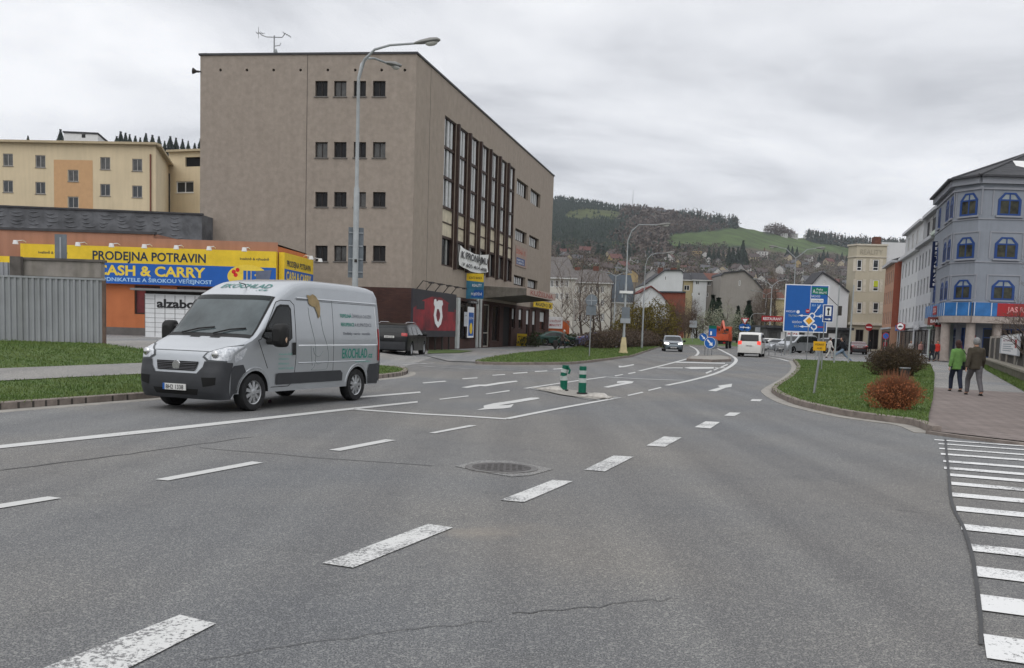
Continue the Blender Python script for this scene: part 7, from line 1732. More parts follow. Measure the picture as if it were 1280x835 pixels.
# ------------------------------------------------------------------ street lamps
LHEAD=M('lamp_head_grey',(.20,.20,.19),.6,var=.2); LGL=M('lamp_glass',(.45,.45,.42),.2,spec=.5)
def lamp(label,px,py,Y,ztop,arms,r0=.10,group='street lamps',sleeve=True,base=0.0,hl=.75):
    """arms: list of (azimuth, reach, rise, droop)"""
    x=XatY(px,Y) if py is None else G(px,py).x; o=thing('street_lamp',label,'street lamp',(x,Y,base),0,group)
    MB().cyl((0,0,0),(0,0,1.6),r0*1.25,r0*1.2,14).tube([(0,0,1.6),(0,0,ztop*.62),(0,0,ztop*.63),(0,0,ztop)],[r0,r0*.9,r0*.62,r0*.5],12).build('pole',LAMPG,o,smooth=True)
    MB().box(-.05,.05,-r0*1.3,-r0*1.15,.5,.9).build('inspection_door',ALU,o)
    for az,reach,rise,k in arms:
        d=Vector((math.cos(az),math.sin(az),0)); P=[Vector((0,0,ztop-.05))]
        if k=='arc': P+=[d*reach*.10+Vector((0,0,ztop+rise*.55)),d*reach*.28+Vector((0,0,ztop+rise*.85)),d*reach*.55+Vector((0,0,ztop+rise*.97)),d*reach+Vector((0,0,ztop+rise))]
        elif k=='y': P+=[d*reach*.25+Vector((0,0,ztop+rise*.35)),d*reach*.55+Vector((0,0,ztop+rise*.85)),d*reach+Vector((0,0,ztop+rise))]
        else: P+=[d*reach*.12+Vector((0,0,ztop+rise*.6)),d*reach*.35+Vector((0,0,ztop+rise)),d*reach+Vector((0,0,ztop+rise))]
        a=MB().tube(P,[r0*.5,r0*.45,r0*.4,r0*.36,r0*.34][:len(P)],8).build('arm',LAMPG,o,smooth=True)
        e=P[-1]; T=Matrix.Translation(e)@Matrix.Rotation(az,4,'Z')@Matrix.Rotation(-.10,4,'Y'); m=MB()
        pr=[(-.05,.06,.04),(.05,.09,.07),(.25*hl,.12,.10),(.7*hl,.16,.13),(1.0*hl,.15,.10),(1.12*hl,.05,.04)]; n=10; vs=[];fs=[]
        for X,wy,hz in pr:
            for j in range(n): q=2*math.pi*j/n; vs.append(T@Vector((X,wy*math.cos(q),hz*math.sin(q)*(1 if math.sin(q)>0 else .55))))
        for i in range(len(pr)-1):
            for j in range(n): fs.append((i*n+j,(i+1)*n+j,(i+1)*n+(j+1)%n,i*n+(j+1)%n))
        fs+= [tuple(range(n)),tuple((len(pr)-1)*n+j for j in range(n))[::-1]]; h=m.add(vs,fs).build('lamp_head',LHEAD,a,smooth=True)
        g=MB().ball((0,0,0),1,12,(.30*hl,.115,.12)); g.v=[tuple(T@Vector((v[0]+.72*hl,v[1],v[2]-.05))) for v in g.v]; g.build('lamp_glass',LGL,a,smooth=True)
    return o
zt1=AtY(449,97,36).z
L1=lamp('tall grey street lamp with two curved arms rising behind the van',443,None,36,zt1,[(R(-12),2.15,1.15,'arc'),(R(62),1.7,.95,'arc')],.115,hl=.82)
y2=69; lamp('street lamp with one straight arm standing in the cream concrete foot on the lawn',780,None,y2,AtY(787,300,y2).z,[(R(-3),2.1,1.1,'flat')],.085)
lamp('smaller curved single-arm street lamp behind the brown hedge',803,None,93,AtY(806,332,93).z,[(R(0),1.9,1.25,'arc')],.08)
y4=130; lamp('left double-armed street lamp in front of the slate-roofed house',767,None,y4,AtY(769,345,y4).z,[(R(175),1.55,.5,'y'),(R(5),1.55,.5,'y')],.10,hl=.6)
y5=92; lamp('tall double-armed street lamp rising over the big blue direction sign',989,None,y5,AtY(990,322,y5).z,[(R(172),1.7,.95,'y'),(R(3),1.95,.95,'y')],.085)
y6=148; lamp('nearer of the two double-armed lamps left of the big blue sign',961.5,None,y6,AtY(964,357,y6).z,[(R(176),2.2,.9,'y'),(R(4),1.8,.9,'y')],.11,hl=.7)
y7=178; lamp('farther of the two double-armed lamps left of the big blue sign',955,None,y7,AtY(956.5,368,y7).z,[(R(176),2.1,.6,'y'),(R(4),2.0,.6,'y')],.11,hl=.7)
lamp('thin single-arm lamp behind the blossoming trees by the roundabout',937,None,165,AtY(937,396,165).z,[(R(2),1.9,.6,'flat')],.08,hl=.6)
# backs of the sign stack on the tall lamp
SBACK=M('sign_back_grey',(.15,.17,.19),.55,.25,var=.15); SBL=M('sign_back_light',(.30,.32,.34),.55,.2,var=.12)
s=thing('sign_stack','grey backs of stacked direction signs on the tall lamp behind the van','sign',(L1.location.x,36,AtY(447,347,36).z),R(15))
hh=AtY(447,284,36).z-AtY(447,347,36).z
MB().box(-.26,.30,.13,.16,0,hh).build('panel',SBACK,s)
for i in range(4): MB().box(-.24,.28,.10,.13,hh*(.1+.26*i),hh*(.1+.26*i)+.05).build('rail',SBL,s)
MB().box(-.05,.05,-.12,.12,hh*.3,hh*.36).build('clamp',DARKF,s)
# concrete foot of the lawn lamp + signs on its pole
x2=XatY(780,y2); f=thing('concrete_foot','cream painted concrete guard around the foot of the lawn lamp','bollard',(x2,y2,.1)); MB().prism([(-.3,-.25),(.3,-.25),(.3,.25),(-.3,.25)],0,.15).build('base',M('cream_paint',(.50,.42,.25),.8,var=.15),f)
m=MB(); m.add([(-.25,-.22,.15),(.25,-.22,.15),(.25,.22,.15),(-.25,.22,.15),(-.14,-.14,1.15),(.14,-.14,1.15),(.14,.14,1.15),(-.14,.14,1.15)],[(4,5,6,7),(0,1,5,4),(1,2,6,5),(2,3,7,6),(3,0,4,7)]); m.build('guard',MATS['cream_paint'],f)
z_a,z_b=AtY(782,404,y2).z,AtY(782,384,y2).z; s=thing('traffic_sign','grey-blue back of two signs on the pole of the lawn lamp','sign',(x2,y2-.12,z_a)); MB().box(-.24,.34,-.03,0,0,z_b-z_a).build('panel',SBACK,s); MB().box(-.32,.40,-.06,-.03,.0,(z_b-z_a)*.3).build('lower_panel',SBL,s)
s=thing('camera_box','small white box on a bracket on the lawn lamp pole','camera',(x2+.05,y2-.1,AtY(787,367,y2).z)); MB().box(-.5,.45,-.12,.1,0,.18).build('housing',WHITE,s); MB().tube([(-.3,0,-.3),(-.3,0,0)],.04,6).build('bracket',LAMPG,s)
# round + square sign backs on the lawn
def pole(o,h,r=.035,z0=0): return MB().cyl((0,0,z0),(0,0,h),r,n=10).build('post',ALU,o,smooth=True)
g=G(736.5,447.5); s=thing('traffic_sign','grey backs of a round and a square sign on a pole on the pointed lawn','sign',(g.x,g.y,.1)); zt_=AtY(739,367,g.y).z
pole(s,zt_-.1); z_=AtY(740,375.5,g.y).z-.1; MB().cyl((0,-.03,z_),(0,-.05,z_),.36,n=24).build('round_back',SBACK,s); MB().box(-.3,.3,-.06,-.045,z_-.02,z_+.02).box(-.02,.02,-.06,-.045,z_-.3,z_+.3).build('brace',SBL,s); z_=AtY(739.5,388,g.y).z-.1; MB().box(-.3,.3,-.05,-.03,z_-.28,z_+.28).build('square_back',SBACK,s)
# sign back behind the wall top at far left
g_=AtY(77,328,33); s=thing('traffic_sign','grey back of a tall rectangular sign above the concrete wall','sign',(g_.x,33,.6)); za_,zb_2=AtY(77,328,33).z-.6,AtY(77,293,33).z-.6
pole(s,zb_2); MB().box(-.2,.2,-.06,-.03,za_,zb_2).build('panel',SBACK,s); MB().box(-.03,.03,-.08,-.06,za_+.1,zb_2-.1).build('rail',SBL,s)
# ------------------------------------------------------------------ green flexible bollards and the splitter kerb
BG=M('bollard_green',(.0,.10,.06),.5,var=.12); BWH=M('bollard_reflective',(.40,.44,.42),.4,var=.1)
def bollard(px,py,top,label,bent=0):
    g=G(px,py); h=AtY(px,top,g.y).z; o=thing('flexible_bollard',label,'bollard',(g.x,g.y,.03),0,'green bollards on the splitter island'); r=.098
    bands=[(0,.40,0),(.40,.56,1),(.56,.70,0),(.70,.84,1),(.84,.99,0)]
    for a,b,k in bands:
        off=lambda t: (bent*.022*math.sin(t*8)+bent*.02*t, 0)
        rr=r*(1-.08*(a>.5)); p0=(off(a)[0],0,h*a); p1=(off(b)[0],0,h*b)
        MB().tube([p0,((p0[0]+p1[0])/2+bent*.006,0,(p0[2]+p1[2])/2),p1],[rr,rr*(1-.06*bent),rr],16).build('white_band' if k else 'green_band',BWH if k else BG,o,smooth=True)
    MB().cyl((0,0,0),(0,0,.03),r*1.4,n=18).build('foot',BLK,o)
    if bent: MB().tube([(.08,-.1,h*.97),(.15,-.1,h*.8),(.12,-.1,h*.66)],.03,6).build('torn_strip',BG,o)
    return o
bollard(704,489.5,457.5,'dented green and white bollard, left one of the pair',1); bollard(727.5,493.5,459,'upright green and white bollard, right one of the pair')
isl=[G(*p) for p in ((664,485.5),(690,484.5),(770,497),(744,500.3),(700,494))]
V,T=tri([(p.x,p.y) for p in isl]); o=sheet('splitter_island',[(p.x,p.y) for p in isl],KERBL,z=.025)
marks('lane_marking',[z8((560,298),(600,303),(960,368),(1020,372),(1005,377),(940,374),(580,306),(550,301)),z8((640,292),(1130,357),(1140,362),(1110,366),(625,297))],P_FADE,z=.012)
for px,py,lab in ((690.5,489,'left white rubber kerb end on the splitter island'),(744.5,498,'right white rubber kerb end on the splitter island')):
    g=G(px,py); s=thing('kerb_block',lab,'kerb block',(g.x,g.y,.025),R(-25)); MB().prism([(-.36,-.12),(.36,-.14),(.36,.14),(-.36,.12)],0,.03).add([(-.3,-.1,.03),(.3,-.12,.03),(.3,.12,.03),(-.3,.1,.03),(-.05,-.06,.11),(.2,-.07,.11),(.2,.07,.11),(-.05,.06,.11)],[(4,5,6,7),(0,1,5,4),(1,2,6,5),(2,3,7,6),(3,0,4,7)]).build('block',M('dirty_white_rubber',(.42,.40,.37),.8,var=.25,scale=8),s)
# median island with keep-right signs
mi=[G(*p) for p in ((858,451.2),(862,447.6),(900,446.6),(913,448.6),(914,452),(890,452.8))]
o=sheet('median_island',[(p.x,p.y) for p in mi],KERBL,z=.15); mp_=[(p.x,p.y) for p in mi]; strip('kerb',mp_[::-1] if False else mp_,.15,-.01,.155,KERB,side=1 if sum((mp_[(i+1)%6][0]-mp_[i][0])*(mp_[(i+1)%6][1]+mp_[i][1]) for i in range(6))<0 else -1,closed=True)
SBLU=M('sign_face_blue',(.01,.10,.36),.4,var=.04); SWH=M('sign_face_white',(.72,.73,.74),.4,var=.03)
def arrow2(cx,cz,L_,w,ang,y,mat,par,name='arrow'):
    c_,s_=math.cos(ang),math.sin(ang); P=[(-L_/2,-w/2),(L_*.12,-w/2),(L_*.12,-w*1.5),(L_/2,0),(L_*.12,w*1.5),(L_*.12,w/2),(-L_/2,w/2)]
    return lpoly(par,mat,[(cx+a*c_-b*s_,cz+a*s_+b*c_) for a,b in P],y,name)
g=G(884.5,447.5); s=thing('keep_right_sign','round blue keep-right arrow sign with a blue-green plate above on the median','sign',(g.x,g.y,.15))
zc_=AtY(886,428.5,g.y).z-.15; zt2_=AtY(889,407,g.y).z-.15; pole(s,zt2_); MB().cyl((.1,-.04,zc_),(.1,-.06,zc_),.40,n=28).build('rim',SWH,s); MB().cyl((.1,-.06,zc_),(.1,-.067,zc_),.375,n=28).build('disc',SBLU,s); arrow2(.1,zc_,.58,.10,R(-48),-.07,SWH,s)
za_=AtY(889,420.5,g.y).z-.15; MB().box(-.02,.52,-.05,-.02,za_,zt2_).build('plate',SBLU,s); MB().box(-.02,.52,-.056,-.05,za_+(zt2_-za_)*.72,zt2_).build('green_plate',BG,s); m=MB(); m.box(.08,.2,-.058,-.05,za_+.1,za_+.35); m.build('arrow',SWH,s)
zc2=AtY(879,421.5,g.y).z-.15; s2=thing('direction_plate','small blue slanted arrow plate left of the round keep-right sign','sign',(g.x-.15,g.y+.3,.15)); pole(s2,zc2+.2,.03); MB().cyl((-.18,-.04,zc2),(-.18,-.055,zc2),.27,n=24).build('disc',SBLU,s2); arrow2(-.18,zc2,.4,.07,R(-48),-.06,SWH,s2)
g=G(887.5,447.3); s=thing('traffic_sign','grey round back of a sign just behind the keep-right sign','sign',(g.x+.35,g.y+1.2,.15)); pole(s,zc_+.4); MB().cyl((.0,-.04,zc_-.05),(.0,-.06,zc_-.05),.42,n=24).build('round_back',SBACK,s)
# roundabout signs
def small_sign(lab,px,py,Y,kind,sz,base=0.,z0=None):
    p=AtY(px,py,Y); s=thing('traffic_sign',lab,'sign',(p.x,Y,base)); z=p.z-base; pole(s,z+sz*.4,.04)
    if kind=='back': MB().box(-sz*.55,sz*.55,-.06,-.04,z-sz*.5,z+sz*.5).build('square_back',SBL,s)
    elif kind=='yield': lpoly(s,SRED,[(-sz*.6,z+sz*.45),(0,z-sz*.55),(sz*.6,z+sz*.45)],-.05,'border',.01); lpoly(s,SWH,[(-sz*.36,z+sz*.32),(0,z-sz*.3),(sz*.36,z+sz*.32)],-.07,'field')
    elif kind=='blue': MB().cyl((0,-.04,z),(0,-.06,z),sz*.5,n=20).build('disc',SBLU,s); arrow2(0,z,sz*.7,sz*.12,0,-.065,SWH,s)
    elif kind=='noentry': MB().cyl((0,-.04,z),(0,-.06,z),sz*.5,n=24).build('disc',SRED,s); MB().box(-sz*.36,sz*.36,-.075,-.06,z-sz*.08,z+sz*.08).build('bar',SWH,s)
    elif kind=='noparking': MB().cyl((0,-.04,z),(0,-.06,z),sz*.5,n=24).build('rim',SRED,s); MB().cyl((0,-.06,z),(0,-.07,z),sz*.4,n=24).build('disc',SBLU,s); arrow2(0,z,sz*.85,.02,R(-45),-.078,SRED,s,'bar')
    elif kind=='nocars':
        MB().cyl((0,-.04,z),(0,-.06,z),sz*.5,n=28).build('rim',SRED,s); MB().cyl((0,-.06,z),(0,-.07,z),sz*.40,n=28).build('disc',SWH,s)
        lpoly(s,BLK,[(sz*a,z+sz*b) for a,b in ((-.3,-.1),(.3,-.1),(.3,.0),(.17,.02),(.1,.12),(-.12,.12),(-.2,.02),(-.3,.0))],-.078,'car_symbol')
    return s
small_sign('pale back of a square sign on the roundabout mound',866.5,405,140,'back',1.0,.5)
small_sign('red and white give-way triangle above the orange lorry',931,401.5,135,'yield',1.0)
small_sign('left blue round arrow sign behind the white passenger van',928,409,120,'blue',.9); small_sign('right blue round arrow sign behind the white passenger van',934,409.5,120,'blue',.9)
small_sign('round grey sign back beside the farther double lamp',947,412,125,'back',.6)
small_sign('round no-entry sign with a white bar before the cream corner block',1086,409,112,'noentry',.85)
small_sign('round blue and red no-stopping sign beside the shop row',1107,420,85,'noparking',.62)
p_=small_sign('round white sign with red ring and a black car symbol by the pale green house',1125,408,76,'nocars',.62)
# big direction sign
yD=87; g0=XatY(977.7,yD); TLp,TRp,BLp,BRp=[AtY(x,y,yD) for x,y in ((982.5,354.3),(1038.5,357.2),(977.7,414.7),(1031.4,416))]
xl=(TLp.x+BLp.x)/2; xr=(TRp.x+BRp.x)/2; zt_=(TLp.z+TRp.z)/2; zb2=(BLp.z+BRp.z)/2; W_=xr-xl; H_=zt_-zb2
s=thing('direction_sign','big blue direction sign board with white arrows and a green panel','sign',(xl,yD,0))
MB().box(0,W_,-.05,0,zb2,zt_).build('border',SWH,s); MB().box(.09,W_-.09,-.058,-.05,zb2+.09,zt_-.09).build('panel',SBLU,s)
for x in (W_*.08,W_*.84): MB().cyl((x,.12,0),(x,.12,zt_-.1),.075,n=12).build('post',ALU,s,smooth=True)
m=MB(); m.box(W_*.58,W_*.585+.02,-.062,-.058,zb2+H_*.45,zt_-.1); m.build('divider',SWH,s)
m=MB(); m.box(W_*.61,W_*.965,-.066,-.058,zt_-H_*.20,zt_-H_*.05); m.build('green_panel',M('sign_face_green',(.0,.16,.09),.4),s)
ltext('Praha',s,SWH,W_*.71,zt_-H_*.115,.2,W_*.14,y=-.07); ltext('HR. KRÁLOVÉ',s,SWH,W_*.69,zt_-H_*.18,.18,W_*.25,.008,y=-.07); ltext('A',s,SWH,W_*.63,zt_-H_*.17,.34,.2,.01,y=-.07)
ltext('NÁCHOD',s,SWH,W_*.60,zt_-H_*.26,.19,W_*.2,y=-.065); MB().box(W_*.60,W_*.88,-.066,-.058,zt_-H_*.37,zt_-H_*.29).build('white_panel',SWH,s); ltext('CENTRUM',s,BLK,W_*.62,zt_-H_*.355,.18,W_*.24,y=-.07)
ltext('303 567 14',s,LB,W_*.62,zt_-H_*.45,.2,W_*.3,y=-.065)
ltext('WROCLAW',s,SWH,W_*.04,zb2+H_*.41,.18,W_*.22,y=-.065); MB().cyl((W_*.32,-.058,zb2+H_*.425),(W_*.32,-.066,zb2+H_*.425),.15,n=16).build('oval',SWH,s); ltext('TRUTNOV',s,M('letter_olive',(.35,.38,.25),.5),W_*.10,zb2+H_*.32,.19,W_*.24,y=-.065)
ltext('BEZDĚKOV',s,SWH,W_*.20,zb2+H_*.19,.18,W_*.22,y=-.065); ltext('303',s,M('letter_olive',(.35,.38,.25),.5),W_*.24,zb2+H_*.10,.2,W_*.12,y=-.065)
def ring2(cx,cz,r0_,r1_,a0,a1): n=18; return [(cx+r1_*math.cos(a0+(a1-a0)*k/n),cz+r1_*math.sin(a0+(a1-a0)*k/n)) for k in range(n+1)]+[(cx+r0_*math.cos(a1-(a1-a0)*k/n),cz+r0_*math.sin(a1-(a1-a0)*k/n)) for k in range(n+1)]
c1x,c1z=W_*.645,zb2+H_*.35; lpoly(s,SWH,ring2(c1x,c1z,.17,.28,R(-60),R(240)),-.062,'roundabout_symbol'); arrow2(c1x-.75,c1z,1.0,.07,math.pi,-.062,SWH,s); arrow2(c1x+.55,c1z-.02,.5,.07,0,-.062,SWH,s); arrow2(c1x+.42,c1z+.6,1.0,.07,R(57),-.062,SWH,s); m=MB(); m.cyl((c1x-.42,-.058,c1z+.42),(c1x-.42,-.066,c1z+.42),.2,n=18); m.build('no_entry_symbol',SRED,s); MB().box(c1x-.56,c1x-.28,-.07,-.066,c1z+.39,c1z+.45).build('bar',SWH,s)
c2x,c2z=W_*.70,zb2+H_*.12; lpoly(s,SWH,ring2(c2x,c2z,.17,.28,R(-180),R(120)),-.062,'roundabout_symbol'); arrow2(c2x-.85,c2z,1.0,.07,math.pi,-.062,SWH,s); arrow2(c2x,c2z-.4,.35,.07,R(-90),-.062,SWH,s); lpoly(s,SRED,[(c2x+.3,c2z-.05),(c2x+.85,c2z-.05),(c2x+.85,c2z+.05),(c2x+.3,c2z+.05)],-.062,'red_bar'); ltext('P',s,SWH,W_*.83,zb2+H_*.31,.32,.24,.01,y=-.065)
# small priority diamond, info sign, yellow plate
g=G(1008,450.5); s=thing('priority_sign','yellow priority diamond with a white edge in front of the big blue sign','sign',(g.x,g.y,.02)); z_=AtY(1011,401.5,g.y).z; pole(s,z_+.1); k=.43
xo=AtY(1011,401.5,g.y).x-g.x
for q,mt,y in ((k,SWH,-.05),(k*.62,M('sign_amber',(.70,.32,.01),.4),-.06)): lpoly(s,mt,[(xo+q,z_),(xo,z_+q),(xo-q,z_),(xo,z_-q)],y,'diamond' if q==k else 'field',.008)
g=G(1026.5,464.5); s=thing('information_sign','small dark blue sign with a tower symbol and a white arrow','sign',(g.x,g.y,.1)); p0,p1=AtY(1027.5,402.5,g.y),AtY(1042,381,g.y); zb3=p0.z-.1; h3=p1.z-p0.z; w3=p1.x-p0.x; xo=(p0.x+p1.x)/2-g.x-w3/2; xo=xo
pole(s,zb3+h3*.9,.032); MB().box(xo,xo+w3,-.06,-.04,zb3,zb3+h3).build('border',SWH,s); MB().box(xo+.03,xo+w3-.03,-.066,-.06,zb3+.03,zb3+h3-.03).build('panel',M('sign_face_navy',(.008,.04,.17),.4),s); MB().box(xo+w3*.22,xo+w3*.78,-.071,-.066,zb3+h3*.36,zb3+h3*.88).build('white_field',SWH,s)
lpoly(s,BLK,[(xo+w3*(.5+a),zb3+h3*b) for a,b in ((-.09,.40),(.09,.40),(.05,.66),(.14,.68),(.1,.80),(-.1,.80),(-.14,.68),(-.05,.66))],-.076,'tower_symbol'); arrow2(xo+w3*.5,zb3+h3*.17,w3*.6,w3*.08,0,-.07,SWH,s)
g=G(1017,497); s=thing('utility_marker','yellow hydrant marker plate on a low grey pole on the right lawn','marker',(g.x,g.y,.1)); p0,p1=AtY(1015.8,438,g.y),AtY(1031.8,427,g.y); 
MB().tube([(0,0,0),(.13,0,p1.z-.1-.02)],.032,10).build('post',ALU,s); MB().box(p0.x-g.x,p1.x-g.x,-.05,-.03,p0.z-.1,p1.z-.1).build('plate',M('plate_amber',(.62,.34,.01),.45,var=.05),s); w3=p1.x-p0.x; ltext('HYDRANT',s,BLK,p0.x-g.x+.04,p0.z-.1+.14,.055,w3-.08,.004,y=-.055); ltext('H 80',s,BLK,p0.x-g.x+.1,p0.z-.1+.04,.05,w3-.2,y=-.055)
# thin tall poles on the lawn edge
for px,py,tx,ty,lab,box_ in ((1042.5,456,1051,357,'left one of two tall thin grey poles on the lawn edge',1),(1060,455.5,1069.5,357,'right one of two tall thin grey poles on the lawn edge',0),(1019,452,1023,437,'thin grey pole behind the yellow marker plate',0)):
    g=G(px,py); h=AtY(tx,ty,g.y).z; dx=(AtY(tx,ty,g.y).x-g.x)*.35; s=thing('signal_pole',lab,'pole',(g.x,g.y,.02)); MB().tube([(0,0,0),(dx,0,h)],[.055,.045],10).build('post',LAMPG,s)
    if box_: MB().box(dx*.7-.0,dx*.7+.22,-.1,.1,h*.62,h*.74).build('signal_box',DARKF,s); MB().tube([(dx*.7,0,h*.74),(dx*.7-.9,0,h*.9)],.02,5).build('wire',DARKF,s)
# railing by the car park
ra_,rb_=G(953,444),G(985,446); s=thing('railing','galvanised pedestrian railing along the kerb of the car park','railing',(ra_.x,ra_.y+2,0),math.atan2((rb_-ra_).y,(rb_-ra_).x)); ln=(rb_-ra_).length
m=MB(); [m.tube([(0,0,z),(ln,0,z)],.03,6) for z in (.35,1.05)]; m.build('rail',ALU,s); m=MB(); k=int(ln/.22); [m.tube([(ln*i/k,0,.35),(ln*i/k,0,1.05)],.016,4) for i in range(k+1)]; m.build('bars',ALU,s); m=MB(); [m.tube([(ln*i/4,0,0),(ln*i/4,0,1.05)],.035,6) for i in range(5)]; m.build('posts',ALU,s)
# ------------------------------------------------------------------ wall, board and fence on the right
wa,wb,wc_=G(1228,456),G(1281,480.5),G(1420,545); st=CONC
wl=thing('stone_wall','low mossy stone retaining wall along the right pavement','wall',(wb.x,wb.y,.05)); MOS=M('mossy_stone',(.16,.145,.115),.95,col2=(.09,.085,.06),scale=2.5,bump=.7,bscale=9)
def wallseg(mb,a,b,t,z0,z1,o=0):
    a,b=V2(a),V2(b); d=(b-a).normalized(); n=Vector((d.y,-d.x))*-1
    P=[a+n*o,b+n*o,b+n*(o+t),a+n*(o+t)]; mb.prism([(p.x,p.y) for p in P],z0,z1)
mb=MB(); wallseg(mb,wa,wb,.5,.0,.46); wallseg(mb,wb,wc_,.5,.0,.46); mb.build('wall',MOS,wl,world=True); mb=MB(); wallseg(mb,wa,wb,.62,.46,.56,-.06); wallseg(mb,wb,wc_,.62,.46,.56,-.06); mb.build('coping',M('lichen_coping',(.25,.23,.19),.95,var=.3,scale=4,bump=.5,bscale=12),wl,world=True)
d_=(V2(wb)-V2(wa)).normalized(); nL=Vector((-d_.y,d_.x)); 
bf=thing('board_fence','dark weathered board fence with posts behind the stone wall','fence',(wb.x,wb.y,.5)); DWD=M('dark_weathered_wood',(.06,.055,.05),.9,var=.35,scale=3)
dsh=V2(G(1216,452))-V2(wa); A_=V2(wa)+nL*.5; B_=V2(wb)+nL*.5; C_=V2(wc_)+nL*.5
zf1=AtY(1240,405,A_.y).z
mb=MB(); wallseg(mb,A_-d_*2,B_,.06,.5,2.05); wallseg(mb,B_,C_,.06,.5,2.05); mb.build('boards',DWD,bf,world=True)
for t in [i/6 for i in range(7)]:
    p=A_+(B_-A_)*t; MB().box(p.x-.11,p.x+.11,p.y-.15,p.y+.05,.4,2.2).build('post',CONC,bf,world=True)
ga_=AtY(1247.5,420,(A_.y+B_.y)/2+2)
bA_=A_+(B_-A_)*.36; bB_=A_+(B_-A_)*.80; off_=-nL*.12; a2,b2=bA_+off_,bB_+off_
yb_=a2.y; s,w1,h1=board('notice_board','white poster board with red headline hanging on the dark board fence','notice board',a2,b2,(0,(b2-a2).length*.92,1.05,2.15),0,.05,POST)
lpoly(s,PWH,[(w1*.1,.04),(w1*.92,.04),(w1*.92,h1-.04),(w1*.1,h1-.04)],-.003,'poster'); ltext('AKTUALITY',s,M('letter_maroon',(.25,.05,.12),.5),w1*.18,h1*.66,.13,w1*.6,.012,y=-.01); 
for i in range(4): lpoly(s,M('print_grey',(.25,.28,.33),.6),[(w1*.2,h1*(.5-.11*i)),(w1*(.75-.1*(i%2)),h1*(.5-.11*i)),(w1*(.75-.1*(i%2)),h1*(.54-.11*i)),(w1*.2,h1*(.54-.11*i))],-.01,'text_line')
lpoly(s,SRED,[(w1*.82,h1*.35),(w1*.9,h1*.35),(w1*.9,h1*.75),(w1*.82,h1*.75)],-.01,'red_block')
s=thing('post_box','small red box on the fence beside the notice board','box',(A_.x+.5,A_.y-.2,1.5)); MB().box(0,.35,-.25,0,0,.5).build('body',M('dull_red',(.12,.02,.02),.6),s,bevel=.02); MB().box(.05,.3,-.28,-.25,.32,.36).build('slot',BLK,s)
g=G(1268,470); s=thing('leaning_pole','pale metal pole leaning in front of the board fence at the right edge','pole',(g.x+.2,g.y+.3,.3)); MB().tube([(0,0,0),(.42,0,2.4)],.055,10).build('pole',M('pale_metal',(.38,.37,.34),.6,.3,var=.2),s); MB().cyl((0,0,-.2),(0,0,.03),.1,n=12).build('foot',ALU,s)
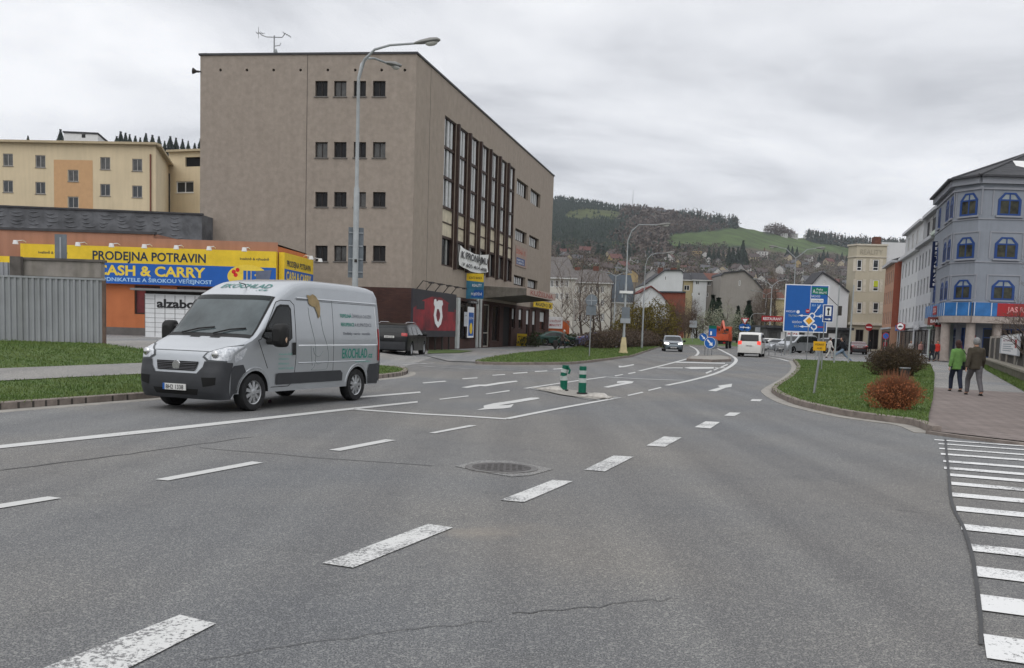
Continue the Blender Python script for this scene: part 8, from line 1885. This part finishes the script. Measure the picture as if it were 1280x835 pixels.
# ------------------------------------------------------------------ people
SKIN=M('skin',(.42,.24,.17),.6,var=.05)
def remeshed(mb,name,mat,par,vox,smooth=3):
    o=mb.build(name,mat,par); r=o.modifiers.new('r','REMESH'); r.mode='VOXEL'; r.voxel_size=vox; sm=o.modifiers.new('s','SMOOTH'); sm.iterations=smooth; sm.factor=.6
    dg=bpy.context.evaluated_depsgraph_get(); dg.update(); me=bpy.data.meshes.new_from_object(o.evaluated_get(dg)); o.modifiers.clear(); me.name=name; o.data=me; me.materials.clear(); me.materials.append(mat); me.polygons.foreach_set('use_smooth',[True]*len(me.polygons)); return o
def person(label,px,py,h,face,top,legs,hair=(.03,.02,.015),stride=.25,fat=1.0,coat=.0,lean=0,handbag=None,armout=(0,0),vox=.022,z=.054,shoes=(.015,.015,.015),hairlen=0,armbend=.25,skirt=False):
    """face: walking direction in the plan; local +y is forward"""
    g=G(px,py,z); o=thing('person',label,'person',(g.x,g.y,z),face-math.pi/2); V=Vector
    def J(x,y,z_): return V((x*h,y*h+lean*max(0,z_-.5)*h,z_*h))
    pel=J(0,0,.52); che=J(0,0,.73); nek=J(0,.005,.84); hd_=J(0,.018,.925)
    s=stride; hip=[J(sd*.052,0,.50) for sd in(-1,1)]; knee=[J(-.055,s*.42+.02,.275),J(.055,-s*.20+.02,.275)]; ank=[J(-.055,s*.5,.045),J(.055,-s*.55,.06)]
    sh=[J(sd*.096*fat,0,.788) for sd in(-1,1)]; el=[];wr=[]
    for i,sd in enumerate((-1,1)):
        sw=(-s if i==0 else s)*.32; ao=armout[i]; el.append(sh[i]+V((sd*(.03+ao*.3)*h,sw*.35*h-.01*h,-.165*h))); wr.append(el[i]+V((sd*(.005+ao)*h,(sw*.6+armbend*.16)*h,-.15*h)))
    b=MB(); b.tube([pel,che,nek],[.07*h,.075*h,.035*h],12,sq=.7); b.tube([nek,hd_],[.033*h,.04*h],10); b.ball(hd_,.062*h,14,(.82,.98,1.18)); b.ball(hd_+V((0,.062*h,-.008*h)),.013*h,6,(.8,1,1.3))
    for sd in(-1,1): b.ball(hd_+V((sd*.052*h,0,-.002*h)),.016*h,6,(.5,.8,1.2))
    for i in (0,1):
        b.tube([hip[i],knee[i],ank[i]],[.05*h,.034*h,.024*h],10); b.tube([sh[i],el[i],wr[i]],[.032*h,.025*h,.017*h],10)
        d=(wr[i]-el[i]).normalized(); hand=wr[i]+d*.028*h; b.ball(hand,.020*h,8,(.55,.95,1.1)); b.tube([ank[i],ank[i]+V((0,.075*h,-.03*h))],[.026*h,.02*h],8)
    body=remeshed(b,'body',SKIN,o,vox*.75)
    # fingers grow out of the palm, each curled on its own
    fm_=MB()
    for i,sd in enumerate((-1,1)):
        d=(wr[i]-el[i]).normalized(); hand=wr[i]+d*.030*h
        for k,(yy,ln) in enumerate(((-.014,.036),(-.005,.042),(.004,.045),(.013,.040))):
            p=hand+V((0,-yy*h,0)); q=p+d*ln*h*.6+V((-sd*.003*h,0,0)); e=q+d*ln*h*.35+V((-sd*.012*h,.004*h,0)); fm_.tube([p-d*.012*h,q,e],[.0058*h,.005*h,.0038*h],6)
        p=hand+V((0,.014*h,-.0)); fm_.tube([p-d*.008*h,p+V((-sd*.004*h,.016*h,-.012*h)),p+V((-sd*.008*h,.018*h,-.028*h))],[.0065*h,.0055*h,.0042*h],6)
    bm=bmesh.new(); bm.from_mesh(body.data); t_=bpy.data.meshes.new('t'); t_.from_pydata(fm_.v,[],fm_.f); bm.from_mesh(t_); bm.to_mesh(body.data); bm.free(); bpy.data.meshes.remove(t_); body.data.polygons.foreach_set('use_smooth',[True]*len(body.data.polygons))
    e=MB(); 
    for sd in (-1,1): e.ball(hd_+V((sd*.021*h,.055*h,.012*h)),.007*h,6)
    e.build('eyes',BLK,body); m_=MB(); m_.box(-.016*h,.016*h,hd_.y+.056*h,hd_.y+.060*h,hd_.z-.034*h,hd_.z-.028*h); m_.build('mouth',M('lips',(.3,.10,.09),.6),body)
    f=MB(); f.tube([J(0,0,.50-coat),J(0,0,.56),J(0,0,.66),J(0,0,.75),J(0,0,.80),J(0,0,.83),J(0,0,.85)],[(.105+coat*.12)*h*fat,.100*h*fat,.096*h*fat,.104*h*fat,.088*h*fat,.062*h,.042*h],16,sq=.68)
    for i in(0,1): f.ball(sh[i],.044*h*fat,10); f.tube([sh[i],el[i],wr[i]-(wr[i]-el[i])*.06],[.044*h*fat,.039*h*fat,.032*h*fat],12)
    f.tube([sh[0],sh[1]],[.04*h,.04*h],10)
    tm=M('cloth_%02x%02x%02x'%tuple(int(255*min(1,v)**.45) for v in top),top,.9,var=.18,scale=9,bump=.5,bscale=14); remeshed(f,'jacket' if coat>=0 else 'shirt',tm,o,vox)
    l=MB(); l.tube([J(0,0,.455),J(0,0,.56)],[.088*h*fat,.095*h*fat],12,sq=.7)
    for i in(0,1): l.tube([hip[i],knee[i],ank[i]+V((0,0,.005*h))],[.062*h*fat,.046*h,.036*h],12)
    lm=M('cloth_%02x%02x%02x'%tuple(int(255*min(1,v)**.45) for v in legs),legs,.9,var=.18,scale=9,bump=.4,bscale=14); remeshed(l,'trousers',lm,o,vox)
    sm_=M('shoe_%02x'%int(255*shoes[0]),shoes,.6)
    for i in(0,1): S_=MB(); a=ank[i]; S_.ball(a+V((0,.035*h,-.028*h)),.04*h,12,(.62,1.55,.55)); S_.box(a.x-.024*h,a.x+.024*h,a.y-.025*h,a.y+.09*h,a.z-.052*h,a.z-.04*h); S_.build('shoe',sm_,o,smooth=True)
    hm_=M('hair_%02x%02x'%(int(255*hair[0]),int(255*hair[2])),hair,.8,var=.3,scale=25,bump=.6,bscale=60); H_=MB(); H_.ball(hd_+V((0,-.010*h,.012*h)),.068*h,14,(.86,.98,1.08),jit=.03,rng=random.Random(4))
    if hairlen: H_.ball(hd_+V((0,-.028*h,-.03*h)),.06*h,12,(.85,.7,1.1+hairlen),jit=.04,rng=random.Random(5))
    ho_=H_.build('hair',hm_,o,smooth=True)
    # keep the face free of hair
    bm=bmesh.new(); bm.from_mesh(ho_.data); bmesh.ops.delete(bm,geom=[v for v in bm.verts if v.co.y>hd_.y+.025*h and v.co.z<hd_.z+.03*h],context='VERTS'); bm.to_mesh(ho_.data); bm.free()
    return o,J,wr
up=math.atan2(1,.08)
o,J,wr=person('woman in a bright green jacket and dark trousers walking beside a man, seen from behind',1194,489.5,1.64,up,(.115,.23,.065),(.018,.022,.04),(.045,.022,.018),.22,.95,.07,hairlen=.25,armout=(.02,.03),vox=.018)
w_xy=o.location.copy()
bg_=thing('shoulder_bag','black shoulder bag hanging at the right hip of the woman in green','bag',(w_xy.x+.25,w_xy.y-.02,.75)); MB().box(-.07,.07,-.14,.14,0,.26).build('bag',BLK,bg_,bevel=.03); MB().tube([(0,-.1,.25),(-.02,-.16,.45),(-.17,-.10,.66),(-.17,.10,.64),(0,.1,.25)],.012,5).build('strap',BLK,bg_)
person('grey-haired man in a dark olive jacket walking beside the woman in green, seen from behind',1217,494.3,1.72,up,(.050,.042,.030),(.10,.095,.10),(.22,.22,.22),.34,1.06,.05,lean=.06,armout=(.03,.02),vox=.018)
person('stooped person in a brown coat pushing a small trolley on the far pavement',702,437,1.62,math.atan2(-.2,1),(.11,.085,.075),(.03,.03,.035),(.5,.5,.48),.3,1.2,.06,lean=.25,vox=.03,z=.03,armbend=1.2)
g=G(694,437); s=thing('shopping_trolley','small dark wheeled shopping trolley beside the stooped person','trolley',(g.x,g.y,.03)); MB().box(-.18,.18,-.15,.15,.15,.75).build('bag',DARKF,s,bevel=.04); MB().tube([(.1,0,.7),(.4,0,1.0)],.02,6).build('handle',ALU,s); 
for q in (-.2,.2): lathe(m:=MB(),[(.001,-.02),(.1,-.02),(.1,.02),(.001,.02)],(0,q,.1),14); m.build('wheel',TYRE,s)
person('person in a white top and pale trousers crossing at the car park edge',1036,447.5,1.70,0.2,(.50,.48,.45),(.42,.41,.38),(.03,.02,.02),.35,1.0,.0,vox=.03,z=.02,lean=.05)
person('person in a dark jacket and blue jeans striding past the tall thin poles',1052.5,452.5,1.72,math.pi*1.02,(.015,.017,.022),(.14,.19,.25),(.03,.02,.02),.75,1.0,.03,vox=.028,z=.02,lean=.1)
person('person in black standing under the no-entry sign',1087,440.5,1.78,math.pi/2,(.012,.012,.013),(.012,.012,.013),(.02,.015,.012),.1,1.0,.04,vox=.032,z=.0)
person('person in a red jacket walking along the shop row',1106,441,1.66,math.pi*1.5,(.33,.03,.04),(.08,.08,.10),(.05,.03,.02),.25,1.05,.04,vox=.03,z=.054)
person('person in a white top behind the round dark shrub',1137.5,447.5,1.62,math.pi*1.5,(.55,.54,.52),(.05,.05,.06),(.12,.09,.06),.2,1.0,.02,vox=.03)
person('person in a pinkish top right of the one in white behind the shrub',1150,448,1.60,math.pi*1.5,(.45,.25,.22),(.04,.04,.05),(.03,.02,.02),.2,1.0,.02,vox=.03)
person('person in black standing left of the first round column',1164.5,452,1.68,math.pi*.6,(.012,.013,.018),(.02,.022,.03),(.02,.015,.012),.15,1.05,.05,vox=.03,hairlen=.3)
person('person in a bright red jacket beside the first round column',1170.5,451,1.70,math.pi*1.5,(.45,.03,.02),(.03,.03,.035),(.04,.03,.02),.15,1.0,.05,vox=.03)
person('person in a dark coat by the glass door between the columns',1198,452.5,1.68,math.pi*.5,(.06,.015,.03),(.02,.02,.025),(.02,.015,.012),.1,1.0,.08,vox=.03)
# stones on the far pavement
g=G(732,430); s=thing('boulder','grey decorative boulder at the end of the far pavement','boulder',(g.x,g.y,0)); MB().ball((0,0,.25),.9,12,(1.2,.6,.6),jit=.12).build('stone',CONC,s,smooth=True)
b2_=thing('litter_bin','dark metal bin half hidden behind the orange shrub','bin',(G(1130,480).x,G(1130,480).y,.1)); m=MB(); m.cyl((0,0,.05),(0,0,.48),.16,.18,16); m.build('body',DARKF,b2_); m=MB(); m.cyl((0,0,.48),(0,0,.52),.2,n=16); m.build('rim',ALU,b2_)
# ------------------------------------------------------------------ haze: thin even air round the whole scene
hz_=MB().box(-2900,2900,-250,4400,-80,700).build('haze',None); hz_['kind']='stuff'; hz_['label']='thin grey haze in the air over the valley'; hz_['category']='haze'
hm_=bpy.data.materials.new('haze_air'); hm_.use_nodes=True; t=hm_.node_tree; t.nodes.clear(); o_=t.nodes.new('ShaderNodeOutputMaterial'); v_=t.nodes.new('ShaderNodeVolumePrincipled'); v_.inputs['Color'].default_value=(.85,.9,1,1); v_.inputs['Density'].default_value=.00008; v_.inputs['Anisotropy'].default_value=.1
t.links.new(v_.outputs[0],o_.inputs['Volume']); hz_.data.materials.append(hm_)
